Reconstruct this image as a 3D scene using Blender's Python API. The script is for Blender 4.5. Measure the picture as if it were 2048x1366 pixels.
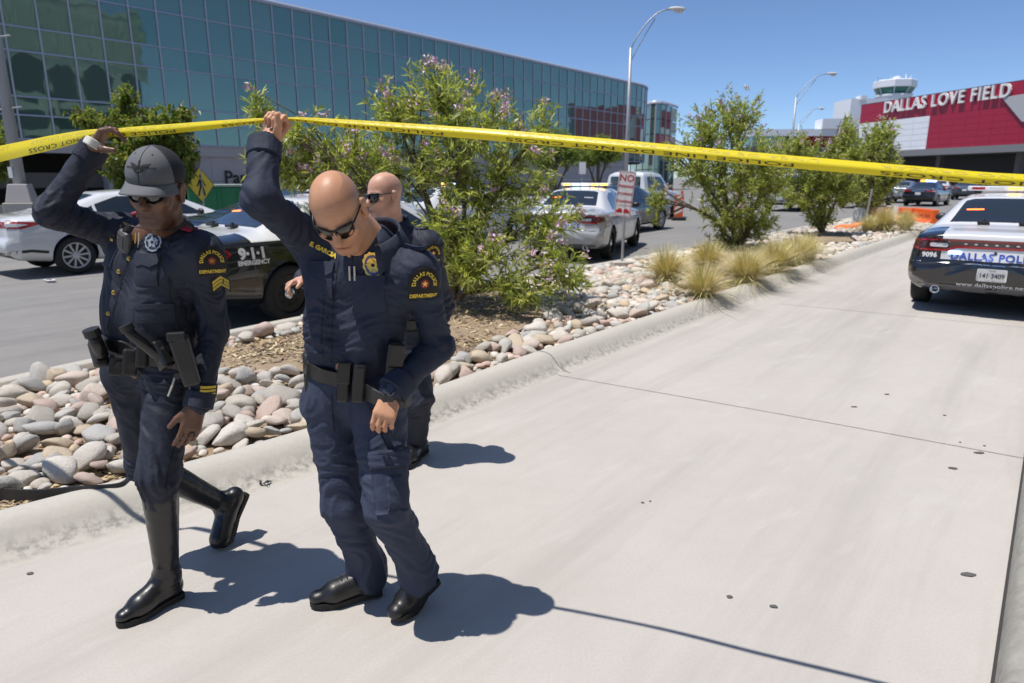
import bpy, bmesh, math, random, time
import numpy as np
from mathutils import Vector as V, Matrix
from mathutils.bvhtree import BVHTree
random.seed(7); rng = np.random.default_rng(7)
PI = math.pi; R_ = math.radians
for o in list(bpy.data.objects): bpy.data.objects.remove(o)
SC = bpy.context.scene; COL = SC.collection

# ------------------------------------------------------------ camera, sky, sun, exposure
CAMH = 1.7; FPX = 1365.0; PITCH = math.atan((683 - 355) / FPX)
cam = bpy.data.cameras.new('camera'); camo = bpy.data.objects.new('camera', cam); COL.objects.link(camo)
camo.location = (0, 0, CAMH); camo.rotation_euler = (PI / 2 - PITCH, 0, 0)
cam.sensor_width = 36; cam.lens = FPX / 2048 * 36; cam.clip_start = .05; cam.clip_end = 3000
cam.dof.use_dof = True; cam.dof.focus_distance = 2.7; cam.dof.aperture_fstop = 4.0
SC.camera = camo
SUNV = V((-.30, -.10, 1.0)).normalized()           # towards the sun (shadows fall to +x)
ELEV = math.asin(SUNV.z)
world = bpy.data.worlds.new('World'); SC.world = world; world.use_nodes = True
wn = world.node_tree.nodes; wl = world.node_tree.links
sky = wn.new('ShaderNodeTexSky'); sky.sky_type = 'NISHITA'; sky.sun_disc = False
sky.sun_elevation = ELEV; sky.sun_rotation = math.atan2(SUNV.x, SUNV.y)
sky.air_density = 0.6; sky.dust_density = 0.3; sky.ozone_density = 6.0; sky.altitude = 0
bg = wn['Background']; bg.inputs['Strength'].default_value = .15; wl.new(sky.outputs[0], bg.inputs[0])
sl = bpy.data.lights.new('sun', 'SUN'); sl.energy = 4.8; sl.angle = R_(.53); sl.color = (1, .955, .89)
so = bpy.data.objects.new('sun', sl); COL.objects.link(so); so.rotation_euler = SUNV.to_track_quat('Z', 'Y').to_euler()
SC.view_settings.view_transform = 'Standard'; SC.view_settings.look = 'None'; SC.view_settings.exposure = 0.0
SC.view_settings.gamma = 1.0; SC.view_settings.use_curve_mapping = False
SC.cycles.max_bounces = 6; SC.cycles.transparent_max_bounces = 8; SC.cycles.sample_clamp_indirect = 6
SC.cycles.caustics_reflective = False; SC.cycles.caustics_refractive = False

def ray(px, py):
    "direction of the photograph's sight line through a pixel (for measuring positions)"
    c, s = math.cos(PITCH), math.sin(PITCH); a, b = (px - 1024) / FPX, -(py - 683) / FPX
    return np.array([a, c + b * s, -s + b * c])
def G(px, py, z=0.0):
    d = ray(px, py); t = (z - CAMH) / d[2]; return np.array([d[0] * t, d[1] * t, z])
def J(px, py, Y):
    d = ray(px, py); t = Y / d[1]; return np.array([d[0] * t, Y, CAMH + d[2] * t])

# ------------------------------------------------------------ object helpers
def mk(name, vs, fs, m=None, parent=None, smooth=False, inv=True, kind=None, mats=None, fm=None):
    me = bpy.data.meshes.new(name)
    vs = vs.tolist() if isinstance(vs, np.ndarray) else [tuple(v) for v in vs]
    fs = fs.tolist() if isinstance(fs, np.ndarray) else [tuple(f) for f in fs]
    me.from_pydata(vs, [], fs); me.update()
    if smooth: me.polygons.foreach_set('use_smooth', [True] * len(me.polygons))
    return lk(name, me, m, parent, inv, kind, mats, fm)
def lk(name, me, m=None, parent=None, inv=True, kind=None, mats=None, fm=None):
    if m is not None and not len(me.materials): me.materials.append(m)
    for x in mats or []: me.materials.append(x)
    if fm is not None: me.polygons.foreach_set('material_index', list(fm))
    o = bpy.data.objects.new(name, me); COL.objects.link(o)
    if parent is not None:
        o.parent = parent
        if inv and '_w' in ROOTS.get(parent.name, {}): o.matrix_parent_inverse = ROOTS[parent.name]['_w'].inverted()
    if kind: o['kind'] = kind
    return o
ROOTS = {}
def tag(o, label, cat, group=None):
    o['label'] = label; o['category'] = cat
    if group: o['group'] = group
    return o
def root(name, label, cat, loc=(0, 0, 0), rz=0.0, group=None, local=False):
    "Empty at the thing's base; local=True: children are in its frame, else children are in world coordinates"
    o = bpy.data.objects.new(name, None); COL.objects.link(o); o.empty_display_size = .2
    o.location = loc; o.rotation_euler = (0, 0, rz); tag(o, label, cat, group)
    if not local: ROOTS[o.name] = {'_w': Matrix.Translation(V(loc)) @ Matrix.Rotation(rz, 4, 'Z')}
    return o
def copytree(o, loc, rz, label, parent=None):
    c = o.copy(); COL.objects.link(c)
    if parent is None: c.location = loc; c.rotation_euler = (0, 0, rz); c['label'] = label
    else: c.parent = parent
    for ch in o.children: copytree(ch, None, None, None, c)
    return c

class MB:
    "collects simple shapes into one mesh"
    def __init__(s): s.v = []; s.f = []
    def add(s, vs, fs):
        n = len(s.v); s.v += [tuple(map(float, v)) for v in vs]; s.f += [tuple(i + n for i in f) for f in fs]; return s
    def box(s, c, size, rz=0.0, M=None, taper=1.0):
        hx, hy, hz = [x / 2 for x in size]; vs = []
        for z, t in ((-hz, 1), (hz, taper)):
            for x, y in ((-hx, -hy), (hx, -hy), (hx, hy), (-hx, hy)): vs.append(V((x * t, y * t, z)))
        Mx = (Matrix.Translation(V(c)) @ (M.to_4x4() if M else Matrix.Rotation(rz, 4, 'Z')))
        return s.add([Mx @ v for v in vs], [(3, 2, 1, 0), (4, 5, 6, 7), (0, 1, 5, 4), (1, 2, 6, 5), (2, 3, 7, 6), (3, 0, 4, 7)])
    def tube(s, pts, r, n=8, cap=True, flat=None):
        pts = [V(p) for p in pts]; rs = r if hasattr(r, '__len__') else [r] * len(pts); vs = []; fs = []
        up = V((0, 0, 1)); prev = None
        for i, p in enumerate(pts):
            t = (pts[min(i + 1, len(pts) - 1)] - pts[max(i - 1, 0)]).normalized()
            a = (prev - t * prev.dot(t)) if prev is not None else (up.cross(t) if abs(t.z) < .95 else V((1, 0, 0)).cross(t))
            a = a.normalized(); prev = a; b = t.cross(a)
            for k in range(n):
                w = 2 * PI * k / n; vs.append(p + (a * math.cos(w) + b * math.sin(w) * (flat or 1)) * rs[i])
        for i in range(len(pts) - 1):
            for k in range(n): k2 = (k + 1) % n; fs.append((i * n + k, i * n + k2, (i + 1) * n + k2, (i + 1) * n + k))
        if cap: fs.append(tuple(reversed(range(n)))); fs.append(tuple((len(pts) - 1) * n + k for k in range(n)))
        return s.add(vs, fs)
    def lathe(s, prof, c=(0, 0, 0), n=24, M=None, cap=True):
        "prof: (r, z) from bottom to top"
        vs = []; fs = []; Mx = Matrix.Translation(V(c)) @ (M.to_4x4() if M else Matrix.Identity(4))
        for r, z in prof:
            for k in range(n): w = 2 * PI * k / n; vs.append(Mx @ V((r * math.cos(w), r * math.sin(w), z)))
        for i in range(len(prof) - 1):
            for k in range(n): k2 = (k + 1) % n; fs.append((i * n + k, i * n + k2, (i + 1) * n + k2, (i + 1) * n + k))
        if cap: fs.append(tuple(reversed(range(n)))); fs.append(tuple((len(prof) - 1) * n + k for k in range(n)))
        return s.add(vs, fs)
    def ell(s, c, r, n=12, m=8, M=None):
        prof = [(max(1e-4, math.sin(PI * i / m)), -math.cos(PI * i / m)) for i in range(m + 1)]
        Mx = Matrix.Translation(V(c)) @ (M.to_4x4() if M else Matrix.Identity(4)) @ Matrix.Diagonal((*r, 1))
        t = MB().lathe(prof, n=n); return s.add([Mx @ V(v) for v in t.v], t.f)
    def prism(s, poly, z0, z1, M=None):
        n = len(poly); Mx = M or Matrix.Identity(4)
        vs = [Mx @ V((p[0], p[1], z0)) for p in poly] + [Mx @ V((p[0], p[1], z1)) for p in poly]
        return s.add(vs, [tuple(reversed(range(n))), tuple(range(n, 2 * n))] + [(i, (i + 1) % n, n + (i + 1) % n, n + i) for i in range(n)])
    def build(s, name, m, parent=None, smooth=False, bevel=0, inv=True, kind=None):
        o = mk(name, s.v, s.f, m, parent, smooth, inv, kind)
        if bevel:
            b = o.modifiers.new('b', 'BEVEL'); b.width = bevel; b.segments = 2; b.limit_method = 'ANGLE'; b.angle_limit = R_(40)
        return o
def frame(x, y, z=None):
    "3x3 with columns from two directions"
    x = V(x).normalized(); y = V(y); y = (y - x * y.dot(x)).normalized(); return Matrix((x, y, x.cross(y))).transposed()

# ------------------------------------------------------------ materials
MT = {}
def mat(name, col, rough=.5, metal=0., noise=None, bump=None, coat=0., spec=.5, emit=None, rnd=None, trans=0., alpha=None, sheen=0., aniso=None, sub=0.):
    """noise=(scale,amount 0..1,second colour[,detail]) ; bump=(scale,strength,distance) or list ; rnd='object'|'island' with list of colours"""
    if name in MT: return MT[name]
    m = bpy.data.materials.new(name); m.use_nodes = True; nt = m.node_tree; N = nt.nodes; L = nt.links
    b = N['Principled BSDF']; b.inputs['Base Color'].default_value = (*col, 1); b.inputs['Roughness'].default_value = rough
    b.inputs['Metallic'].default_value = metal; b.inputs['Coat Weight'].default_value = coat; b.inputs['Coat Roughness'].default_value = .04
    b.inputs['Specular IOR Level'].default_value = spec; b.inputs['Transmission Weight'].default_value = trans
    if sheen: b.inputs['Sheen Weight'].default_value = sheen; b.inputs['Sheen Roughness'].default_value = .5
    if sub: b.inputs['Subsurface Weight'].default_value = sub; b.inputs['Subsurface Radius'].default_value = (.012, .005, .003); b.inputs['Subsurface Scale'].default_value = .6
    if emit: b.inputs['Emission Color'].default_value = (*emit[0], 1); b.inputs['Emission Strength'].default_value = emit[1]
    tc = N.new('ShaderNodeTexCoord'); src = tc.outputs['Object']; cur = None
    if aniso: mp = N.new('ShaderNodeMapping'); mp.inputs['Scale'].default_value = aniso; L.new(src, mp.inputs[0]); src = mp.outputs[0]
    if rnd:
        if rnd[0] == 'object': oi = N.new('ShaderNodeObjectInfo'); fac = oi.outputs['Random']
        else: oi = N.new('ShaderNodeNewGeometry'); fac = oi.outputs['Random Per Island']
        r = N.new('ShaderNodeValToRGB'); r.color_ramp.interpolation = 'LINEAR' if rnd[0] == 'island2' else 'CONSTANT'; cs = rnd[1]
        while len(r.color_ramp.elements) < len(cs): r.color_ramp.elements.new(.5)
        for i, c in enumerate(cs): r.color_ramp.elements[i].position = i / len(cs); r.color_ramp.elements[i].color = (*c, 1)
        L.new(fac, r.inputs[0]); cur = r.outputs[0]
    for nz in ([noise] if noise and not isinstance(noise, list) else noise or []):
        t = N.new('ShaderNodeTexNoise'); t.inputs['Scale'].default_value = nz[0]; t.inputs['Detail'].default_value = nz[3] if len(nz) > 3 else 5
        t.inputs['Roughness'].default_value = .6; L.new(src, t.inputs['Vector'])
        mr = N.new('ShaderNodeMapRange'); mr.inputs[1].default_value = .38; mr.inputs[2].default_value = .66; mr.inputs[4].default_value = nz[1]; L.new(t.outputs[0], mr.inputs[0])
        mx = N.new('ShaderNodeMix'); mx.data_type = 'RGBA'; L.new(mr.outputs[0], mx.inputs[0])
        if cur is None: mx.inputs[6].default_value = (*col, 1)
        else: L.new(cur, mx.inputs[6])
        mx.inputs[7].default_value = (*nz[2], 1); cur = mx.outputs[2]
    if cur is not None: L.new(cur, b.inputs['Base Color'])
    prev = None
    for bp in ([bump] if bump and not isinstance(bump, list) else bump or []):
        t = N.new('ShaderNodeTexNoise'); t.inputs['Scale'].default_value = bp[0]; t.inputs['Detail'].default_value = 6; L.new(src, t.inputs['Vector'])
        bn = N.new('ShaderNodeBump'); bn.inputs['Strength'].default_value = bp[1]; bn.inputs['Distance'].default_value = bp[2]; L.new(t.outputs[0], bn.inputs['Height'])
        if prev: L.new(prev, bn.inputs['Normal'])
        prev = bn.outputs[0]
    if prev: L.new(prev, b.inputs['Normal'])
    if alpha is not None: b.inputs['Alpha'].default_value = alpha
    MT[name] = m; return m

# ------------------------------------------------------------ numpy noise and signed-distance modelling
_pm = rng.permutation(256).astype(np.int64); _pm = np.concatenate([_pm, _pm, _pm])
_gr = rng.normal(size=(256, 3)); _gr /= np.linalg.norm(_gr, axis=1)[:, None]
def pn(P):
    "gradient noise, P (n,3) -> (n,) about -0.7..0.7"
    P = np.asarray(P, float); i = np.floor(P).astype(np.int64); f = P - i; u = f * f * f * (f * (f * 6 - 15) + 10); out = 0
    i &= 255
    for dx in (0, 1):
        for dy in (0, 1):
            for dz in (0, 1):
                h = _pm[_pm[_pm[i[:, 0] + dx] + i[:, 1] + dy] + i[:, 2] + dz]; g = _gr[h]
                w = (u[:, 0] if dx else 1 - u[:, 0]) * (u[:, 1] if dy else 1 - u[:, 1]) * (u[:, 2] if dz else 1 - u[:, 2])
                out = out + w * (g * (f - np.array([dx, dy, dz]))).sum(1)
    return out
def nrm(a): a = np.asarray(a, float); return a / np.linalg.norm(a)
class Clay:
    "smooth union of soft primitives, meshed with surface nets"
    def __init__(s, h): s.h = h; s.p = []
    def cone(s, a, b, ra, rb, k=.02, flat=None, sub=False):
        "round cone a-b; flat=(direction, factor) squeezes the section along that direction"
        a = np.asarray(a, float); b = np.asarray(b, float); r = max(ra, rb)
        n, fz = (nrm(flat[0]), flat[1]) if flat else (None, 1)
        r2 = r * max(1, fz)
        def f(X):
            Q = X - a; ab = b - a
            if n is not None: Q = Q + n * ((Q @ n) * (1 / fz - 1))[..., None]; ab = ab + n * ((ab @ n) * (1 / fz - 1))
            L2 = ab @ ab + 1e-12; t = np.clip((Q @ ab) / L2, 0, 1); d = np.sqrt(((Q - t[..., None] * ab) ** 2).sum(-1)) - (ra + (rb - ra) * t)
            return d * min(1, fz)
        s.p.append((f, np.minimum(a, b) - r2, np.maximum(a, b) + r2, k, sub)); return s
    def ell(s, c, r, k=.02, M=None, sub=False):
        c = np.asarray(c, float); r = np.asarray(r, float); Mi = np.array(M) if M is not None else np.eye(3)
        def f(X):
            Q = (X - c) @ Mi; k0 = np.sqrt(((Q / r) ** 2).sum(-1)); k1 = np.sqrt(((Q / r ** 2) ** 2).sum(-1)) + 1e-9; return k0 * (k0 - 1) / k1
        m = r.max(); s.p.append((f, c - m, c + m, k, sub)); return s
    def mesh(s):
        h = s.h; lo = np.min([p[1] for p in s.p if not p[4]], 0) - 3 * h; hi = np.max([p[2] for p in s.p if not p[4]], 0) + 3 * h
        n = np.ceil((hi - lo) / h).astype(int) + 1; D = np.full(n, 1.0, np.float32)
        ax = [lo[i] + np.arange(n[i]) * h for i in range(3)]
        for f, a, b, k, sub in s.p:
            i0 = np.clip(((a - lo - k) / h).astype(int) - 2, 0, n); i1 = np.clip(((b - lo + k) / h).astype(int) + 4, 0, n)
            if (i1 <= i0).any(): continue
            X = np.stack(np.meshgrid(*[ax[j][i0[j]:i1[j]] for j in range(3)], indexing='ij'), -1)
            d = f(X).astype(np.float32); w = tuple(slice(i0[j], i1[j]) for j in range(3)); E = D[w]
            if sub: d = -d; hh = np.clip(.5 - .5 * (d - E) / max(k, 1e-6) * -1, 0, 1); hh = np.maximum(k - np.abs(E - d), 0) / max(k, 1e-6); D[w] = np.maximum(E, d) + hh * hh * k * .25
            else: hh = np.maximum(k - np.abs(E - d), 0) / max(k, 1e-6); D[w] = np.minimum(E, d) - hh * hh * k * .25
        S = D < 0; cs = [(x, y, z) for x in (0, 1) for y in (0, 1) for z in (0, 1)]
        sh = tuple(n - 1); cnt = np.zeros(sh, np.int8)
        for c in cs: cnt += S[c[0]:n[0] - 1 + c[0], c[1]:n[1] - 1 + c[1], c[2]:n[2] - 1 + c[2]]
        act = np.argwhere((cnt > 0) & (cnt < 8)); idx = np.full(sh, -1, np.int64); idx[tuple(act.T)] = np.arange(len(act))
        acc = np.zeros((len(act), 3)); wt = np.zeros(len(act))
        for c in cs:
            for axis in range(3):
                if c[axis]: continue
                c2 = list(c); c2[axis] = 1; a = act + np.array(c); b = act + np.array(c2)
                da = D[tuple(a.T)]; db = D[tuple(b.T)]; m = (da < 0) != (db < 0); t = np.where(m, da / np.where(m, da - db, 1), 0)
                p = np.array(c, float) + np.eye(3)[axis] * t[:, None]; acc[m] += p[m]; wt[m] += 1
        vs = lo + (act + acc / wt[:, None]) * h; fs = []
        for axis in range(3):
            a1, a2 = (axis + 1) % 3, (axis + 2) % 3
            A = [slice(None)] * 3; A[axis] = slice(0, -1); B = [slice(None)] * 3; B[axis] = slice(1, None)
            e = np.argwhere(S[tuple(A)] != S[tuple(B)]); e = e[(e[:, a1] > 0) & (e[:, a2] > 0) & (e[:, a1] < n[a1] - 1) & (e[:, a2] < n[a2] - 1)]
            o1 = np.eye(3, dtype=int)[a1]; o2 = np.eye(3, dtype=int)[a2]
            q = np.stack([idx[tuple((e - o1 - o2).T)], idx[tuple((e - o2).T)], idx[tuple(e.T)], idx[tuple((e - o1).T)]], 1)
            fl = S[tuple(e.T)]; q[~fl] = q[~fl][:, ::-1]; fs.append(q)
        return vs, np.concatenate(fs)
def vnorm(vs, fs):
    a, b, c, d = [vs[fs[:, i]] for i in range(4)]; n = np.cross(c - a, d - b); N = np.zeros_like(vs)
    for i in range(4): np.add.at(N, fs[:, i], n)
    return N / (np.linalg.norm(N, axis=1)[:, None] + 1e-12)
def relax(vs, fs, it=2, w=.5):
    e = np.concatenate([fs[:, [0, 1]], fs[:, [1, 2]], fs[:, [2, 3]], fs[:, [3, 0]]]); c = np.bincount(e.ravel(), minlength=len(vs))[:, None] + 1e-9
    for _ in range(it):
        s = np.zeros_like(vs); np.add.at(s, e[:, 0], vs[e[:, 1]]); np.add.at(s, e[:, 1], vs[e[:, 0]]); vs = vs + (s / c - vs) * w
    return vs
def bvh(vs, fs): return BVHTree.FromPolygons([tuple(v) for v in np.asarray(vs).tolist()], [tuple(f) for f in (fs.tolist() if isinstance(fs, np.ndarray) else fs)])

def split_letters(o, name='letter'):
    "turn joined lettering into one object per character"
    me = o.data; par = list(range(len(me.vertices)))
    def fd(a):
        while par[a] != a: par[a] = par[par[a]]; a = par[a]
        return a
    for p in me.polygons:
        v = list(p.vertices)
        for b in v[1:]: par[fd(v[0])] = fd(b)
    gr = {}
    for p in me.polygons: gr.setdefault(fd(p.vertices[0]), []).append(list(p.vertices))
    for fs in gr.values():
        ids = sorted({i for f in fs for i in f}); mp_ = {i: k for k, i in enumerate(ids)}
        n = mk(name, [tuple(me.vertices[i].co) for i in ids], [tuple(mp_[i] for i in f) for f in fs], me.materials[0], o.parent); n.matrix_parent_inverse = o.matrix_parent_inverse.copy()
    bpy.data.objects.remove(o)
# ------------------------------------------------------------ flat marks laid onto surfaces
def text2d(body, size=1.0, bold=0.0, cx=True, sp=1.0):
    c = bpy.data.curves.new('t', 'FONT'); c.body = body; c.size = size; c.offset = bold; c.resolution_u = 3; c.space_character = sp
    if cx: c.align_x = 'CENTER'; c.align_y = 'CENTER'
    o = bpy.data.objects.new('t', c); COL.objects.link(o); dg = bpy.context.evaluated_depsgraph_get(); dg.update()
    me = bpy.data.meshes.new_from_object(o.evaluated_get(dg)); vs = np.array([tuple(v.co) for v in me.vertices]).reshape(-1, 3)[:, :2]; fs = [tuple(p.vertices) for p in me.polygons]
    bpy.data.objects.remove(o); bpy.data.curves.remove(c); bpy.data.meshes.remove(me); return vs, fs
def poly2d(pts, maxe=None):
    bm = bmesh.new(); f = bm.faces.new([bm.verts.new((p[0], p[1], 0)) for p in pts]); bmesh.ops.triangulate(bm, faces=[f])
    if maxe:
        for _ in range(5):
            es = [e for e in bm.edges if e.calc_length() > maxe]
            if not es: break
            bmesh.ops.subdivide_edges(bm, edges=es, cuts=1); bmesh.ops.triangulate(bm, faces=[f for f in bm.faces if len(f.verts) > 3])
    bm.verts.index_update(); r = np.array([v.co[:2] for v in bm.verts]), [tuple(v.index for v in f.verts) for f in bm.faces]; bm.free(); return r
def rect2d(w, h, maxe=None, r=0.0):
    if r: pts = [(sx * (w / 2 - r) + r * math.cos(a), sy * (h / 2 - r) + r * math.sin(a)) for sx, sy, a0 in ((1, 1, 0), (-1, 1, 90), (-1, -1, 180), (1, -1, 270)) for a in (R_(a0), R_(a0 + 45), R_(a0 + 90))]
    else: pts = [(-w / 2, -h / 2), (w / 2, -h / 2), (w / 2, h / 2), (-w / 2, h / 2)]
    return poly2d(pts, maxe)
def star2d(r, n=5, q=.42, a0=PI / 2): return poly2d([((r if i % 2 == 0 else r * q) * math.cos(a0 + PI * i / n), (r if i % 2 == 0 else r * q) * math.sin(a0 + PI * i / n)) for i in range(2 * n)])
def disc2d(r, n=20, ry=None): return poly2d([(r * math.cos(2 * PI * i / n), (ry or r) * math.sin(2 * PI * i / n)) for i in range(n)])
def lay(name, sh, tree, O, N, U, m, parent, off=.003, far=.25, inv=True, thick=0.0, fit=0.0):
    "press a flat 2-D shape onto a surface: each point travels along -N until it meets the surface"
    vs2, fs = sh; N = V(N).normalized(); U = V(U); U = (U - N * U.dot(N)).normalized(); W = N.cross(U); O = V(O); out = []; last = 0
    h0 = tree.ray_cast(O + N * far, -N, far * 2.5); base = (h0[0] - O).dot(N) if h0[0] else 0
    co = None
    if fit:                       # one smooth sheet over the area instead of every wrinkle
        A_ = []; b_ = []
        for a in np.linspace(-fit, fit, 11):
            for b in np.linspace(-fit, fit, 11):
                p = O + U * float(a) + W * float(b); h = tree.ray_cast(p + N * (base + far * .6), -N, far * 1.6)
                if h[0] is not None: A_.append((1, a, b, a * a, a * b, b * b)); b_.append((h[0] - p).dot(N))
        A_, b_ = np.array(A_), np.array(b_); k_ = np.abs(b_ - base) < max(fit * .9, .02)
        for _ in range(3):
            co = np.linalg.lstsq(A_[k_], b_[k_], rcond=None)[0]; r_ = np.abs(A_ @ co - b_); k_ = r_ < max(.004, 2.2 * np.median(r_[k_]))
    for u, v in vs2:
        if co is not None: out.append(O + U * float(u) + W * float(v) + N * float(np.dot((1, u, v, u * u, u * v, v * v), co) + off)); continue
        p = O + U * float(u) + W * float(v); h = tree.ray_cast(p + N * (base + far * .6), -N, far * 1.6)
        if h[0] is not None and abs((h[0] - p).dot(N) - base) < far * .6: q = h[0] + N * off
        else:
            nr = tree.find_nearest(p + N * base); q = (nr[0] + N * off * .6 + nr[1] * (off * .6 if nr[1].dot(N) > 0 else -off * .6)) if nr[0] is not None and nr[3] < far * .8 else p + N * (base + off)
        out.append(q)
    fs = list(fs)
    if thick:
        n = len(out); e = {}
        for f in fs:
            for i in range(len(f)):
                k = (f[i], f[(i + 1) % len(f)]); e[k] = 1
        rim = [k for k in e if (k[1], k[0]) not in e]; out = out + [q - N * thick for q in out]
        fs = fs + [(b, a, a + n, b + n) for a, b in rim]
    return mk(name, out, fs, m, parent, smooth=False, inv=inv)
# ============================================================ ground, lanes, kerbs
DIR = np.array([.6155, .7881]); NRM = np.array([.7881, -.6155])      # along the airport road / to its right
m_lane = mat('pale_concrete', (.50, .465, .425), .85, noise=[(1.1, .45, (.43, .395, .355), 8), (7, .28, (.55, .515, .475), 9), (90, .32, (.37, .345, .315), 4), (.32, .40, (.40, .372, .34), 9)], bump=[(160, .25, .003), (30, .12, .004)])
m_road = mat('road_concrete', (.235, .226, .213), .85, noise=[(.35, .6, (.17, .164, .155), 8), (3, .4, (.28, .27, .255), 9), (60, .2, (.20, .195, .19), 4)], bump=(150, .25, .003))
m_kerb = mat('kerb_concrete', (.50, .47, .415), .9, noise=[(2.5, .4, (.43, .405, .355), 8), (40, .2, (.33, .315, .28), 6)], bump=[(120, .2, .002), (18, .08, .004)])
def stain_layer(m, rotz, scale, col, lo, hi, amt, zband=None, nscale=1.0):
    "wear drawn along one direction (tyre polish, run-off streaks)"
    N = m.node_tree.nodes; L = m.node_tree.links; b = N['Principled BSDF']; src = b.inputs['Base Color'].links[0].from_socket; tc = N.new('ShaderNodeTexCoord'); mp = N.new('ShaderNodeMapping'); mp.vector_type = 'TEXTURE'; mp.inputs['Rotation'].default_value = (0, 0, rotz); mp.inputs['Scale'].default_value = scale; L.new(tc.outputs['Object'], mp.inputs[0])
    t = N.new('ShaderNodeTexNoise'); t.inputs['Scale'].default_value = nscale; t.inputs['Detail'].default_value = 6; t.inputs['Roughness'].default_value = .65; L.new(mp.outputs[0], t.inputs['Vector']); mr = N.new('ShaderNodeMapRange'); mr.inputs[1].default_value = lo; mr.inputs[2].default_value = hi; mr.inputs[4].default_value = amt; L.new(t.outputs[0], mr.inputs[0]); fac = mr.outputs[0]
    if zband:
        sp = N.new('ShaderNodeSeparateXYZ'); L.new(tc.outputs['Object'], sp.inputs[0]); r = N.new('ShaderNodeValToRGB'); e = r.color_ramp.elements; e[0].position = 0; e[0].color = (0, 0, 0, 1); e[1].position = 1; e[1].color = (0, 0, 0, 1)
        for p_, v_ in zband: q = e.new(p_); q.color = (v_, v_, v_, 1)
        ms = N.new('ShaderNodeMath'); ms.operation = 'MULTIPLY'; ms.inputs[1].default_value = 5.0; L.new(sp.outputs[2], ms.inputs[0]); L.new(ms.outputs[0], r.inputs[0]); mm = N.new('ShaderNodeMath'); mm.operation = 'MULTIPLY'; L.new(fac, mm.inputs[0]); L.new(r.outputs[0], mm.inputs[1]); fac = mm.outputs[0]
    mx = N.new('ShaderNodeMix'); mx.data_type = 'RGBA'; L.new(fac, mx.inputs[0]); L.new(src, mx.inputs[6]); mx.inputs[7].default_value = (*col, 1); L.new(mx.outputs[2], b.inputs['Base Color'])
stain_layer(m_lane, R_(52), (7, .55, 1), (.34, .315, .285), .47, .70, .65)
stain_layer(m_lane, R_(40), (1.2, .25, 1), (.60, .57, .53), .56, .75, .35)
stain_layer(m_road, R_(52), (9, .5, 1), (.15, .145, .14), .48, .74, .6)
stain_layer(m_kerb, R_(52), (.05, .05, .6), (.09, .087, .08), .44, .62, .7, [(.05, .5), (.12, .9), (.30, .5), (.48, .0)])
m_joint = mat('joint_sealant', (.10, .095, .09), .8)
m_soil = mat('dry_soil', (.30, .22, .145), .95, noise=[(6, .6, (.42, .33, .22), 8), (40, .5, (.20, .14, .09), 6)], bump=[(60, .6, .01), (14, .5, .02)])
m_black_edge = mat('black_edging', (.03, .03, .03), .55)
mk('ground', [(-900, -900, -.012), (900, -900, -.012), (900, 1500, -.012), (-900, 1500, -.012)], [(0, 1, 2, 3)], m_road, kind='structure')

def spline(pts, n):
    pts = np.array(pts, float); P = np.vstack([2 * pts[0] - pts[1], pts, 2 * pts[-1] - pts[-2]]); out = []
    for i in range(1, len(P) - 2):
        for t in np.linspace(0, 1, n, endpoint=False):
            a, b, c, d = P[i - 1:i + 3]; out.append(.5 * (2 * b + (c - a) * t + (2 * a - 5 * b + 4 * c - d) * t * t + (3 * b - a - 3 * c + d) * t ** 3))
    out.append(P[-2]); return np.array(out)
near_edge = spline([(-5.6, .1), (-4.6, .85), (-3.4, 1.82), (-2.31, 2.78), (-1.3, 3.72), (-.52, 4.65), (.45, 5.93), (2.31, 8.25), (5.67, 12.5), (11.46, 19.6), (16.4, 25.8)], 8)
far_edge = spline([(-7.6, 0.), (-6.3, 1.9), (-5.0, 3.8), (-4.12, 5.2), (-3.6, 6.05), (-2.38, 7.86), (.13, 11.01), (2.98, 14.4), (6.6, 18.9), (10.6, 24.0), (13.9, 28.2)], 8)
def offset(path, d):
    t = np.gradient(path, axis=0); t /= np.linalg.norm(t, axis=1)[:, None]; return path + np.stack([-t[:, 1], t[:, 0]], 1) * d
def sweep(name, path, prof, m, side=1, parent=None, inv=True, kind=None, z0=0):
    "prof: (offset to the left of travel, z)"
    vs = []; n = len(prof)
    rows = [offset(path, side * o) for o, z in prof]
    for i in range(len(path)):
        for j, (o, z) in enumerate(prof): vs.append((rows[j][i][0], rows[j][i][1], z + z0))
    fs = [(i * n + j, i * n + j + 1, (i + 1) * n + j + 1, (i + 1) * n + j) if side < 0 else (i * n + j, (i + 1) * n + j, (i + 1) * n + j + 1, i * n + j + 1) for i in range(len(path) - 1) for j in range(n - 1)]
    return mk(name, vs, fs, m, parent, smooth=True, inv=inv, kind=kind)
# rolled kerb on the lane side, square kerb on the road side
KP = [(-.10, -.004), (-.03, .008), (.04, .045), (.085, .095), (.13, .132), (.18, .146), (.25, .148), (.28, .14), (.29, .118), (.29, .0)]
kerb_near = sweep('kerb_lane_side', near_edge, KP, m_kerb, 1, kind='structure')
KF = [(.0, -.01), (.006, .12), (.02, .145), (.05, .15), (.15, .15), (.17, .14), (.175, .0)]
kerb_far = sweep('kerb_road_side', far_edge, KF, m_kerb, -1, kind='structure')
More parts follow.
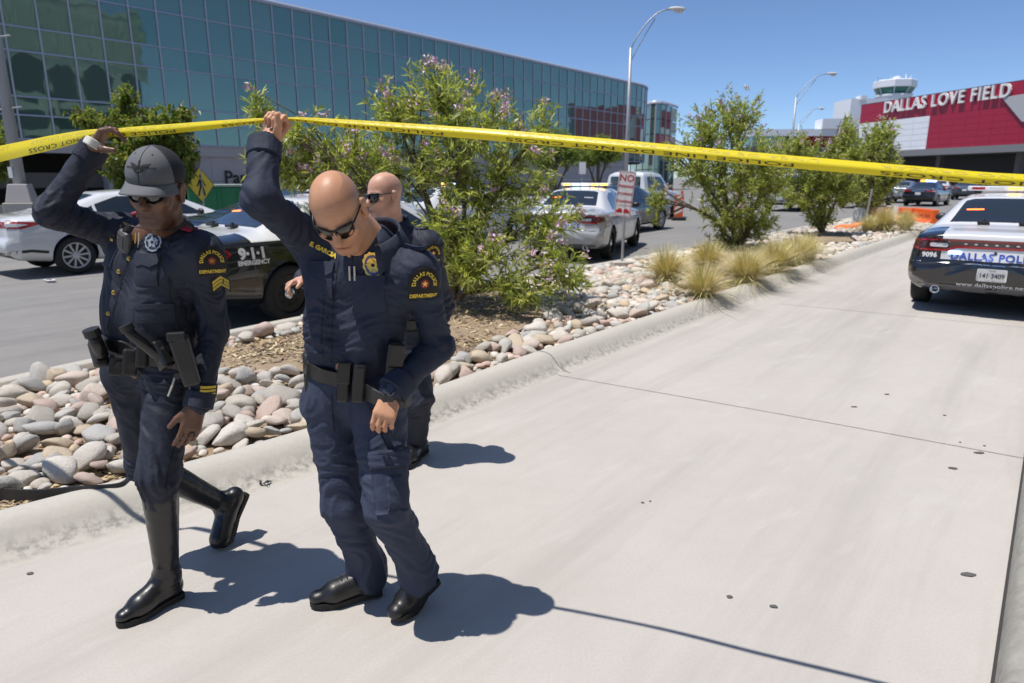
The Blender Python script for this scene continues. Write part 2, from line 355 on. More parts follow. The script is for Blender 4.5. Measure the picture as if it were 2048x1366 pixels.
# lane slab between the median and the right-hand kerb
right_edge = near_edge + NRM * 3.55; right_edge = spline([(-1.2, -1.6), (.2, .15), (1.67, 2.02), (2.93, 3.62), (5.6, 7.0), (9.2, 11.4), (15.2, 18.9), (22, 27.4)], 11)
inner = offset(near_edge, .02); n1 = len(inner); n2 = len(right_edge)
ri = np.array([right_edge[int(round(i * (n2 - 1) / (n1 - 1)))] for i in range(n1)])
far_l, far_r = inner[-1] + DIR * 40, ri[-1] + DIR * 40
L1 = np.vstack([inner, far_l]); R1 = np.vstack([ri, far_r])
vs = [(p[0], p[1], .0) for p in L1] + [(p[0], p[1], .0) for p in R1]; n = len(L1)
lane = mk('lane', vs, [(i, n + i, n + i + 1, i + 1) for i in range(n - 1)], m_lane, kind='structure')
KR = [(-.004, -.01), (.004, .03), (.018, .11), (.04, .138), (.08, .15), (.22, .152), (.24, .145), (.25, .02)]
m_kerb2 = mat('weathered_kerb', (.36, .345, .30), .9, noise=[(3, .6, (.25, .24, .21), 8), (14, .45, (.14, .135, .125), 7), (60, .2, (.42, .40, .36), 5)], bump=(90, .2, .002))
kerb_right = sweep('kerb_right', right_edge, KR, m_kerb2, -1, kind='structure')
sw = offset(right_edge, -.25); sw2 = offset(right_edge, -4.2)
mk('sidewalk', [(p[0], p[1], .128) for p in sw] + [(p[0], p[1], .128) for p in sw2], [(i, n2 + i, n2 + i + 1, i + 1) for i in range(n2 - 1)], m_lane, kind='structure')
# contraction joints sawn across the lane, carried up over the kerb
def strip(name, a, b, w, m, z, parent, bow=0):
    a = np.array(a, float); b = np.array(b, float); t = (b - a) / np.linalg.norm(b - a); s = np.array([-t[1], t[0]]) * w / 2; vs = []; k = 12
    for i in range(k + 1):
        p = a + (b - a) * i / k + np.array([-t[1], t[0]]) * bow * math.sin(PI * i / k); vs += [(*(p - s), z), (*(p + s), z)]
    return mk(name, vs, [(2 * i, 2 * i + 2, 2 * i + 3, 2 * i + 1) for i in range(k)], m, parent)
seam_r = offset(right_edge, -.012)
sweep('edge_gap', right_edge, [(.012, .0045), (.002, .0050), (-.006, .016)], mat('gap_dark', (.045, .042, .038), .95), 1, kind='structure')  # thin dark strip along the foot of the right kerb
strip('joint', G(1104, 749)[:2], G(2046, 917)[:2], .006, m_joint, .004, lane, .02)
strip('joint', G(1560, 608)[:2], G(2300, 680)[:2], .007, m_joint, .004, lane, .01)
strip('joint', G(-300, 1240)[:2], G(-300, 1240)[:2] + NRM * 3.5, .006, m_joint, .004, lane)
for i in range(7):
    a = np.array([-9., 3.2]) + DIR * 5.2 * i; strip('joint', a - NRM * 14, a - NRM * .5 + NRM * 2.6 * (i == 0), .012, m_joint, -.004, bpy.data.objects['ground'])
for d in (-4.2, -8.0, -12): strip('joint', np.array([-9.5, 2.6]) + NRM * d - DIR * 6, np.array([-9.5, 2.6]) + NRM * d + DIR * 60, .012, m_joint, -.004, bpy.data.objects['ground'])
def kjoint(i, path, prof, side, z=.003):
    pr = [offset(path, side * o) for o, _ in prof]; vs = []
    t = path[i + 1] - path[i]; t = t / np.linalg.norm(t) * .004
    for j, (o, zz) in enumerate(prof[:-1]):
        p = pr[j][i]; vs += [(p[0] - t[0], p[1] - t[1], zz + z), (p[0] + t[0], p[1] + t[1], zz + z)]
    return mk('joint', vs, [(2 * k, 2 * k + 2, 2 * k + 3, 2 * k + 1) for k in range(len(prof) - 2)], m_joint, kerb_near if prof is KP else kerb_far)
jt = [min(range(len(near_edge) - 1), key=lambda i: np.hypot(*(near_edge[i] - np.array(g)))) for g in (G(1104, 747)[:2], G(1640, 547)[:2], (-2.9, 2.3), (13.6, 22.4))]
for i in jt: kjoint(i, near_edge, KP, 1)

# planting bed: soil sheet between the kerbs with a gentle crown
bl = offset(far_edge, -.16); br = offset(near_edge, .28); nb = 70
def resamp(p, n):
    s = np.concatenate([[0], np.cumsum(np.linalg.norm(np.diff(p, axis=0), axis=1))]); q = np.linspace(0, s[-1], n); return np.stack([np.interp(q, s, p[:, i]) for i in (0, 1)], 1)
BL, BR = resamp(bl, nb), resamp(br, nb); nc = 14; P = []
for i in range(nb):
    for j in range(nc + 1):
        t = j / nc; p = BL[i] * (1 - t) + BR[i] * t; P.append((p[0], p[1], .085 + .05 * math.sin(PI * t)))
P = np.array(P); P[:, 2] += .03 * pn(P * 1.7 + 5) + .02 * pn(P * 6)
bed = mk('planting_bed', P, [(i * (nc + 1) + j, i * (nc + 1) + j + 1, (i + 1) * (nc + 1) + j + 1, (i + 1) * (nc + 1) + j) for i in range(nb - 1) for j in range(nc)], m_soil, smooth=True, kind='structure')
def bedz(p):
    i = int(np.argmin(((P[:, :2] - np.array(p[:2])) ** 2).sum(1))); return P[i, 2]
def uv_bed(p):
    "across-fraction of the bed (0 road side, 1 lane side) at a point"
    p = np.array(p[:2]); i = int(np.argmin(((BL * .5 + BR * .5 - p) ** 2).sum(1))); w = BR[i] - BL[i]; return float(((p - BL[i]) @ w) / (w @ w)), i
def bed_path(points, w=.006, h=.11, name='edging_strip'):
    pth = spline(points, 8); o = MB(); top = []
    for a, b in zip(pth[:-1], pth[1:]):
        c = (a + b) / 2; L = np.linalg.norm(b - a) + .004; o.box((c[0], c[1], .11), (L, w * 2, h), math.atan2(*(b - a)[::-1]))
    return o.build(name, m_black_edge, bed, inv=False)
# black plastic edging between stones and mulch
bed_path([G(-60, 975, .15)[:2], G(60, 985, .15)[:2], G(150, 978, .15)[:2], G(235, 972, .15)[:2], G(262, 955, .15)[:2]])
bed_path([G(240, 745, .1)[:2], G(440, 752, .1)[:2], G(600, 758, .1)[:2], G(860, 755, .1)[:2], G(1000, 690, .1)[:2], G(1095, 640, .1)[:2], G(1062, 600, .1)[:2], G(1040, 580, .1)[:2]])
bed_path([G(1580, 500, .1)[:2], G(1650, 492, .1)[:2], G(1710, 487, .1)[:2], G(1700, 478, .1)[:2]], name='edging_strip')
# leaf litter and mulch chips: loose, uncountable
def chips(name, centre_pts, n, m, rad, size):
    vs = []; fs = []
    for k in range(n):
        c = np.array(random.choice(centre_pts)) + rng.normal(size=2) * rad; t, i = uv_bed(c)
        if not .02 < t < .90: continue
        a = random.uniform(0, 2 * PI); l = size * random.uniform(.5, 1.5); w = l * random.uniform(.15, .4); z = bedz(c) + random.uniform(.002, .014); ti = random.uniform(-.4, .4)
        b = len(vs); d = np.array([math.cos(a), math.sin(a)]); e = np.array([-d[1], d[0]])
        for s, q in ((-1, -1), (1, -1), (1, 1), (-1, 1)): x = c + d * l * s + e * w * q; vs.append((x[0], x[1], z + s * l * ti))
        fs.append((b, b + 1, b + 2, b + 3))
    o = mk(name, vs, fs, m, None); o['kind'] = 'stuff'; return o
m_chip = mat('mulch_chips', (.25, .18, .11), .9, rnd=('island', [(.20, .13, .08), (.36, .27, .17), (.10, .07, .05), (.45, .36, .23), (.16, .12, .08)]))
m_straw = mat('dry_leaf_litter', (.5, .38, .2), .8, rnd=('island', [(.45, .33, .17), (.58, .46, .26), (.35, .24, .12), (.62, .53, .36)]))
mulch_pts = [G(x, y, .1)[:2] for x, y in ((480, 710), (560, 705), (620, 690), (950, 640), (1010, 620), (960, 690), (900, 720), (1060, 600), (990, 600), (930, 600), (40, 1010), (120, 1000), (190, 990), (1640, 492), (1680, 488))]
tag(chips('mulch', mulch_pts, 5200, m_chip, .3, .022), 'brown bark mulch and soil crumbs under the shrubs', 'mulch')
tag(chips('leaf_litter', mulch_pts[:6] + mulch_pts[7:13], 1500, m_straw, .32, .03), 'dry straw coloured fallen leaves on the mulch', 'leaf litter')
# flattened gum and tar spots on the lane
for (x, y, s, st) in ((60, 1148, .011, 1.5), (1300, 1003, .006, 1), (1459, 1195, .011, 1.3), (1547, 1214, .012, 1.4), (1938, 1150, .016, 2.2), (1905, 937, .018, 1.6), (1920, 885, .008, 1), (1958, 906, .017, 2), (1889, 831, .009, 1.4), (1774, 789, .012, 1.8), (1708, 814, .012, 2), (1285, 1006, .007, 1.5), (1969, 892, .009, 1), (2018, 1176, .01, 1.5)):
    g = G(x, y); pts = [(g[0] + s * st * math.cos(a) * random.uniform(.8, 1.2), g[1] + s * math.sin(a) * random.uniform(.8, 1.2), .0042) for a in np.linspace(0, 2 * PI, 9)[:-1]]
    mk('gum_spot', pts, [tuple(range(8))], m_joint, lane)
# a crumpled scrap of black plastic by the kerb
g = G(530, 972); mb = MB()
for k in range(9):
    a = random.uniform(0, PI); l = random.uniform(.015, .04); c = g + np.array([random.uniform(-.03, .03), random.uniform(-.015, .015), random.uniform(.006, .02)])
    mb.add([c + np.array([math.cos(a) * l, math.sin(a) * l, 0]), c + np.array([-math.sin(a) * .012, math.cos(a) * .012, .014]), c - np.array([math.cos(a) * l, math.sin(a) * l, -.01])], [(0, 1, 2)])
tag(mb.build('plastic_scrap', m_black_edge), 'crumpled black scrap of plastic on the concrete by the kerb', 'litter')
g = G(1330, 606); mb = MB()
for k in range(5): mb.box((g[0] + random.uniform(-.1, .1), g[1] + random.uniform(-.03, .03), .012), (.1, .05, .01), random.uniform(0, 3))
tag(mb.build('dead_leaf', m_straw), 'small dry tan leaf lying on the lane by the grasses', 'leaf')
# ============================================================ river stones in the bed
STC = [(.62, .58, .50), (.40, .41, .40), (.58, .41, .34), (.68, .63, .55), (.48, .485, .45), (.64, .51, .42), (.50, .45, .36), (.72, .67, .60), (.40, .37, .32), (.58, .45, .28), (.53, .36, .29), (.64, .59, .51), (.54, .52, .48), (.69, .61, .52)]
m_stone = mat('river_stone', (.5, .48, .44), .75, rnd=('object', STC), noise=[(5, .38, (.52, .42, .36), 7), (30, .42, (.74, .71, .65), 6), (90, .22, (.22, .21, .19), 4)], bump=[(12, .5, .02), (45, .5, .008), (130, .3, .003)])
m_stone2 = mat('river_stone_far', (.5, .48, .44), .75, rnd=('island', STC), noise=[(7, .4, (.45, .40, .36), 6)], bump=(40, .35, .006))
def rockmesh(seed, sub=3, flat=.6, chop=.5):
    bm = bmesh.new(); bmesh.ops.create_icosphere(bm, subdivisions=sub, radius=1); v = np.array([x.co[:] for x in bm.verts]); f = [tuple(a.index for a in x.verts) for x in bm.faces]; bm.free()
    r = np.random.default_rng(seed); n = v * (1 + .26 * pn(v * 1.1 + seed * 3.7)[:, None] + .10 * pn(v * 2.6 + seed)[:, None])
    for k in range(r.integers(3, 8)):                    # worn facets
        d = nrm(r.normal(size=3)); lim = r.uniform(.52, .82); e = n @ d - lim; n = n - np.where(e > 0, e * .75, 0)[:, None] * d
    n *= np.array([1, r.uniform(.58, .92), r.uniform(.38, .66)]); return n, f
RK = []
for s in range(12):
    v, f = rockmesh(s + 1); me = bpy.data.meshes.new('stone'); me.from_pydata(v.tolist(), [], f); me.materials.append(m_stone); me.polygons.foreach_set('use_smooth', [True] * len(f)); RK.append(me)
RKL = [rockmesh(s + 30, 2) for s in range(8)]
def in_mulch(p):
    "areas kept free of stones: mulch round the shrubs, grass patch, bare soil at the near end"
    q = proj2(p)
    if q is None: return False
    x, y = q
    polys = MULCH
    for poly in polys:
        c = False
        for (x1, y1), (x2, y2) in zip(poly, poly[1:] + poly[:1]):
            if (y1 > y) != (y2 > y) and x < (x2 - x1) * (y - y1) / (y2 - y1) + x1: c = not c
        if c: return True
    return False
MULCH = [[tuple(G(a, b, .1)[:2]) for a, b in poly] for poly in (
    [(-200, 985), (60, 990), (150, 985), (235, 978), (262, 958), (330, 1000), (200, 1100), (-300, 1150)],
    [(420, 700), (440, 752), (600, 758), (860, 758), (1000, 690), (1095, 640), (1062, 600), (1040, 575), (860, 600), (600, 668)],
    [(1270, 545), (1395, 565), (1380, 600), (1460, 600), (1640, 525), (1560, 490), (1420, 500)],
    [(1560, 485), (1580, 500), (1650, 494), (1716, 487), (1700, 470), (1620, 470)])]
def proj2(p): return (float(p[0]), float(p[1]))
cand = []; grid = {}
def fits(p, r, f=.66):
    c = (int(p[0] // .25), int(p[1] // .25))
    for a in range(-2, 3):
        for b in range(-2, 3):
            for q, s in grid.get((c[0] + a, c[1] + b), ()):
                if (q[0] - p[0]) ** 2 + (q[1] - p[1]) ** 2 < (f * (r + s)) ** 2: return False
    return True
tries = 0
for rr, cnt in (((.085, .125), 900), ((.055, .085), 8500), ((.03, .05), 24000)):
    for _ in range(cnt):
        i = random.random() ** 1.5 * (nb - 2); t = random.uniform(.0, 1.0); k = int(i); p = BL[k] * (1 - t) + BR[k] * t + (BL[k + 1] - BL[k]) * (i - k); r = random.uniform(*rr)
        if np.hypot(*p) < 2.6 or in_mulch(p): continue
        w = np.linalg.norm(BR[k] - BL[k])
        if not (r * .7 / w < t < 1 - r * .75 / w): continue
        if fits(p, r): grid.setdefault((int(p[0] // .25), int(p[1] // .25)), []).append((p, r)); cand.append((p, r))
cand.sort(key=lambda c: -c[1] / np.hypot(*c[0]))
vis = [c for c in cand if abs(math.atan2(c[0][0], c[0][1])) < R_(41) and c[0][1] > 0]
big = vis[:300]; ids = {id(c) for c in big}
for p, r in big:
    o = bpy.data.objects.new('stone', random.choice(RK)); COL.objects.link(o); o.parent = bed
    o.location = (p[0], p[1], bedz(p) + r * .34 + random.uniform(0, .035)); o.scale = (r * 1.22, r * 1.22, r * random.uniform(.95, 1.25)); o.rotation_euler = (random.gauss(0, .32), random.gauss(0, .32), random.uniform(0, 6.3))
vs = []; fs = []
def addrock(p, r, z):
    v, f = random.choice(RKL); Mx = np.array((Matrix.Rotation(random.uniform(0, 6.3), 3, 'Z') @ Matrix.Rotation(random.uniform(-.3, .3), 3, 'X'))); b = len(vs)
    vs.extend(((v * r * 1.2) @ Mx.T + np.array([p[0], p[1], z])).tolist()); fs.extend([tuple(i + b for i in x) for x in f])
for c in cand:
    if id(c) not in ids: addrock(c[0], c[1], bedz(c[0]) + c[1] * .28)
o = mk('stone', vs, fs, m_stone2, bed, smooth=True, inv=False); o['kind'] = 'stuff'
# ============================================================ glass concourse on the left
P0 = np.array([-23.81, 37.03]); MOD = 1.5
def fpt(n):                                    # plan of the facade: straight, then curving away at its far end
    n0 = 42.0
    if n <= n0: return P0 + DIR * MOD * n
    R = 11.0; a = min((n - n0) * MOD / R, 3.0); c = P0 + DIR * MOD * n0 - NRM * R
    return c + NRM * R * math.cos(a) + DIR * R * math.sin(a)
ROWS = [3.6, 4.76, 5.65, 7.8, 8.94, 10.82, 12.5]
gb = root('glass_concourse', 'long glass curtain wall airport concourse curving away at its far end', 'building', (*fpt(15), 0))
def glassmat(name, c1, c2, refl):
    m = bpy.data.materials.new(name); m.use_nodes = True; N = m.node_tree.nodes; L = m.node_tree.links; out = N['Material Output']; b = N['Principled BSDF']
    b.inputs['Roughness'].default_value = .025; b.inputs['Metallic'].default_value = refl; b.inputs['Specular IOR Level'].default_value = .9
    oi = N.new('ShaderNodeObjectInfo'); mx = N.new('ShaderNodeMix'); mx.data_type = 'RGBA'; mx.inputs[6].default_value = (*c1, 1); mx.inputs[7].default_value = (*c2, 1); L.new(oi.outputs['Random'], mx.inputs[0]); L.new(mx.outputs[2], b.inputs['Base Color'])
    tc = N.new('ShaderNodeTexCoord'); t = N.new('ShaderNodeTexNoise'); t.inputs['Scale'].default_value = .9; t.inputs['Detail'].default_value = 1; L.new(tc.outputs['Object'], t.inputs['Vector'])
    va = N.new('ShaderNodeVectorMath'); va.operation = 'ADD'; L.new(tc.outputs['Object'], va.inputs[0]); sc = N.new('ShaderNodeVectorMath'); sc.operation = 'SCALE'; L.new(oi.outputs['Location'], sc.inputs[0]); sc.inputs['Scale'].default_value = 3.7; L.new(sc.outputs[0], va.inputs[1]); L.new(va.outputs[0], t.inputs['Vector'])
    bn = N.new('ShaderNodeBump'); bn.inputs['Strength'].default_value = .10; bn.inputs['Distance'].default_value = .05; L.new(t.outputs[0], bn.inputs['Height']); L.new(bn.outputs[0], b.inputs['Normal']); MT[name] = m; return m
m_glass = glassmat('teal_curtain_glass', (.165, .265, .225), (.20, .305, .25), .55)
m_glass2 = glassmat('green_curtain_glass', (.14, .25, .20), (.16, .28, .22), .6)
m_redglass = mat('red_panel_glass', (.30, .012, .03), .12, noise=(1, .5, (.40, .02, .045)))
m_mull = mat('aluminium_mullion', (.50, .52, .58), .5, .2)
m_conc = mat('grey_precast', (.46, .43, .43), .85, noise=[(.8, .5, (.39, .365, .365), 8), (12, .25, (.53, .50, .50), 6)], bump=(40, .2, .006))
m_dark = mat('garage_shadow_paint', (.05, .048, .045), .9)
NC = 56; ncol = list(range(-6, NC)); base_me = {}
for r in range(len(ROWS) - 1):
    z0, z1 = ROWS[r], ROWS[r + 1]; hw = (MOD - .09) / 2; hh = (z1 - z0 - .09) / 2; me = bpy.data.meshes.new('pane')
    vsp = [(-hw, -.012, -hh), (hw, -.012, -hh), (hw, -.012, hh), (-hw, -.012, hh), (-hw, .012, -hh), (hw, .012, -hh), (hw, .012, hh), (-hw, .012, hh)]
    me.from_pydata(vsp, [], [(0, 1, 2, 3), (7, 6, 5, 4), (0, 4, 5, 1), (1, 5, 6, 2), (2, 6, 7, 3), (3, 7, 4, 0)]); me.materials.append(m_glass); base_me[r] = me
    me2 = me.copy(); me2.materials.clear(); me2.materials.append(m_redglass); base_me[(r, 'red')] = me2
    me3 = me.copy(); me3.materials.clear(); me3.materials.append(m_glass2); base_me[(r, 'g')] = me3
cnt = 0; rest = MB()
inv_gb = ROOTS[gb.name]['_w'].inverted()
for n in ncol:
    a, b = fpt(n), fpt(n + 1); c = (a + b) / 2; ang = math.atan2(*(b - a)[::-1])
    for r in range(len(ROWS) - 1):
        if n < -1 or (n < 5 and r == 5 and n < -1): pass
        red = False
        key = (r, 'red') if red else ((r, 'g') if (n * 7 + r * 3) % 11 == 0 else r)
        if n >= -3 and cnt < 298:
            o = bpy.data.objects.new('pane', base_me[key]); COL.objects.link(o); o.parent = gb; o.matrix_parent_inverse = inv_gb; cnt += 1
            o.location = (c[0], c[1], (ROWS[r] + ROWS[r + 1]) / 2); o.rotation_euler = (random.gauss(0, .0025), 0, ang + random.gauss(0, .003))
        else:
            rest.box((c[0], c[1], (ROWS[r] + ROWS[r + 1]) / 2), (MOD - .09, .024, ROWS[r + 1] - ROWS[r] - .09), ang)
if rest.v: o = rest.build('pane', m_glass, gb); o['kind'] = 'stuff'
for n in range(-6, NC + 1):
    a = fpt(n); t = fpt(n + .5) - fpt(n - .5); ang = math.atan2(t[1], t[0])
    MB().box((a[0], a[1], (ROWS[0] + ROWS[-1]) / 2), (.075, .16, ROWS[-1] - ROWS[0]), ang).build('mullion', m_mull, gb)
ring = np.array([fpt(n) for n in np.arange(-6, NC + .01, .5)])
for z in ROWS:
    sweep('transom', ring, [(-.075, z - .04), (-.075, z + .04), (.06, z + .04), (.06, z - .04), (-.075, z - .04)], m_mull, 1, gb)
sweep('roof_coping', ring, [(-.12, 12.5), (-.12, 12.75), (.9, 12.8), (6, 12.8)], m_mull, 1, gb)
# spandrel shadow behind the glass, base wall and parking deck
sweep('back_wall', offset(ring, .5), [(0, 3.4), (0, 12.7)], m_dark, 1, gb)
def wallbox(name, n0, n1, z0, z1, m, dep=.3, set_=0.0, bev=0):
    a, b = P0 + DIR * MOD * n0, P0 + DIR * MOD * n1; c = (a + b) / 2 - NRM * (dep / 2 + set_); return MB().box((c[0], c[1], (z0 + z1) / 2), (MOD * (n1 - n0), dep, z1 - z0), math.atan2(DIR[1], DIR[0])).build(name, m, gb, bevel=bev)
wallbox('soffit_beam', -8, 41, 2.95, 3.55, m_conc, .9, .0)
wallbox('deck_slab', -10, 41, 3.3, 3.58, m_conc, 9, .95)
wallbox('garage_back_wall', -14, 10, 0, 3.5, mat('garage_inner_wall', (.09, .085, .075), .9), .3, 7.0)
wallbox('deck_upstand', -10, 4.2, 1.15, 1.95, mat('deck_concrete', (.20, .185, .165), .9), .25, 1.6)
for n in (-2.6, 1.6, 5.2): wallbox('column', n, n + .5, 0, 2.95, m_conc, .7, .15)
for i in range(16):                             # precast panels of the base wall
    n0 = 5.66 + i * 2.2; wallbox('wall_panel', n0, n0 + 2.18, 0, 1.45, m_conc, .28, .12); wallbox('wall_panel', n0, n0 + 2.18, 1.47, 2.94, m_conc, .28, .12)
# PARKING lettering and the red roundel on the base wall
fr = frame((*DIR, 0), (0, 0, 1)); ang = math.atan2(DIR[1], DIR[0])
def wall_text(body, n, z, size, m, name, parent=gb, out=-.06, bold=0.0):
    v2, f2 = text2d(body, size, bold, cx=False); a = P0 + DIR * MOD * n - NRM * out * -1
    a = P0 + DIR * MOD * n - NRM * .05
    return mk(name, [(a[0] + DIR[0] * u, a[1] + DIR[1] * u, z + v) for u, v in v2], f2, m, parent)
m_blackp = mat('black_letters', (.012, .012, .012), .5)
wall_text('Parking', 6.15, 1.32, 1.15, m_blackp, 'lettering', bold=.02); split_letters(bpy.data.objects['lettering'])
m_signred = mat('sign_red', (.50, .015, .03), .4); m_white = mat('white_paint', (.80, .80, .80), .4)
def disc_on_wall(n, z, r, m, name, parent, out=.05):
    a = P0 + DIR * MOD * n - NRM * .06 + NRM * out; return MB().lathe([(r, 0), (r, .03)], (a[0], a[1], z), 28, frame((*DIR, 0), (0, 0, 1))).build(name, m, parent)
rd = disc_on_wall(9.15, 2.35, .42, m_signred, 'roundel', gb, .03)
a = P0 + DIR * MOD * 9.15 + NRM * .03; MB().box((a[0], a[1], 2.35), (.62, .03, .13), ang).build('bar', m_white, rd, inv=False)

# second curved glass volume behind the first
g2 = root('glass_rotunda', 'second lower curved glass wall with red band behind the concourse end', 'building', (18, 104, 0))
c2 = np.array([30.5, 130.0]); Rr = 30.0
arc = np.array([c2 + Rr * np.array([math.cos(a), math.sin(a)]) for a in np.linspace(R_(246), R_(300), 19)])
arc = np.array([J(x, 300, Y)[:2] for x, Y in ((1262, 112), (1274, 106), (1286, 102), (1298, 99.5), (1308, 99), (1318, 99.5), (1328, 101), (1338, 103), (1350, 106))])
for i in range(len(arc) - 1):
    a, b = arc[i], arc[i + 1]; c = (a + b) / 2; L = np.linalg.norm(b - a); an = math.atan2(*(b - a)[::-1])
    for z0, z1, k in ((0, 2.8, 0), (2.8, 5.6, 0), (5.6, 7.6, 1), (7.6, 9.6, 0), (9.6, 11.6, 0)):
        m = m_redglass if (k and 4 <= i <= 7) else m_glass
        MB().box((c[0], c[1], (z0 + z1) / 2), (L - .12, .03, z1 - z0 - .1), an).build('pane', m, g2)
    MB().box((a[0], a[1], 5.8), (.12, .2, 11.6), an).build('mullion', m_mull, g2)
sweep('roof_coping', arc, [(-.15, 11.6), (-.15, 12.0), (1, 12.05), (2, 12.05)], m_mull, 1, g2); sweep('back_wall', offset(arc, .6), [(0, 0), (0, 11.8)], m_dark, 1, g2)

# ============================================================ red and white terminal front on the right
m_red = mat('crimson_panel', (.36, .008, .035), .38, noise=(.3, .3, (.32, .006, .03))); m_wp = mat('white_panel', (.80, .81, .83), .42, noise=(.3, .3, (.74, .755, .78)))
m_greyp = mat('canopy_grey', (.20, .20, .21), .6); m_gl3 = mat('canopy_soffit', (.16, .15, .15), .8)
tL = J(1714, 300, 159.)[:2]; tR = J(2060, 300, 116.)[:2]; tdir = nrm(tR - tL); TL = np.linalg.norm(tR - tL); tn = np.array([tdir[1], -tdir[0]])
if tn @ (-tL) < 0: tn = -tn
tb = root('red_terminal', 'crimson and white terminal front with big raised white lettering', 'building', (*((tL + tR) / 2), 0))
def tpt(u, z, out=0.0): p = tL + tdir * u + tn * out; return np.array([p[0], p[1], z])
def tproj(px, py):
    "panel coordinates (along, height) of a sight line on the terminal front"
    d = ray(px, py); A = np.array([[d[0], -tdir[0]], [d[1], -tdir[1]]]); t, u = np.linalg.solve(A, tL); return u, CAMH + d[2] * t
ZT = tproj(1714, 212)[1]; zT2 = tproj(2048, 161)[1]; ZB = tproj(1852, 303)[1]; UW = tproj(1858, 255)[0]; ZR = tproj(1800, 245)[1]
ZT = (ZT + zT2) / 2
def tpanel(u0, u1, z0, z1, m, name='panel', out=.0, th=.12):
    vs = []
    for o in (out, out + th):
        for u, z in ((u0, z0), (u1, z0), (u1, z1), (u0, z1)): vs.append(tpt(u, z, o))
    return mk(name, vs, [(0, 1, 2, 3), (7, 6, 5, 4), (0, 4, 5, 1), (1, 5, 6, 2), (2, 6, 7, 3), (3, 7, 4, 0)], m, tb)
TW = TL + 13; zr = ZT - 3.9
mk('core_wall', [tpt(u, z, o) for o in (-.05, -6) for u, z in ((-.2, 0), (TW, 0), (TW, ZT + .15), (-.2, ZT + .15))], [(0, 1, 2, 3), (7, 6, 5, 4), (0, 4, 5, 1), (1, 5, 6, 2), (2, 6, 7, 3), (3, 7, 4, 0)], mat('entrance_dark', (.05, .05, .055), .5), tb)
nz = 6; zs = np.linspace(ZB, zr, nz + 1); us = list(np.linspace(0, UW, 6)); us2 = list(np.arange(UW, TW, 2.95))
for a, b in zip(us[:-1], us[1:]):
    for z0, z1 in zip(zs[:-1], zs[1:]): tpanel(a + .02, b - .02, z0 + .02, z1 - .02, m_wp)
for a, b in zip(us2[:-1], us2[1:]):
    for z0, z1 in zip(zs[:-1], zs[1:]): tpanel(a + .015, b - .015, z0 + .015, z1 - .015, m_red)
for a in np.arange(0, TW - 1, 4.7):
    for z0, z1 in ((zr, zr + 1.95), (zr + 1.95, ZT)): tpanel(a + .015, min(a + 4.7, TW) - .015, z0 + .015, z1 - .015, m_red)
# raised letters
u0, zz0 = tproj(1772, 226); u1, zz1 = tproj(2024, 196)
v2, f2 = text2d('DALLAS LOVE FIELD', 2.6, .035, cx=False, sp=1.12); w = v2[:, 0].max() - v2[:, 0].min(); hgt = v2[:, 1].max() - v2[:, 1].min()
sx = (u1 - u0) / w; zlo = tproj(1776, 226)[1]; zhi = tproj(1776, 203)[1]
hl = zhi - zlo; n = len(v2)
top = [tpt(u0 + (u - v2[:, 0].min()) * sx, zlo + (v - v2[:, 1].min()) / hgt * hl, .62) for u, v in v2]; bot = [p - np.array([tn[0], tn[1], 0]) * .4 for p in top]
e = {}
for f in f2:
    for i in range(len(f)): e[(f[i], f[(i + 1) % len(f)])] = 1
rim = [k for k in e if (k[1], k[0]) not in e]
so_ = mk('lettering', top + bot, list(f2) + [(b, a, a + n, b + n) for a, b in rim], mat('letter_white', (.78, .78, .76), .4), tb); split_letters(so_)
# canopy over the kerbside road
cz = ZB
mk('canopy', [tpt(u, z, o) for o, zt, zb in ((-.0, cz, cz - 1.2), (13, cz - .2, cz - 1.25)) for u, z in ((-6, zb), (TW, zb), (TW, zt), (-6, zt))], [(0, 1, 2, 3), (7, 6, 5, 4), (0, 4, 5, 1), (1, 5, 6, 2), (2, 6, 7, 3), (3, 7, 4, 0)], m_greyp, tb)
for k in range(6): u = UW - 1 + k * 4.1; MB().box(tpt(u, cz + .25, .5), (.9, .25, .35), math.atan2(*tdir[::-1])).build('floodlight', m_white, tb)
ug, zg = tproj(2008, 194); # grey slanted reveal at the right
pts = [tproj(2008, 195), tproj(2070, 185), tproj(2090, 250), tproj(2048, 243)]
mk('slanted_reveal', [tpt(u, z, o) for o in (.14, .45) for u, z in pts], [(0, 1, 2, 3), (7, 6, 5, 4), (0, 4, 5, 1), (1, 5, 6, 2), (2, 6, 7, 3), (3, 7, 4, 0)], mat('reveal_grey', (.42, .43, .43), .6), tb)
for k in range(4): MB().box(tpt(2 + k * 16, (cz - 1.25) / 2, 8), (.9, .9, cz - 1.25), math.atan2(*tdir[::-1])).build('canopy_column', m_gl3, tb)
# low white terminal wing and white block left of it
wb = root('terminal_wing', 'low white terminal wing with a strip of dark windows behind shrubs', 'building', (*J(1600, 300, 180)[:2], 0))
def wing(name, p, z0, z1, m, dep=8, parent=wb, out=0):
    (xa, Ya), (xb, Yb) = p; a, b = J(xa, 300, Ya)[:2], J(xb, 300, Yb)[:2]; t = nrm(b - a); q = np.array([-t[1], t[0]]); c = (a + b) / 2 + q * (dep / 2 - out)
    return MB().box((c[0], c[1], (z0 + z1) / 2), (np.linalg.norm(b - a), dep, z1 - z0), math.atan2(t[1], t[0])).build(name, m, parent)
wing('wall', ((1500, 182), (1722, 180)), 0, 9.3, m_greyp); wing('fascia', ((1498, 181.5), (1722, 179.5)), 11.9, 13.6, m_wp, 9, out=.6); wing('roof_step', ((1640, 179), (1722, 178)), 13.6, 16.0, m_wp, 6)
for k in range(9): wing('window_bay', ((1502 + k * 24, 181.6), (1502 + k * 24 + 22, 181.4)), 9.35, 11.9, m_redglass if k in (4, 5, 6) else m_glass, 7.0, out=.3)
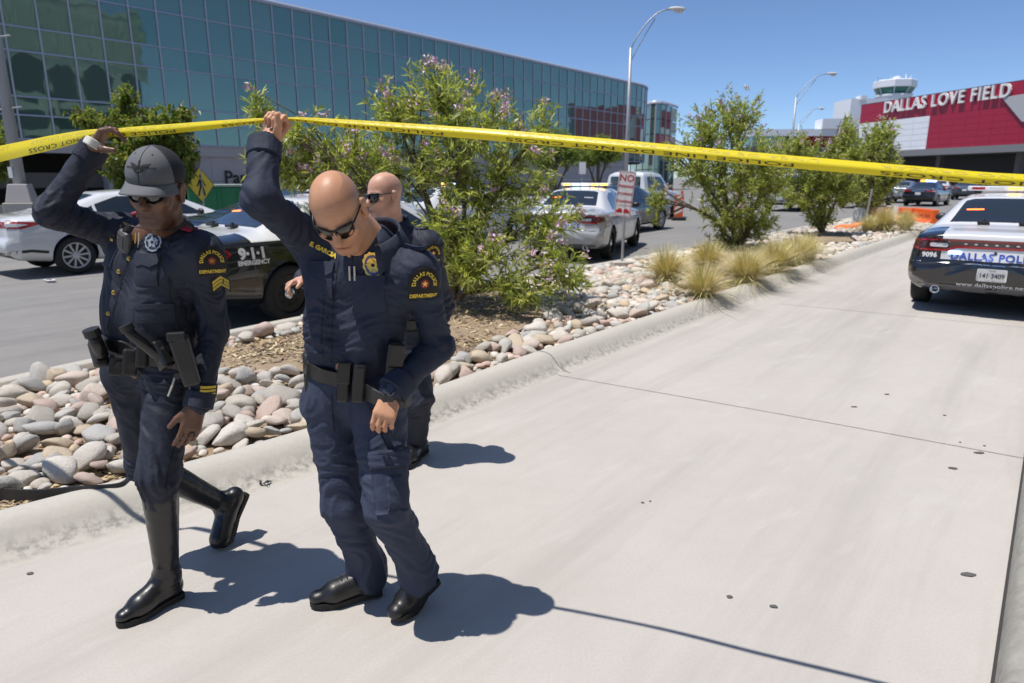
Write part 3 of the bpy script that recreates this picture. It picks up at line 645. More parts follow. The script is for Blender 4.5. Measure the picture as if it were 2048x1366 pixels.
bk = root('white_block', 'plain white rooftop block behind the crimson sign band', 'building', (*J(1800, 200, 195)[:2], 0))
def blk(xa, xb, ya, yb, Y, m, name, dep=10, parent=None):
    a = J(xa, ya, Y); b = J(xb, yb, Y); return MB().box(((a[0] + b[0]) / 2, Y + dep / 2, (a[2] + b[2]) / 2), (abs(b[0] - a[0]), dep, abs(a[2] - b[2]))).build(name, m, parent)
blk(1697, 1825, 250, 197, 195, m_wp, 'wall', parent=bk); blk(1722, 1735, 199, 191, 194, m_white, 'roof_unit', 3, bk)
# control tower
ct = root('control_tower', 'white airport control tower cab with green glass behind the red sign', 'tower', (*J(1786, 200, 225)[:2], 0))
cx_, cy_ = J(1786, 200, 225)[:2]; zt = lambda y: J(1786, y, 225)[2]; K = 225 / 1365. * 1.0
oct_ = lambda r: [(r * math.cos(PI / 8 + i * PI / 4 + .3), r * math.sin(PI / 8 + i * PI / 4 + .3)) for i in range(8)]
MB().lathe([(32 * K, 0), (32 * K, zt(195)), (33.5 * K, zt(194)), (33.5 * K, zt(190))], (cx_, cy_, 0), 8).build('shaft', m_wp, ct)
for i in range(8):
    a0, a1 = .3 + i * PI / 4, .3 + (i + 1) * PI / 4; q = []
    for r, y in ((28 * K, 190), (35 * K, 176)):
        for a in (a0, a1): q.append((cx_ + r * math.cos(a), cy_ + r * math.sin(a), zt(y)))
    mk('pane', [q[0], q[1], q[3], q[2]] + [(x * .995 + cx_ * .005, y * .995 + cy_ * .005, z) for x, y, z in (q[0], q[1], q[3], q[2])], [(0, 1, 2, 3), (7, 6, 5, 4)], mat('cab_glass', (.06, .20, .18), .06, .5), ct)
    MB().tube([q[0], q[2]], .12, 6).build('mullion', m_wp, ct)
MB().lathe([(35.5 * K, zt(177)), (37 * K, zt(176)), (37 * K, zt(163)), (35 * K, zt(161.5))], (cx_, cy_, 0), 8, Matrix.Rotation(.3, 3, 'Z')).build('roof_parapet', m_wp, ct)
MB().lathe([(1.1, zt(162)), (1.3, zt(158)), (1.2, zt(154)), (.2, zt(152))], (cx_ + .5, cy_, 0), 12).build('radome', m_white, ct)
MB().tube([(cx_ + 3.2, cy_, zt(162)), (cx_ + 3.2, cy_, zt(148))], .25, 8).tube([(cx_ + 4.2, cy_, zt(162)), (cx_ + 4.8, cy_, zt(152))], .12, 6).tube([(cx_ - 1.5, cy_, zt(162)), (cx_ - 1.5, cy_, zt(150))], .05, 6).build('antenna', m_white, ct)
mb = MB()
for dx in (-5.6, -4.6): mb.tube([(cx_ + dx, cy_, zt(190)), (cx_ + dx, cy_, zt(154))], .08, 5)
for k in range(9): z = zt(190 - k * 4.2); mb.tube([(cx_ - 5.6, cy_, z), (cx_ - 4.6, cy_, z)], .06, 5)
mb.build('ladder', mat('galvanised', (.45, .46, .47), .5, .6), ct)
# parking structure across the road, behind the photographer; the glass and the cars mirror it
gc = DIR * 5 + NRM * 21
gar = root('parking_garage', 'pale fluted parking garage across the lane, outside the picture, mirrored in the glass', 'building', (gc[0], gc[1], 0))
gm = mat('garage_fluted', (.62, .64, .52), .85, noise=(.4, .4, (.54, .56, .45))); gd_ = mat('garage_dark', (.035, .037, .035), .9)
def gbox(name, a0, a1, o0, o1, z0, z1, m, kind=None):
    c = DIR * (a0 + a1) / 2 + NRM * (o0 + o1) / 2; return MB().box((c[0], c[1], (z0 + z1) / 2), (a1 - a0, o1 - o0, z1 - z0), ang).build(name, m, gar, kind=kind)
gbox('inner_wall', -36, 49, 23, 24, 0, 23.5, gd_); gbox('roof_slab', -36, 49, 20.5, 32, 23.5, 24, gm)
for k in range(20):                         # bays with scalloped lower edge
    a0 = -36 + k * 4.25; arc_ = [(a0 + 4.25 * t, 14.6 + 1.3 * math.sin(PI * t)) for t in np.linspace(0, 1, 11)]; poly = [(a0 + 4.25, 23.4), (a0, 23.4)] + arc_; n = len(poly)
    vs = [(*(DIR * u + NRM * o), z) for o in (20.6, 21.0) for u, z in poly]; mk('bay_panel', vs, [tuple(range(n)), tuple(reversed(range(n, 2 * n)))] + [(i, (i + 1) % n, n + (i + 1) % n, n + i) for i in range(n)], gm, gar)
    gbox('pier', a0 - .3, a0 + .3, 20.6, 21.4, 0, 14.7, gm)
mf = MB()
for k in range(210): p = DIR * (-36 + k * .405) + NRM * 20.5; mf.box((p[0], p[1], 19.9), (.14, .2, 6.8), ang)
mf.build('flute', gm, gar, kind='stuff')
for z in (3.2, 6.8, 10.4): gbox('deck_edge', -36, 49, 20.9, 21.5, z, z + .9, gm)
# ============================================================ vehicles
def two_tone(name, base, second, boxes, rough=.25):
    "car paint whose second colour fills boxes (x0,x1,ymin,ymax,z0,z1) in the car's own frame (|y|)"
    m = bpy.data.materials.new(name); m.use_nodes = True; N = m.node_tree.nodes; L = m.node_tree.links; b = N['Principled BSDF']
    b.inputs['Roughness'].default_value = rough; b.inputs['Coat Weight'].default_value = 1; b.inputs['Coat Roughness'].default_value = .03
    tc = N.new('ShaderNodeTexCoord'); sp = N.new('ShaderNodeSeparateXYZ'); L.new(tc.outputs['Object'], sp.inputs[0]); ab = N.new('ShaderNodeMath'); ab.operation = 'ABSOLUTE'; L.new(sp.outputs[1], ab.inputs[0])
    tot = None
    def M(op, a, v):
        n = N.new('ShaderNodeMath'); n.operation = op; L.new(a, n.inputs[0])
        if isinstance(v, (int, float)): n.inputs[1].default_value = v
        else: L.new(v, n.inputs[1])
        return n.outputs[0]
    for bx in boxes:
        cur = None
        for src, lo, hi in ((sp.outputs[0], bx[0], bx[1]), (ab.outputs[0], bx[2], bx[3]), (sp.outputs[2], bx[4], bx[5])):
            q = M('MULTIPLY', M('GREATER_THAN', src, lo), M('LESS_THAN', src, hi)); cur = q if cur is None else M('MULTIPLY', cur, q)
        tot = cur if tot is None else M('MAXIMUM', tot, cur)
    mx = N.new('ShaderNodeMix'); mx.data_type = 'RGBA'; mx.inputs[6].default_value = (*base, 1); mx.inputs[7].default_value = (*second, 1); L.new(tot, mx.inputs[0]); L.new(mx.outputs[2], b.inputs['Base Color'])
    MT[name] = m; return m
def paint(name, c, metal=0., rough=.3):
    return mat(name, c, rough, metal, coat=1.0)
m_carglass = mat('car_window_glass', (.018, .022, .024), .03, 0, spec=.8, coat=.6)
m_tyre = mat('tyre_rubber', (.022, .022, .022), .8, bump=(60, .2, .004)); m_black = mat('black_plastic', (.02, .02, .021), .45); m_alloy = mat('silver_alloy', (.62, .62, .64), .35, .25)
m_steelw = mat('black_steel_wheel', (.025, .025, .027), .4, .3); m_chrome = mat('chrome', (.75, .76, .78), .08, 1.0)
m_tail = mat('tail_lamp_red', (.35, .008, .012), .12, coat=1.0); m_taildark = mat('smoked_lamp', (.06, .012, .014), .08, coat=1.0); m_lampclear = mat('clear_lamp', (.6, .6, .62), .08, coat=1.0)
m_plate = mat('plate_white', (.72, .72, .70), .45); m_grey = mat('lower_bumper_grey', (.16, .16, .165), .4, coat=.4)
m_redled = mat('red_led', (.8, .1, .02), .3, emit=((1, .16, .03), 5)); m_blueled = mat('blue_led', (.2, .4, 1), .3, emit=((.35, .6, 1), 5)); m_ambled = mat('amber_led', (1, .4, .05), .3, emit=((1, .42, .05), 4)); m_whiteled = mat('white_led', (1, 1, 1), .3, emit=((.9, .95, 1), 4))
m_well = mat('wheel_well_black', (.012, .012, .012), .9)

def chaikin(P, it=2):
    for _ in range(it):
        Q = [P[0]]
        for a, b in zip(P[:-1], P[1:]): Q += [a * .78 + b * .22, a * .22 + b * .78]
        Q.append(P[-1]); P = np.array(Q)
    return P
def car_shell(ST, warp=None, nx=70):
    "ST rows: x zb wb wr wm zm ws zs wg zg zc"
    ST = np.array(ST, float); xs = ST[:, 0]; L = xs[-1] - xs[0]
    q = np.unique(np.concatenate([np.linspace(xs[0], xs[-1], nx), xs])); T = np.stack([np.interp(q, xs, ST[:, k]) for k in range(ST.shape[1])], 1)
    for _ in range(3): T[1:-1, 1:] = T[1:-1, 1:] * .5 + (T[:-2, 1:] + T[2:, 1:]) * .25      # soften along the length
    rings = []
    for r in T:
        x, zb, wb, wr, wm, zm, ws, zs, wg, zg, zc = r
        cp = np.array([(0, zb), (wb * .6, zb), (wb, zb), (wr, zb + .09), (wm, zm - .12), (wm, zm + .1), (ws, zs), (ws - .03, zs + .03), (wg, zg), (wg * .8, zc - (zc - zg) * .25), (wg * .35, zc), (0, zc)])
        h = chaikin(cp); ring = np.vstack([h, (h[1:-1] * np.array([-1, 1]))[::-1]]); rings.append(np.column_stack([np.full(len(ring), x), ring]))
    n = len(rings[0]); ends = []
    for sgn, ring in ((-1, rings[0]), (1, rings[-1])):
        c = ring.mean(0); out = []
        for f, d in ((.985, .012), (.93, .03), (.6, .045), (.2, .05)):
            q2 = c + (ring - c) * f; q2[:, 0] = ring[0, 0] + sgn * d; out.append(q2)
        ends.append(out)
    allr = ends[0][::-1] + rings + ends[1]; vs = np.vstack(allr)
    if warp: vs = warp(vs)
    m = len(allr); k = np.arange(n); k2 = (k + 1) % n; fs = []
    for i in range(m - 1): fs += list(zip((i * n + k).tolist(), (i * n + k2).tolist(), ((i + 1) * n + k2).tolist(), ((i + 1) * n + k).tolist()))
    fs = [f[::-1] for f in fs]; fs.append(tuple(range(n))); fs.append(tuple(reversed(range((m - 1) * n, m * n))))
    return vs, fs
def cut_arches(name, vs, fs, m, axles, rad, half, par):
    o = mk(name, vs, fs, m, par, smooth=True, inv=False); o.data.materials.append(m_well); cut = []
    for x in axles:
        for s in (-1, 1):
            c = MB().lathe([(rad, -.24), (rad, .24)], (x, s * (half - .02), .345), 28, Matrix.Rotation(PI / 2, 3, 'X')).build('c', m_well); cut.append(c)
            md = o.modifiers.new('b', 'BOOLEAN'); md.object = c; md.operation = 'DIFFERENCE'; md.solver = 'FAST' if hasattr(md, 'solver') else 'FAST'
    dg = bpy.context.evaluated_depsgraph_get(); dg.update(); me = bpy.data.meshes.new_from_object(o.evaluated_get(dg)); o.modifiers.clear(); old = o.data; o.data = me
    for c in cut: bpy.data.objects.remove(c)
    t = len(me.materials)
    idx = []
    for p in me.polygons:
        c = p.center; inn = any((c.x - x) ** 2 + (c.z - .345) ** 2 < (rad * .999 + .004) ** 2 and abs(c.y) < half + .2 and abs(p.normal.z * (c.z - .345) + p.normal.x * (c.x - x)) > -9 for x in axles) and ((abs(p.normal.y) > .9 and abs(c.y) < half - .2) or abs(math.hypot(min((c.x - x for x in axles), key=abs), c.z - .345) - rad) < .012)
        idx.append(1 if inn else 0); p.use_smooth = not inn
    me.polygons.foreach_set('material_index', idx)
    v = np.array([tuple(x.co) for x in me.vertices]); f = [tuple(p.vertices) for p in me.polygons]
    return o, BVHTree.FromPolygons([tuple(a) for a in vs], fs)
def wheel(par, x, y, style, R=.345):
    s = 1 if y > 0 else -1; Mx = Matrix.Rotation(-s * PI / 2, 3, 'X'); c = (x, y, R); w = .235
    base = Matrix.Translation(V(c)) @ Mx.to_4x4()
    rim = MB(); r0 = R * .70
    rim.lathe([(r0 - .005, -w / 2 + .02), (r0 - .02, w / 2 - .055), (r0 * .35, w / 2 - .075), (.01, w / 2 - .07)], n=36)
    wo = rim
    if style == 'alloy':
        rim = MB(); rim.lathe([(r0, -w / 2 + .02), (r0 - .004, w / 2 - .02), (r0 - .02, w / 2 - .018), (r0 - .028, w / 2 - .06)], n=40, cap=False)
        for k in range(10):
            a = 2 * PI * k / 10 + .1; b = .12; q = []
            for r_, da, z in ((.05, .30, w / 2 - .045), (r0 - .02, .075, w / 2 - .03)): q += [(r_ * math.cos(a - da), r_ * math.sin(a - da), z), (r_ * math.cos(a + da), r_ * math.sin(a + da), z)]
            q2 = [(p[0], p[1], p[2] - .03) for p in q]; rim.add(q + q2, [(0, 1, 3, 2), (0, 2, 6, 4), (1, 5, 7, 3), (0, 4, 5, 1), (2, 3, 7, 6)])
        rim.lathe([(.062, w / 2 - .06), (.06, w / 2 - .03), (.03, w / 2 - .025)], n=20)
        o = mk('wheel', [base @ V(v) for v in rim.v], rim.f, m_alloy, par, inv=False)
        d = MB().lathe([(r0 - .03, w / 2 - .075), (r0 - .03, w / 2 - .057), (.02, w / 2 - .057)], n=30); mk('brake_disc', [base @ V(v) for v in d.v], d.f, m_steelw, o, inv=False)
    else:
        o = mk('wheel', [base @ V(v) for v in rim.v], rim.f, m_steelw, par, smooth=False, inv=False)
        h = MB()
        for k in range(8):
            a = 2 * PI * k / 8; h.add([((r_ * math.cos(a + t)), (r_ * math.sin(a + t)), w / 2 - .062 - (.012 if r_ > .15 else 0.008) + .006) for r_, t in ((.12, -.14), (.185, -.13), (.185, .13), (.12, .14))], [(0, 1, 2, 3)])
        mk('vent_slot', [base @ V(v) for v in h.v], h.f, m_well, o, inv=False)
        h = MB().lathe([(.078, w / 2 - .075), (.078, w / 2 - .05), (.06, w / 2 - .03), (.01, w / 2 - .022)], n=24); mk('hub_cap', [base @ V(v) for v in h.v], h.f, m_chrome, o, smooth=True, inv=False)
    t = MB().lathe([(r0 - .01, -w / 2 + .02), (r0 + .03, -w / 2), (R - .03, -w / 2 + .004), (R - .004, -w / 2 + .03), (R, -w / 2 + .05), (R, w / 2 - .05), (R - .004, w / 2 - .03), (R - .03, w / 2 - .004), (r0 + .03, w / 2), (r0 - .002, w / 2 - .018), (r0 - .012, w / 2 - .03)], n=40, cap=False)
    mk('tyre', [base @ V(v) for v in t.v], t.f, m_tyre, o, smooth=True, inv=False); return o
def seam(par, tree, pts, N, U, O=(0, 0, 0), w=.007, m=None, name='door_seam', off=.002):
    "thin line pressed on the body along 2-D points"
    P2 = []; F2 = []; p = [np.array(a, float) for a in pts]; q = []
    for a, b in zip(p[:-1], p[1:]): q += [a + (b - a) * t for t in np.linspace(0, 1, max(2, int(np.linalg.norm(b - a) / .06)), endpoint=False)]
    q.append(p[-1])
    for i, a in enumerate(q):
        t = q[min(i + 1, len(q) - 1)] - q[max(i - 1, 0)]; t = t / np.linalg.norm(t); e = np.array([-t[1], t[0]]) * w / 2; P2 += [a - e, a + e]
    for i in range(len(q) - 1): F2.append((2 * i, 2 * i + 2, 2 * i + 3, 2 * i + 1))
    return lay(name, (np.array(P2), F2), tree, O, N, U, m or m_well, par, off=off, far=1.2, inv=False)
REAR = dict(N=(-1, 0, 0), U=(0, -1, 0)); SIDE_R = dict(N=(0, -1, 0), U=(1, 0, 0)); SIDE_L = dict(N=(0, 1, 0), U=(-1, 0, 0))
def side_windows(par, tree, polys, m=m_carglass, name='side_window', rim=True):
    for poly in polys:
        for s, SD in ((-1, SIDE_R), (1, SIDE_L)):
            pp = [(x, z) if s < 0 else (-x, z) for x, z in poly]
            if s > 0: pp = pp[::-1]
            lay(name, poly2d(pp, .12), tree, (0, s * .9, 0), SD['N'], SD['U'], m, par, off=.004, far=.7, inv=False)
def mirrors(par, x, y, z, m):
    for s in (-1, 1):
        mb = MB().ell((x, s * (y + .10), z + .06), (.055, .10, .065)); o = mb.build('mirror', m, par, smooth=True, inv=False); MB().tube([(x + .02, s * (y - .05), z), (x, s * (y + .05), z + .03)], .022, 6).build('stalk', m_black, o, inv=False)
def handles(par, tree, xs, z, m):
    for x in xs:
        for s, SD in ((-1, SIDE_R), (1, SIDE_L)): lay('door_handle', rect2d(.2, .035, r=.016), tree, (x, s * .9, z), SD['N'], SD['U'], m, par, off=.03, far=.6, inv=False, thick=.03)
def plate(par, tree, z, txt, top=None, O=None):
    p = lay('number_plate', rect2d(.305, .152, r=.015), tree, (-2.6, 0, z), REAR['N'], REAR['U'], m_plate, par, off=.022, far=.5, inv=False, thick=.02)
    x = min(v.co.x for v in p.data.vertices); me = p.data
    for v in me.vertices: v.co.x = x if v.co.x < x + .012 else x + .02
    def tx(s, size, zz, nm, bold=0.0, sx=1):
        v2, f2 = text2d(s, size, bold); mk(nm, [(x - .003, -u * sx, z + zz + v) for u, v in v2], f2, m_navyp, p, inv=False)
    tx(txt, .082, -.008, 'plate_number', .0015, .85)
    if top: tx(top, .026, .055, 'plate_state'); tx('The Lone Star State', .012, -.064, 'plate_motto')
m_navyp = mat('plate_ink', (.02, .025, .06), .5)

# --- police saloon
CH = [(-2.47, .36, .66, .80, .86, .60, .81, .93, .74, .985, 1.02), (-2.36, .29, .76, .89, .925, .61, .87, .955, .79, 1.005, 1.045), (-2.0, .25, .80, .93, .955, .63, .905, .975, .80, 1.03, 1.075), (-1.72, .24, .82, .93, .955, .63, .905, .98, .76, 1.07, 1.115),
      (-1.0, .22, .84, .925, .945, .64, .89, .98, .60, 1.375, 1.445), (-.45, .21, .84, .92, .94, .64, .885, .97, .60, 1.415, 1.485), (.2, .21, .84, .92, .94, .64, .885, .95, .61, 1.415, 1.485), (.62, .21, .84, .92, .94, .64, .885, .935, .605, 1.36, 1.44), (1.38, .22, .83, .925, .945, .64, .885, .92, .74, .965, 1.015), (1.9, .24, .80, .925, .945, .62, .87, .88, .72, .915, .955), (2.3, .26, .74, .87, .90, .58, .82, .80, .66, .83, .865), (2.47, .32, .62, .74, .80, .55, .74, .72, .58, .74, .77)]
def warp_ch(v):
    v = v.copy(); w = np.clip((-v[:, 0] - 2.1) / .37, 0, 1); z = v[:, 2]; g = np.where(z < .62, -.05 * np.clip((z - .3) / .3, 0, 1), -.05 + .10 * np.clip((z - .62) / .06, 0, 1) * (z < .98) + .0)
    v[:, 0] += w * np.where(z < .66, -.045 * np.clip((z - .28) / .2, 0, 1), np.where(z < .97, .02, -.02)); return v
PCW = [(-1.95, 1.0, 0, 2, .985, 2), (-2.7, -1.6, 0, .565, .70, 2), (-.98, .95, 0, 2, .30, 2)]
m_police = two_tone('police_black_and_white', (.008, .008, .01), (.72, .72, .72), PCW); m_police2 = two_tone('police_reflected_silver', (.42, .43, .44), (.72, .72, .72), PCW)  # second paint: silver base puts reflections into the body colour
def make_police(label, group):
    t = root('police_car', label, 'police car', group=group, local=True)
    vs, fs = car_shell(CH, warp_ch); body, tr = cut_arches('body', vs, fs, m_police, (-1.5, 1.55), .385, .95, t)
    side_windows(t, tr, [[(-1.18, 1.03), (-.18, 1.01), (-.18, 1.375), (-.62, 1.37), (-.98, 1.27)], [(-.12, 1.01), (1.08, .985), (.62, 1.26), (.42, 1.345), (-.12, 1.375)]])
    lay('rear_window', poly2d([(-.60, -.37), (.60, -.37), (.50, .30), (.42, .345), (-.42, .345), (-.50, .30)], .1), tr, (-1.35, 0, 1.27), (-.5, 0, .87), (0, -1, 0), m_carglass, t, off=.004, far=.6, inv=False)
    lay('windshield', poly2d([(-.62, -.42), (.62, -.42), (.50, .36), (-.50, .36)], .1), tr, (1.0, 0, 1.22), (.5, 0, .87), (0, 1, 0), m_carglass, t, off=.004, far=.6, inv=False)
    # full-width tail lamp with red light ring
    lamp = lay('tail_lamp', poly2d([(-.86, .83), (-.82, .795), (-.50, .80), (-.40, .845), (.40, .845), (.50, .80), (.82, .795), (.86, .83), (.83, .935), (.75, .955), (-.75, .955), (-.83, .935)], .07), tr, (-2.6, 0, 0), REAR['N'], REAR['U'], m_taildark, t, off=.006, far=.8, inv=False)
    loop = [(-.84, .835), (-.80, .81), (-.51, .815), (-.40, .86), (.40, .86), (.51, .815), (.80, .81), (.84, .835), (.815, .925), (.74, .94), (-.74, .94), (-.815, .925), (-.84, .835)]
    seam(lamp, tr, loop, REAR['N'], REAR['U'], (-2.6, 0, 0), .024, m_tail, 'light_ring', .010)
    for s in (-1, 1): lay('reverse_lamp', rect2d(.2, .05, r=.02), tr, (-2.6, s * .60, .875), REAR['N'], REAR['U'], m_lampclear, lamp, off=.009, far=.8, inv=False)
    for s, SD in ((-1, SIDE_R), (1, SIDE_L)):
        pp = [(-2.49, .80), (-2.26, .83), (-2.20, .87), (-2.24, .925), (-2.49, .945)]; pp = pp if s < 0 else [(-a, b) for a, b in pp][::-1]
        lay('lamp_corner', poly2d(pp, .06), tr, (0, s * .9, 0), SD['N'], SD['U'], m_taildark, lamp, off=.006, far=.8, inv=False)
        rp = [(-2.49, .815), (-2.27, .842), (-2.225, .872), (-2.255, .912), (-2.49, .932)]; seam(lamp, tr, rp if s < 0 else [(-a, b) for a, b in rp], SD['N'], SD['U'], (0, s * .9, 0), .02, m_tail, 'light_ring', .010)
    for k in range(-3, 4): lay('badge_letter', rect2d(.035, .02, r=.008), tr, (-2.6, k * .105, .90), REAR['N'], REAR['U'], m_lampclear, lamp, off=.011, far=.8, inv=False)
    # lettering
    lay('lettering', text2d('DALLAS POLICE', .118, .004, sp=1.12), tr, (-2.6, 0, .745), REAR['N'], REAR['U'], mat('police_blue', (.03, .07, .42), .35, noise=(9, .6, (.10, .20, .62))), t, off=.005, far=.6, inv=False)
    lay('fleet_number', text2d('9096', .080, .004, sp=1.05), tr, (-2.6, .69, .745), REAR['N'], REAR['U'], m_white, t, off=.005, far=.7, inv=False)
    lay('web_address', text2d('www.dallaspolice.net', .075, .001, sp=1.1), tr, (-2.6, 0, .405), REAR['N'], REAR['U'], m_white, t, off=.005, far=.6, inv=False)
    for s, SD in ((-1, SIDE_R), (1, SIDE_L)):
        lay('lettering', text2d('9·1·1', .165, .009, sp=1.0), tr, (-1.96, s * .95, .862), SD['N'], SD['U'], m_white, t, off=.005, far=.5, inv=False)
        lay('lettering', text2d('EMERGENCY', .068, .004, sp=1.0), tr, (-1.96, s * .95, .765), SD['N'], SD['U'], m_white, t, off=.005, far=.5, inv=False)
    plate(t, tr, .54, '141·3409', 'TEXAS')
    lay('bumper_lip', poly2d([(-.72, .285), (.72, .285), (.80, .36), (.70, .385), (-.70, .385), (-.80, .36)], .1), tr, (-2.6, 0, 0), REAR['N'], REAR['U'], m_grey, t, off=.008, far=.8, inv=False)
    seam(t, tr, [(-.92, .66), (.92, .66)], REAR['N'], REAR['U'], (-2.6, 0, 0), .012, m_chrome, 'bumper_crease', .003)
    for s in (-1, 1): MB().lathe([(.05, 0), (.052, .14), (.042, .14), (.04, .02)], (-2.36, s * .58, .315), 18, Matrix.Rotation(-PI / 2, 3, 'Y')).build('exhaust', m_chrome, t, smooth=True, inv=False)
    lay('boot_lock', disc2d(.018), tr, (-2.6, 0, .80), REAR['N'], REAR['U'], m_black, t, off=.006, far=.6, inv=False)
    for s, SD in ((-1, SIDE_R), (1, SIDE_L)):
        f = (lambda q: q if s < 0 else [(-a, b) for a, b in q])
        for q in ([(-1.02, .36), (-1.14, .66), (-1.20, .98)], [(-.15, .33), (-.15, 1.0)], [(1.0, .36), (1.04, .7), (1.0, .97)], [(-1.02, .36), (1.0, .36)]): seam(t, tr, f(q), SD['N'], SD['U'], (0, s * .9, 0))
    handles(t, tr, (-.85, .2), .88, m_black); mirrors(t, .92, .88, 1.0, m_black)
    for x in (-1.5, 1.55):
        for s in (-1, 1): wheel(t, x, s * .83, 'steel')
    # low light bar, deck lights, spoiler lip and headrests
    lb = MB().box((-.15, 0, 1.545), (.26, 1.16, .07)).build('light_bar', mat('light_bar_clear', (.72, .74, .76), .15, coat=1.), t, bevel=.02, inv=False)
    for k, mm in enumerate((m_blueled, m_lampclear, m_ambled, m_lampclear, m_tail)): MB().box((-.285, (k - 2) * .22, 1.545), (.012, .16, .035)).build('light_module', mm, lb, inv=False)
    for s in (-1, 1): MB().box((-.15, s * .45, 1.498), (.1, .08, .05)).build('mount', m_black, lb, inv=False)
    lay('deck_led', rect2d(.14, .04, r=.018), tr, (-2.6, .42, .79), REAR['N'], REAR['U'], m_blueled, t, off=.012, far=.6, inv=False)
    for s, w in ((1, .2), (-1, .2)): lay('window_led', rect2d(w, .035, r=.01), tr, (-1.35, s * .36, 1.27), (-.5, 0, .87), (0, -1, 0), m_redled if s > 0 else m_lampclear, t, off=.006, far=.7, inv=False)
    for s in (-1, 1): mb = MB().box((-1.78, s * .22, 1.135), (.10, .13, .03)).tube([(-1.78, s * .22, 1.13), (-1.76, s * .22, 1.17)], .02, 8); mb.build('camera_mount', m_black, t, inv=False)
    MB().tube([(.35, .0, 1.48), (.33, 0, 1.75)], .006, 5).build('aerial', m_black, t, inv=False)
    for s, SD in ((-1, SIDE_R), (1, SIDE_L)): pass
    for s in (-1, 1): lay('head_lamp', poly2d([(-.17, -.05), (.17, -.05), (.17, .05), (-.12, .06)], .06), tr, (2.6, s * .60, .70), (1, 0, 0), (0, 1, 0), m_lampclear, t, off=.006, far=.9, inv=False)
    lay('grille', rect2d(.8, .2, .1, r=.04), tr, (2.6, 0, .66), (1, 0, 0), (0, 1, 0), m_black, t, off=.006, far=.9, inv=False)
    return t
def place(t, x, y, deg): t.location = (x, y, 0); t.rotation_euler = (0, 0, R_(deg)); return t
def repaint(t, m, part='body'):
    for c in t.children:
        if c.name.split('.')[0] == part:
            c.material_slots[0].link = 'OBJECT'; c.material_slots[0].material = m
HD = 52.0; PG = 'police cars standing at the airport'
pc = place(make_police('black and white police car seen from behind with plate 141 3409 in the right lane', PG), 7.40, 10.26, HD)
copytree(pc, (-2.45, 9.84, 0), R_(HD), 'black and white police car with 9 1 1 lettering behind the two officers')
pc3 = copytree(pc, (1.78, 16.4, 0), R_(70), 'police car with reflections painted in as silver, light bar lit, half hidden by the flowering shrub'); repaint(pc3, m_police2)
for c in pc3.children:
    if c.name.startswith('light_bar'):
        for k, g in enumerate(c.children):
            if g.name.startswith('light_module'): g.material_slots[0].link = 'OBJECT'; g.material_slots[0].material = [m_ambled, m_ambled, m_whiteled, m_blueled, m_ambled][k % 5]
pc4 = copytree(pc, (-1.6, 18.4, 0), R_(HD), 'white police car glimpsed through the leaves behind the central shrub'); repaint(pc4, m_police2)

# --- private saloons
SD_ = [(-2.38, .38, .62, .76, .82, .60, .77, .93, .68, .99, 1.02), (-2.26, .30, .74, .86, .89, .62, .84, .95, .74, 1.01, 1.05), (-1.85, .25, .78, .90, .925, .64, .87, .97, .74, 1.05, 1.085), (-1.62, .24, .79, .90, .925, .64, .87, .97, .72, 1.09, 1.13), (-.75, .21, .80, .895, .915, .64, .85, .965, .565, 1.365, 1.435), (-.2, .2, .80, .89, .91, .64, .85, .95, .57, 1.41, 1.475), (.35, .2, .80, .89, .91, .64, .85, .93, .57, 1.39, 1.455), (.65, .2, .80, .89, .91, .64, .85, .92, .57, 1.32, 1.38), (1.55, .22, .79, .90, .92, .64, .85, .90, .70, .955, 1.0), (2.0, .24, .76, .88, .90, .62, .82, .83, .66, .86, .89), (2.3, .28, .66, .78, .82, .58, .74, .73, .58, .75, .78), (2.42, .34, .52, .64, .70, .54, .66, .67, .5, .68, .70)]
m_pwhite = paint('white_paintwork', (.70, .71, .72)); m_pnavy = paint('navy_paintwork', (.005, .007, .018), .0); m_pblack = paint('black_paintwork', (.01, .01, .013), .2); m_psilver = paint('silver_paintwork', (.40, .41, .42), .7); m_pgrey = paint('graphite_paintwork', (.06, .065, .07), .5)
def warp_sd(v):
    v = v.copy(); w = np.clip((-v[:, 0] - 2.0) / .37, 0, 1); z = v[:, 2]; v[:, 0] += w * np.where(z < .64, -.05 * np.clip((z - .3) / .2, 0, 1), .0); return v
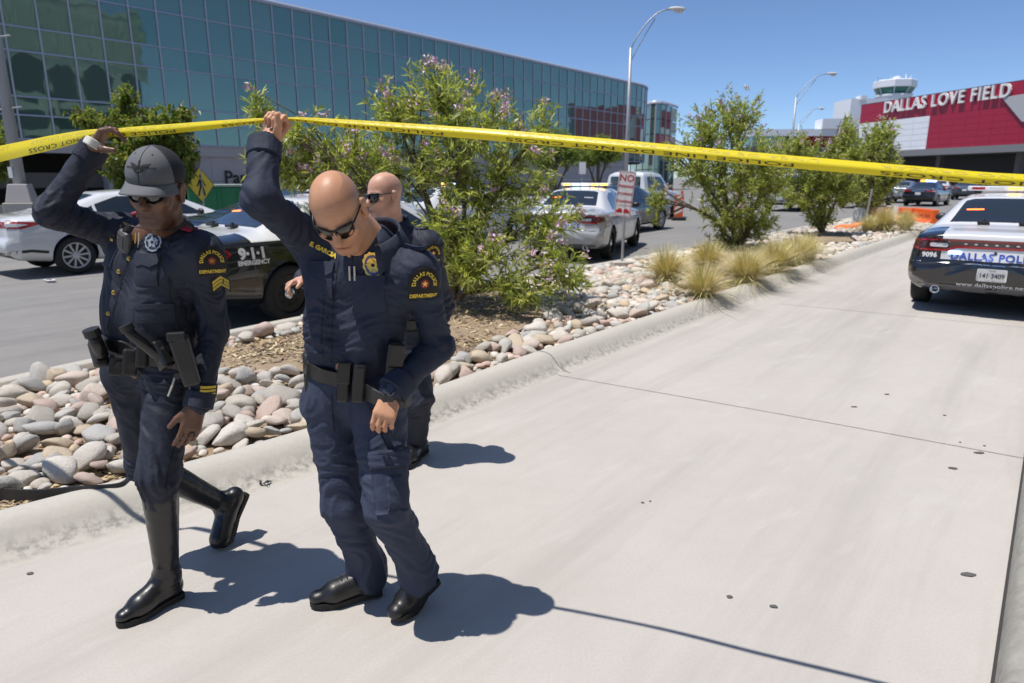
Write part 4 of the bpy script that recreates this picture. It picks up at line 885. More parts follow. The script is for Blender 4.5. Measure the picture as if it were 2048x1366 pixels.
def make_sedan(label, group):
    t = root('saloon_car', label, 'car', group=group, local=True); vs, fs = car_shell(SD_, warp_sd); body, tr = cut_arches('body', vs, fs, m_pwhite, (-1.42, 1.43), .375, .92, t)
    side_windows(t, tr, [[(-1.28, 1.05), (-.98, 1.04), (-.98, 1.20), (-1.1, 1.15)], [(-.93, 1.03), (-.02, 1.0), (-.02, 1.36), (-.5, 1.355), (-.93, 1.22)], [(.04, 1.0), (1.12, .98), (.7, 1.22), (.5, 1.31), (.04, 1.36)]])
    lay('rear_window', poly2d([(-.56, -.42), (.56, -.42), (.45, .36), (-.45, .36)], .1), tr, (-1.2, 0, 1.28), (-.42, 0, .9), (0, -1, 0), m_carglass, t, off=.004, far=.6, inv=False)
    lay('windshield', poly2d([(-.58, -.45), (.58, -.45), (.46, .42), (-.46, .42)], .1), tr, (1.08, 0, 1.2), (.45, 0, .89), (0, 1, 0), m_carglass, t, off=.004, far=.6, inv=False)
    for s, SD in ((-1, SIDE_R), (1, SIDE_L)):
        pp = [(-2.45, .86), (-2.2, .845), (-1.88, .925), (-1.98, .955), (-2.25, .975), (-2.45, .975)]; pp = pp if s < 0 else [(-a, b) for a, b in pp][::-1]
        tl = lay('tail_lamp', poly2d(pp, .06), tr, (0, s * .9, 0), SD['N'], SD['U'], m_tail, t, off=.006, far=.9, inv=False)
        ip = [(-2.43, .885), (-2.25, .88), (-2.08, .915), (-2.25, .94), (-2.43, .94)]; ip = ip if s < 0 else [(-a, b) for a, b in ip][::-1]
        lay('lens', poly2d(ip, .06), tr, (0, s * .9, 0), SD['N'], SD['U'], m_lampclear, tl, off=.009, far=.9, inv=False)
        rp = [(s * -.80, .86), (s * -.42, .88), (s * -.42, .965), (s * -.78, .975)]; lay('tail_lamp', poly2d(rp if s > 0 else rp[::-1], .07), tr, (-2.5, 0, 0), REAR['N'], REAR['U'], m_tail, t, off=.006, far=.8, inv=False)
        f = (lambda q: q if s < 0 else [(-a, b) for a, b in q])
        for q in ([(-.95, .34), (-1.08, .62), (-1.0, .99)], [(.01, .30), (.01, .98)], [(1.05, .34), (1.08, .7), (1.02, .95)], [(-.95, .34), (1.05, .34)]): seam(t, tr, f(q), SD['N'], SD['U'], (0, s * .9, 0), .008)
        seam(t, tr, f([(-2.45, .45), (-2.1, .47), (-1.85, .43)]), SD['N'], SD['U'], (0, s * .9, 0), .05, m_black, 'bumper_trim', .003)
        lay('head_lamp', poly2d([(-.16, -.05), (.16, -.05), (.16, .05), (-.16, .06)], .06), tr, (2.5, s * .5, .66), (1, 0, 0), (0, 1, 0), m_lampclear, t, off=.006, far=.9, inv=False)
    lay('bumper_insert', poly2d([(-.66, .32), (.66, .32), (.72, .44), (-.72, .44)], .1), tr, (-2.5, 0, 0), REAR['N'], REAR['U'], m_black, t, off=.006, far=.8, inv=False)
    seam(t, tr, [(-.74, .99), (.74, .99)], REAR['N'], REAR['U'], (-2.5, 0, 0), .006, m_well, 'boot_seam', .003)
    lay('chrome_strip', rect2d(.7, .035, .1), tr, (-2.5, 0, .91), REAR['N'], REAR['U'], m_chrome, t, off=.008, far=.8, inv=False)
    lay('number_plate', rect2d(.305, .152, r=.01), tr, (-2.5, 0, .76), REAR['N'], REAR['U'], m_plate, t, off=.012, far=.8, inv=False)
    lay('grille', rect2d(.7, .14, .1, r=.04), tr, (2.5, 0, .6), (1, 0, 0), (0, 1, 0), m_black, t, off=.006, far=.9, inv=False)
    handles(t, tr, (-.72, .22), .86, m_chrome); mirrors(t, .95, .84, .97, m_black)
    for x in (-1.42, 1.43):
        for s in (-1, 1): wheel(t, x, s * .80, 'alloy', .335)
    return t
SG = 'saloon cars on the airport road'
sd = place(make_sedan('white saloon car with red tail lamps and alloy wheels left of the capped officer', SG), -7.68, 14.0, HD)
for lab, x, y, a, mm in (('dark navy saloon roof showing between the capped officer and the police car', -3.85, 13.35, HD, m_pnavy), ('navy blue saloon parked beyond the parking sign', 3.47, 22.7, 53.7, m_pnavy),
                         ('far black saloon with flashing roof lights driving towards the terminal', 26.2, 44.0, 47, m_pblack), ('silver saloon just left of the far black saloon', 27.8, 49.5, 50, m_psilver),
                         ('graphite saloon under the terminal canopy right of the far black saloon', 36.5, 56, 52, m_pgrey), ('white saloon farthest away under the terminal canopy', 40.5, 66, 52, m_pwhite)):
    c = copytree(sd, (x, y, 0), R_(a), lab); repaint(c, mm)
    if 'flashing' in lab:
        for k, m2 in enumerate((m_ambled, m_blueled, m_blueled)): MB().box((-.2, .3 - k * .3, 1.52), (.12, .27, .09)).build('roof_light', m2, c, inv=False)

# --- pickup trucks
PKC = [(-.95, .45, .80, .92, .97, .8, .95, 1.12, .80, 1.78, 1.86), (-.80, .42, .82, .95, .99, .8, .96, 1.14, .76, 1.84, 1.93), (.1, .42, .82, .95, .99, .8, .96, 1.14, .76, 1.86, 1.95), (.75, .42, .82, .95, .99, .8, .96, 1.13, .74, 1.80, 1.88), (1.45, .42, .82, .95, .99, .8, .95, 1.10, .84, 1.13, 1.20), (2.3, .44, .80, .94, .98, .78, .92, 1.03, .80, 1.07, 1.13), (2.75, .5, .72, .86, .92, .74, .86, .95, .76, .98, 1.03), (2.85, .55, .66, .8, .86, .72, .8, .88, .7, .9, .93)]
def make_pickup(label, group):
    t = root('pickup_truck', label, 'pickup', group=group, local=True); vs, fs = car_shell(PKC, None, 50); body, tr = cut_arches('body', vs, fs, m_pwhite, (1.9,), .42, .98, t)
    side_windows(t, tr, [[(-.72, 1.2), (-.05, 1.2), (-.05, 1.72), (-.66, 1.72)], [(.03, 1.2), (1.12, 1.18), (.72, 1.60), (.55, 1.72), (.03, 1.74)]])
    lay('rear_window', rect2d(1.36, .48, .1, r=.06), tr, (-1.1, 0, 1.5), (-1, 0, 0), (0, -1, 0), m_carglass, t, off=.006, far=.6, inv=False)
    lay('windshield', poly2d([(-.68, -.38), (.68, -.38), (.58, .36), (-.58, .36)], .1), tr, (1.1, 0, 1.5), (.6, 0, .8), (0, 1, 0), m_carglass, t, off=.004, far=.6, inv=False)
    bed_ = MB()
    for s in (-1, 1): bed_.box((-2.0, s * .93, .84), (2.05, .1, .56)).box((-1.22, s * .92, .62), (.45, .09, .2)).box((-2.82, s * .92, .62), (.42, .09, .2))
    bed_.box((-2.0, 0, .62), (2.05, 1.8, .08)); bo = bed_.build('cargo_bed', m_pwhite, t, bevel=.025, inv=False)
    MB().box((-3.04, 0, .86), (.06, 1.72, .52)).build('tailgate', m_pwhite, t, bevel=.02, inv=False); MB().box((-3.12, 0, .52), (.16, 1.9, .18)).build('bumper', m_chrome, t, bevel=.03, inv=False)
    for s in (-1, 1): MB().box((-3.045, s * .93, .93), (.05, .1, .34)).build('tail_lamp', m_tail, t, bevel=.01, inv=False)
    MB().box((-3.08, 0, .66), (.012, .3, .15)).build('number_plate', m_plate, t, inv=False); MB().box((-1.0, 0, 1.87), (.03, .3, .04)).build('brake_lamp', m_tail, t, inv=False)
    MB().box((-.6, 0, .40), (4.6, 1.0, .16)).build('chassis', m_well, t, inv=False)
    for x in (-1.98, 1.9):
        for s in (-1, 1): wheel(t, x, s * .86, 'alloy', .40)
    mirrors(t, 1.0, .96, 1.2, m_black); handles(t, tr, (-.5, .2), 1.06, m_pwhite); return t
KG = 'pickup trucks on the airport road'
pk = place(make_pickup('white pickup truck behind the navy saloon', KG), 5.2, 29.2, HD)
for lab, x, y, mm in (('silver pickup truck seen between the two right-hand shrubs', 15.6, 38.2, m_psilver), ('tan grey pickup truck behind the farthest shrub', 21.3, 41.8, m_pgrey)):
    c = copytree(pk, (x, y, 0), R_(HD), lab); [repaint(c, mm, p) for p in ('body', 'cargo_bed', 'tailgate')]
# --- white service truck under the canopy
t = root('service_truck', 'white utility box truck parked under the terminal canopy at the right edge', 'truck', (37.5, 48.5, 0), R_(52), local=True)
vs, fs = car_shell([(.95, .5, .8, .98, 1.05, .9, 1.02, 1.3, .88, 1.98, 2.1), (1.6, .5, .8, .98, 1.05, .9, 1.02, 1.3, .86, 1.98, 2.1), (2.2, .5, .8, .98, 1.03, .9, 1.0, 1.25, .92, 1.3, 1.36), (2.9, .55, .76, .9, .96, .85, .92, 1.12, .84, 1.16, 1.2)], None, 30)
body, tr = cut_arches('cab', vs, fs, m_pwhite, (2.1,), .45, 1.05, t); side_windows(t, tr, [[(1.0, 1.36), (1.85, 1.34), (1.6, 1.85), (1.0, 1.88)]])
MB().box((-1.2, 0, 1.75), (4.2, 2.2, 1.9)).build('box_body', m_pwhite, t, bevel=.04, inv=False)
for k in range(4): MB().box((-2.8 + k * 1.05, -1.105, 1.6), (.95, .03, 1.3)).build('locker_door', m_plate, t, bevel=.01, inv=False)
MB().box((-1.0, 0, 2.80), (1.5, 1.2, .22)).build('roof_unit', m_pgrey, t, bevel=.04, inv=False); MB().box((-.4, 0, .62), (5, .9, .25)).build('chassis', m_well, t, inv=False)
for x in (-1.8, 2.1):
    for s in (-1, 1): wheel(t, x, s * .9, 'steel', .42)
# ============================================================ shrubs, trees, grasses
m_bark = mat('grey_brown_bark', (.13, .10, .075), .9, noise=(14, .5, (.20, .165, .13)), bump=(40, .5, .01))
def leafmat(name, cols, tr=.42):
    m = mat(name, cols[0], .45, rnd=('island', cols), spec=.45); N = m.node_tree.nodes; L = m.node_tree.links; b = N['Principled BSDF']
    tl = N.new('ShaderNodeBsdfTranslucent'); b.inputs['Roughness'].default_value = .36; mx = N.new('ShaderNodeMixShader'); mx.inputs[0].default_value = tr
    src = b.inputs['Base Color'].links[0].from_socket; g = N.new('ShaderNodeMix'); g.data_type = 'RGBA'; g.blend_type = 'MULTIPLY'; g.inputs[0].default_value = 1; L.new(src, g.inputs[6]); g.inputs[7].default_value = (1.9, 1.9, .8, 1); L.new(g.outputs[2], tl.inputs[0])
    L.new(b.outputs[0], mx.inputs[1]); L.new(tl.outputs[0], mx.inputs[2]); L.new(mx.outputs[0], N['Material Output'].inputs[0]); return m
m_leaf1 = leafmat('willow_leaf', [(.34, .38, .10), (.22, .27, .065), (.46, .50, .19), (.28, .33, .085), (.56, .58, .30), (.17, .21, .055), (.40, .41, .15)])
m_leaf2 = leafmat('street_tree_leaf', [(.10, .155, .03), (.19, .25, .055), (.09, .14, .03), (.25, .29, .08), (.28, .26, .10)])
m_leaf3 = leafmat('mesquite_leaf', [(.24, .30, .09), (.18, .24, .065), (.30, .36, .13)])
m_flower = mat('pink_flower', (.60, .34, .52), .6, rnd=('island', [(.70, .46, .63), (.58, .32, .51), (.78, .62, .73), (.64, .52, .42)]))
def ortho(d):
    r = rng.normal(size=d.shape); a = np.cross(d, r); return a / (np.linalg.norm(a, axis=1)[:, None] + 1e-9)
def leaves(name, base, dirs, length, width, m, par, droop=.15, fold=.25):
    n = len(base); d = dirs / np.linalg.norm(dirs, axis=1)[:, None]; s = ortho(d); u = np.cross(s, d); L = (length * rng.uniform(.65, 1.25, n))[:, None]; w = (width * rng.uniform(.7, 1.2, n))[:, None]
    mid = base + d * L * .45 + u * L * .05; tip = base + d * L - np.array([0, 0, 1]) * L * droop * rng.uniform(.2, 1.5, n)[:, None]
    v = np.stack([base, mid + s * w / 2 + u * w * fold, tip, mid - s * w / 2 + u * w * fold], 1).reshape(-1, 3); i = np.arange(n)[:, None] * 4
    f = np.concatenate([i + np.array([0, 1, 2]), i + np.array([0, 2, 3])]); 
    o = mk(name, v, f, m, par); o['kind'] = 'stuff'; return o
def limb(a, b, sag=.12, n=6):
    a = np.array(a, float); b = np.array(b, float); L = np.linalg.norm(b - a); k = rng.normal(size=3) * L * .05; return [a + (b - a) * t + np.array([0, 0, 1]) * sag * L * math.sin(PI * t) * .5 + k * math.sin(PI * t) for t in np.linspace(0, 1, n)]
def plant(name, label, cat, group, base, blobs, ntw, lpt, llen, lwid, m, flowers=0, stem=.035, up=.5, twl=.35, stems=5, droop=.15, trunk=None):
    "blobs: (centre xyz, radii xyz, weight)"
    t = root(name, label, cat, tuple(base), group=group); base = np.array(base, float); mb = MB(); pts = []
    fork = base + np.array(trunk if trunk is not None else (0, 0, .12))
    if trunk is not None: mb.tube(limb(base, fork, 0, 5), [stem * 1.5, stem * 1.35, stem * 1.25, stem * 1.2, stem * 1.2], 10)
    tot = sum(b[2] for b in blobs); B0 = []; D0 = []; FL = []; tips = []
    for c, r, w in blobs:
        c = np.array(c, float); r = np.array(r, float)
        st = fork + np.array([*(rng.normal(size=2) * (.05 if trunk is None else .02)), 0]); p = limb(st, c - np.array([0, 0, r[2] * .2]), .18, 8); mb.tube(p, np.linspace(stem * .75, stem * .25, 8).tolist(), 7); pts += p[2:]
        nsub = 5
        for k in range(nsub):
            q = c + rng.normal(size=3) * r * .45; q2 = limb(p[random.randint(3, 6)], q, .1, 5); mb.tube(q2, np.linspace(stem * .32, stem * .12, 5).tolist(), 5); pts += q2[1:]
    pts = np.array(pts)
    for c, r, w in blobs:
        c = np.array(c, float); r = np.array(r, float); n = int(ntw * w / tot)
        d = rng.normal(size=(n, 3)); d /= np.linalg.norm(d, axis=1)[:, None]; rad = rng.uniform(0, 1, n) ** .42; nzv = 1 + .35 * pn(d * 2.2 + c * 3)
        tp = c + d * r * (rad * nzv)[:, None]; keep = pn(tp * 1.9 / max(.3, r.max()) * 1.6 + 11) > -.03; tp = tp[keep]; dd = d[keep]; rd = rad[keep]
        near = pts[((tp[:, None, :] - pts[None]) ** 2).sum(-1).argmin(1)]
        od = tp - near; od /= np.linalg.norm(od, axis=1)[:, None] + 1e-6; od = od * .6 + dd * .5 + np.array([0, 0, up]); od /= np.linalg.norm(od, axis=1)[:, None]
        L = twl * rng.uniform(.6, 1.3, len(tp)); st = tp - od * L[:, None]
        for i in range(len(tp)):
            if i % 5 == 0: mb.tube([near[i], (near[i] + st[i]) / 2 + np.array([0, 0, .02]), st[i]], [stem * .10, stem * .09, stem * .07], 4, cap=False)
            if i % 2 == 0: mb.tube([st[i], tp[i]], [stem * .075, stem * .04], 3, cap=False)
        tt = rng.uniform(0, 1, (len(tp), lpt)); bb = st[:, None, :] + (tp - st)[:, None, :] * tt[..., None]; dv = od[:, None, :] * rng.uniform(.5, 1.1, (len(tp), lpt, 1)) + rng.normal(size=(len(tp), lpt, 3)) * .55
        B0.append(bb.reshape(-1, 3)); D0.append(dv.reshape(-1, 3))
        top = (rd > .75) & (dd[:, 2] > -.1); tips.append(np.column_stack([tp[top], od[top]]))
    mb.build('trunk', m_bark, t, smooth=True); leaves('crown', np.vstack(B0), np.vstack(D0), llen, lwid, m, t, droop)
    if flowers:
        tips = np.vstack(tips); sel = tips[rng.choice(len(tips), min(flowers, len(tips)), replace=False)]; vs = []; fs = []
        fb = []; fd = []
        for q in sel:
            for k in range(rng.integers(9, 16)): fb.append(q[:3] + rng.normal(size=3) * llen * .22); fd.append(rng.normal(size=3) + q[3:] * .7)
        leaves('blossom', np.array(fb), np.array(fd), llen * .42, llen * .30, m_flower, t, .1, .35)
    return t
def PB(px, py, rx, ry, Y, dz=1.0, w=None):
    "crown lobe measured in the picture: centre, half sizes, distance"
    c = J(px, py, Y); k = np.linalg.norm(J(px + 100, py, Y) - c) / 100; return (c, (rx * k, (rx + ry) / 2 * k * dz, ry * k), w or rx * ry)
SG2 = 'flowering desert willow shrubs in the median'
b = G(905, 628); Yb = b[1]
plant('flowering_shrub', 'large flowering shrub with pink blossoms behind the bald officers', 'shrub', SG2, (b[0], b[1], .1),
      [PB(880, 190, 120, 65, Yb), PB(790, 215, 70, 65, Yb + .3), PB(940, 260, 120, 90, Yb - .2), PB(830, 320, 150, 90, Yb + .3), PB(1010, 350, 130, 90, Yb), PB(690, 330, 110, 90, Yb - .1), PB(590, 260, 80, 60, Yb - .3), PB(520, 215, 30, 40, Yb - .4, w=2400), PB(560, 330, 80, 60, Yb - .2), PB(1080, 250, 40, 60, Yb), PB(900, 450, 150, 90, Yb - .3), PB(1090, 440, 80, 70, Yb - .5), PB(1120, 540, 80, 60, Yb - .9), PB(960, 520, 110, 70, Yb - .7), PB(600, 500, 60, 60, Yb + .2, w=2500), PB(1040, 580, 70, 45, Yb - 1.0, w=2400)],
      2600, 13, .13, .0185, m_leaf1, 105, stem=.05, up=.55, twl=.30)
b = G(1480, 508); Yb = b[1]
plant('flowering_shrub', 'tall dense shrub standing behind the clumps of straw grass', 'shrub', SG2, (b[0], b[1], .1),
      [PB(1470, 225, 55, 50, Yb), PB(1420, 260, 70, 55, Yb), PB(1398, 325, 68, 60, Yb), PB(1470, 320, 100, 80, Yb - .3), PB(1530, 350, 60, 70, Yb), PB(1465, 410, 78, 70, Yb - .3), PB(1312, 395, 24, 50, Yb - .4), PB(1510, 440, 50, 50, Yb), PB(1450, 480, 40, 25, Yb, w=800), PB(1340, 300, 25, 25, Yb, w=500)],
      2500, 13, .13, .024, m_leaf1, 55, stem=.06, up=.55, twl=.35)
b = G(1645, 480); Yb = b[1]
plant('flowering_shrub', 'third shrub along the median, thin stems showing below its crown', 'shrub', SG2, (b[0], b[1], .1),
      [PB(1640, 330, 60, 60, Yb), PB(1610, 380, 60, 45, Yb), PB(1680, 370, 55, 50, Yb), PB(1695, 270, 22, 45, Yb, w=1200), PB(1590, 290, 35, 35, Yb), PB(1640, 430, 35, 35, Yb, w=900)],
      1900, 13, .13, .028, m_leaf1, 14, stem=.06, up=.6, twl=.4)
b = G(1742, 458); Yb = b[1]
plant('flowering_shrub', 'farthest median shrub below the lettered red facade', 'shrub', SG2, (b[0], b[1], .1),
      [PB(1760, 265, 38, 35, Yb), PB(1745, 320, 60, 50, Yb), PB(1780, 350, 35, 40, Yb), PB(1740, 385, 45, 35, Yb), PB(1700, 310, 35, 50, Yb)],
      1600, 13, .15, .035, m_leaf1, 8, stem=.07, up=.6, twl=.45)
b = np.array([*J(300, 480, 19.0)[:2], 0]); Yt = 19.0
plant('street_tree', 'broadleaf tree with drooping branches behind the capped officer', 'tree', None, b,
      [PB(255, 205, 30, 38, Yt), PB(250, 245, 80, 35, Yt), PB(320, 255, 75, 45, Yt - .3), PB(170, 232, 45, 22, Yt), PB(275, 300, 110, 45, Yt - .5), PB(340, 300, 60, 45, Yt), PB(290, 345, 90, 40, Yt - .3), PB(270, 385, 50, 35, Yt - .3), PB(355, 350, 40, 35, Yt), PB(370, 225, 20, 20, Yt, w=600)],
      2600, 13, .13, .062, m_leaf2, 0, stem=.10, up=.15, twl=.4, droop=.5, trunk=(0, 0, 1.6))
b = np.array([*J(-40, 480, 20.0)[:2], 0])
plant('street_tree', 'tree at the left edge whose leaves reach in beside the lamp post', 'tree', None, b, [PB(-20, 300, 48, 42, 19.), PB(-40, 270, 50, 40, 20.), PB(0, 340, 22, 14, 19, w=600)], 900, 13, .14, .06, m_leaf2, 0, stem=.10, up=.1, twl=.4, droop=.5, trunk=(0, 0, 1.6))
for px, py, s, Y, lab in ((1110, 300, 1.0, 44, 'pale green feathery tree in front of the concourse, left of the tall lamp post'), (1195, 300, .75, 47, 'smaller feathery tree right next to the tall lamp post')):
    b = np.array([*J(px, 400, Y)[:2], 0]); plant('feathery_tree', lab, 'tree', 'feathery trees by the concourse', b, [PB(px, py, 55 * s, 35 * s, Y), PB(px - 30 * s, py + 15, 40 * s, 28 * s, Y), PB(px + 35 * s, py + 5, 40 * s, 30 * s, Y), PB(px + 5, py - 25 * s, 30 * s, 22 * s, Y)], 1500, 12, .22, .05, m_leaf3, 0, stem=.12, up=.3, twl=.6, trunk=(0, 0, .6))
# feather grass clumps
m_grass = mat('straw_grass', (.5, .42, .2), .7, rnd=('island', [(.66, .56, .23), (.76, .66, .38), (.58, .51, .17), (.47, .46, .12), (.70, .57, .29), (.80, .71, .48)]))
def grass(label, px, py, h, n=520, spread=.5):
    b = G(px, py, .1); b[2] = bedz(b); a = rng.uniform(0, 2 * PI, n); lean = np.abs(rng.normal(0, .75, n)) * spread * 2 + .1; L = h * rng.uniform(.6, 1.15, n); r0 = rng.uniform(0, .10, n) ; w = .0052; k = 5; vs = []; fs = []
    dx, dy = np.cos(a), np.sin(a); sx, sy = -dy * w, dx * w
    for i in range(n):
        o = len(vs); ph = rng.normal(0, .25)
        for j in range(k):
            t = j / (k - 1); hx = r0[i] + L[i] * lean[i] * t ** 1.6 * .75; z = L[i] * (t - .35 * lean[i] * t * t); cx = b[0] + dx[i] * hx + sx[i] * ph * 20 * t * t; cy = b[1] + dy[i] * hx + sy[i] * ph * 20 * t * t; q = 1 - t * .85
            vs += [(cx - sx[i] * q, cy - sy[i] * q, b[2] + max(z, -.02)), (cx + sx[i] * q, cy + sy[i] * q, b[2] + max(z, -.02))]
        fs += [(o + 2 * j, o + 2 * j + 2, o + 2 * j + 3, o + 2 * j + 1) for j in range(k - 1)]
    t = root('grass_clump', label, 'grass', tuple(b), group='feather grass clumps in the median'); mk('blades', vs, fs, m_grass, t, kind='stuff')
for lab, px, py, h, n in (('straw grass clump nearest the parking sign, at the left end of the row', 1332, 572, .58, 520), ('straw grass clump directly behind the small front clump', 1412, 548, .58, 520), ('small pale front clump of straw grass nearest the kerb', 1404, 598, .52, 420), ('broad straw grass clump fourth from the parking sign', 1490, 568, .60, 620), ('straw grass clump just right of the broad one', 1548, 548, .62, 560), ('straw grass clump sixth along the kerb', 1590, 530, .60, 480), ('last straw grass clump of the near row', 1612, 522, .55, 400),
                          ('wide pale grass clump by the orange barriers', 1765, 466, .75, 800), ('grass clump at the median tip left of the police car', 1808, 462, .65, 600), ('low grass clump between sandbags and barrier', 1735, 468, .5, 400)): grass(lab, px, py, h * 1.05, int(n * 2.6), .62 if h < .7 else .8)
# ============================================================ lamp posts, signs, barriers
m_galv = mat('galvanised_steel', (.42, .43, .45), .5, .5, noise=(3, .4, (.33, .34, .36)))
def lamp(label, foot, ztop, reach, bend, group='tall cobra head lamp posts'):
    "mast with a curved twin-bar arm reaching to the right along the picture plane"
    t = root('lamp_post', label, 'lamp post', tuple(foot), group=group); f = np.array(foot, float); d = np.array(bend + [0.0]); d /= np.linalg.norm(d); zs = ztop - 1.75
    MB().tube([f, f + [0, 0, zs * .5], f + [0, 0, zs + .1]], [.11, .09, .065], 12).build('mast', m_galv, t, smooth=True)
    arm = [f + np.array([0, 0, zs]) + d * reach * u + np.array([0, 0, 1.75 * math.sin(u * PI / 2) ** .8]) for u in np.linspace(0, 1, 12)]; MB().tube(arm, .032, 8).build('arm', m_galv, t, smooth=True)
    low = [f + np.array([0, 0, zs - .55]) + d * reach * u * .62 + np.array([0, 0, (1.35 + .55) * (u ** .9)]) for u in np.linspace(0, 1, 8)]; MB().tube(low, .022, 6).build('brace', m_galv, t, smooth=True)
    e = arm[-1]; Mx = frame(d, (-d[1], d[0], 0)); h = MB(); h.ell(e + d * .35 + [0, 0, .03], (.42, .16, .10), M=Mx).build('lamp_head', mat('lamp_grey', (.62, .62, .60), .5), t, smooth=True); MB().ell(e + d * .45 + [0, 0, -.05], (.22, .12, .10), M=Mx).build('lens', m_lampclear, t, smooth=True)
    MB().lathe([(.28, 0), (.28, .08), (.16, .14), (.13, .5)], tuple(f), 16).build('base', m_galv, t)
p = J(1252, 345, 33.); lamp('tall lamp post behind the white pickup with its arm against the sky', (p[0], p[1], 0), J(1330, 16, 33.)[2], 1.75, [1, .15])
p = J(1588, 240, 54.); lamp('middle lamp post rising between the two dense shrubs', (p[0], p[1], 0), J(1640, 147, 54.)[2], 2.3, [1, .1])
p = J(1598, 250, 84.); lamp('farthest small lamp post over the low terminal wing', (p[0], p[1], 0), J(1630, 217, 84.)[2], 2.2, [1, .1])
# left lamp post on its concrete pedestal
p = J(48, 420, 17.); t = root('lamp_post', 'near grey lamp post on concrete pedestal at the left edge', 'lamp post', (p[0], p[1], 0)); zz = lambda y: J(45, y, 17.)[2]
MB().tube([(p[0], p[1], zz(368)), (p[0], p[1], 9.0)], [.135, .085], 16).build('mast', mat('mast_grey', (.36, .38, .42), .5, .2, noise=(2, .5, (.30, .32, .35))), t, smooth=True)
MB().box((p[0], p[1], (zz(368) + zz(405)) / 2), (.56, .56, zz(368) - zz(405)), .3, taper=.72).build('pedestal', m_conc, t, bevel=.02); MB().box((p[0], p[1], zz(405) / 2), (.66, .66, zz(405)), .3).build('pedestal_foot', m_kerb, t, bevel=.02)
for y, l in ((75, .35), (217, .35)): q = np.array([p[0], p[1], zz(y)]); MB().tube([q + [-.32, -.1, -.08], q + [0, 0, .02]], .022, 6).tube([q, q + [.45, -.15, .02]], .022, 6).build('bracket', m_galv, t)
MB().box((p[0] - .08, p[1] - .14, zz(345)), (.10, .02, .26)).build('notice', m_white, t)
# concrete barrier wall behind the white saloon
for i in range(5):
    c = np.array([p[0] - 2.9 + .2, p[1] + .25]) + DIR * (i - 2) * 3.05 + np.array([-.4, .9]); pr = [(-.3, 0), (.3, 0), (.28, .12), (.12, .35), (.08, .95), (-.08, .95), (-.12, .35), (-.28, .12)]
    Mx = Matrix.Translation((c[0], c[1], 0)) @ Matrix.Rotation(ang, 4, 'Z') @ Matrix(((0, 0, 1, 0), (1, 0, 0, 0), (0, 1, 0, 0), (0, 0, 0, 1)))
    tag(MB().prism(pr, -1.5, 1.5, Mx).build('concrete_barrier', m_kerb), ['weathered concrete road barrier farthest left behind the white saloon', 'concrete road barrier second from the left edge', 'concrete road barrier beside the pedestal lamp post', 'concrete road barrier behind the white saloon bonnet', 'concrete road barrier near the green container'][i], 'barrier', 'concrete barriers along the garage')
# pedestrian crossing sign
def board(name, pts, m, par, O, Nv, th=.004, Uv=None, off=0.0):
    N = V(Nv).normalized(); U = V(Uv) if Uv else V((0, 0, 1)).cross(N).normalized(); W = N.cross(U); Mx = Matrix.Translation(V(O) + N * off) @ Matrix((U, W, N)).transposed().to_4x4()
    return MB().prism(pts, -th, 0, Mx).build(name, m, par)
def flat(name, sh, m, par, O, Nv, off, Uv=None):
    N = V(Nv).normalized(); U = V(Uv) if Uv else V((0, 0, 1)).cross(N).normalized(); W = N.cross(U); O = V(O); return mk(name, [O + U * float(a) + W * float(b) + N * off for a, b in sh[0]], sh[1], m, par)
TC = nrm(np.array([.95, -.42, 0]))
p = J(402, 370, 21.); t = root('crossing_sign', 'yellow diamond pedestrian crossing sign on a post', 'sign', (p[0], p[1], 0)); m_yel = mat('sign_yellow', (.78, .58, .02), .4)
MB().tube([(p[0], p[1] + .04, 0), (p[0], p[1] + .04, p[2] + .55)], .03, 8).build('post', m_galv, t)
di = lambda r, q: [(0, -r), (r * q, 0), (0, r), (-r * q, 0)]
board('panel', di(.53, .95), m_blackp, t, p, TC); board('face', di(.50, .95), m_yel, t, p, TC, .002, off=.003)
man = [[(-.03, .20), (.03, .20), (.045, .25), (.03, .30), (-.03, .30), (-.045, .25)], [(-.06, .17), (.06, .17), (.08, -.05), (-.05, -.05)], [(-.05, -.04), (.02, -.04), (-.10, -.33), (-.16, -.31)], [(0, -.04), (.08, -.04), (.15, -.30), (.09, -.33)], [(.05, .16), (.09, .13), (.18, -.02), (.14, -.05)], [(-.06, .17), (-.02, .12), (-.13, -.06), (-.17, -.03)]]
for q in man: board('walking_figure', q, m_blackp, t, p, TC, .002, off=.006)
# green container
p = J(440, 410, 23.5); t = root('green_container', 'green steel waste container with pale lid below the parking letters', 'container', (p[0], p[1], 0)); m_grn = mat('container_green', (.03, .24, .11), .5, noise=(5, .4, (.02, .18, .08)))
MB().box((p[0], p[1], .72), (1.9, 1.1, 1.35), ang - .5).build('bin', m_grn, t, bevel=.05); MB().box((p[0], p[1], 1.44), (1.96, 1.16, .08), ang - .5).build('lid', mat('container_lid', (.35, .42, .38), .6), t, bevel=.02)
for k in (-1, 0, 1): MB().box((p[0] + math.cos(ang - .5) * k * .6 + math.sin(ang - .5) * .57, p[1] + math.sin(ang - .5) * k * .6 - math.cos(ang - .5) * .57, .72), (.08, .06, 1.3), ang - .5).build('rib', m_grn, t)
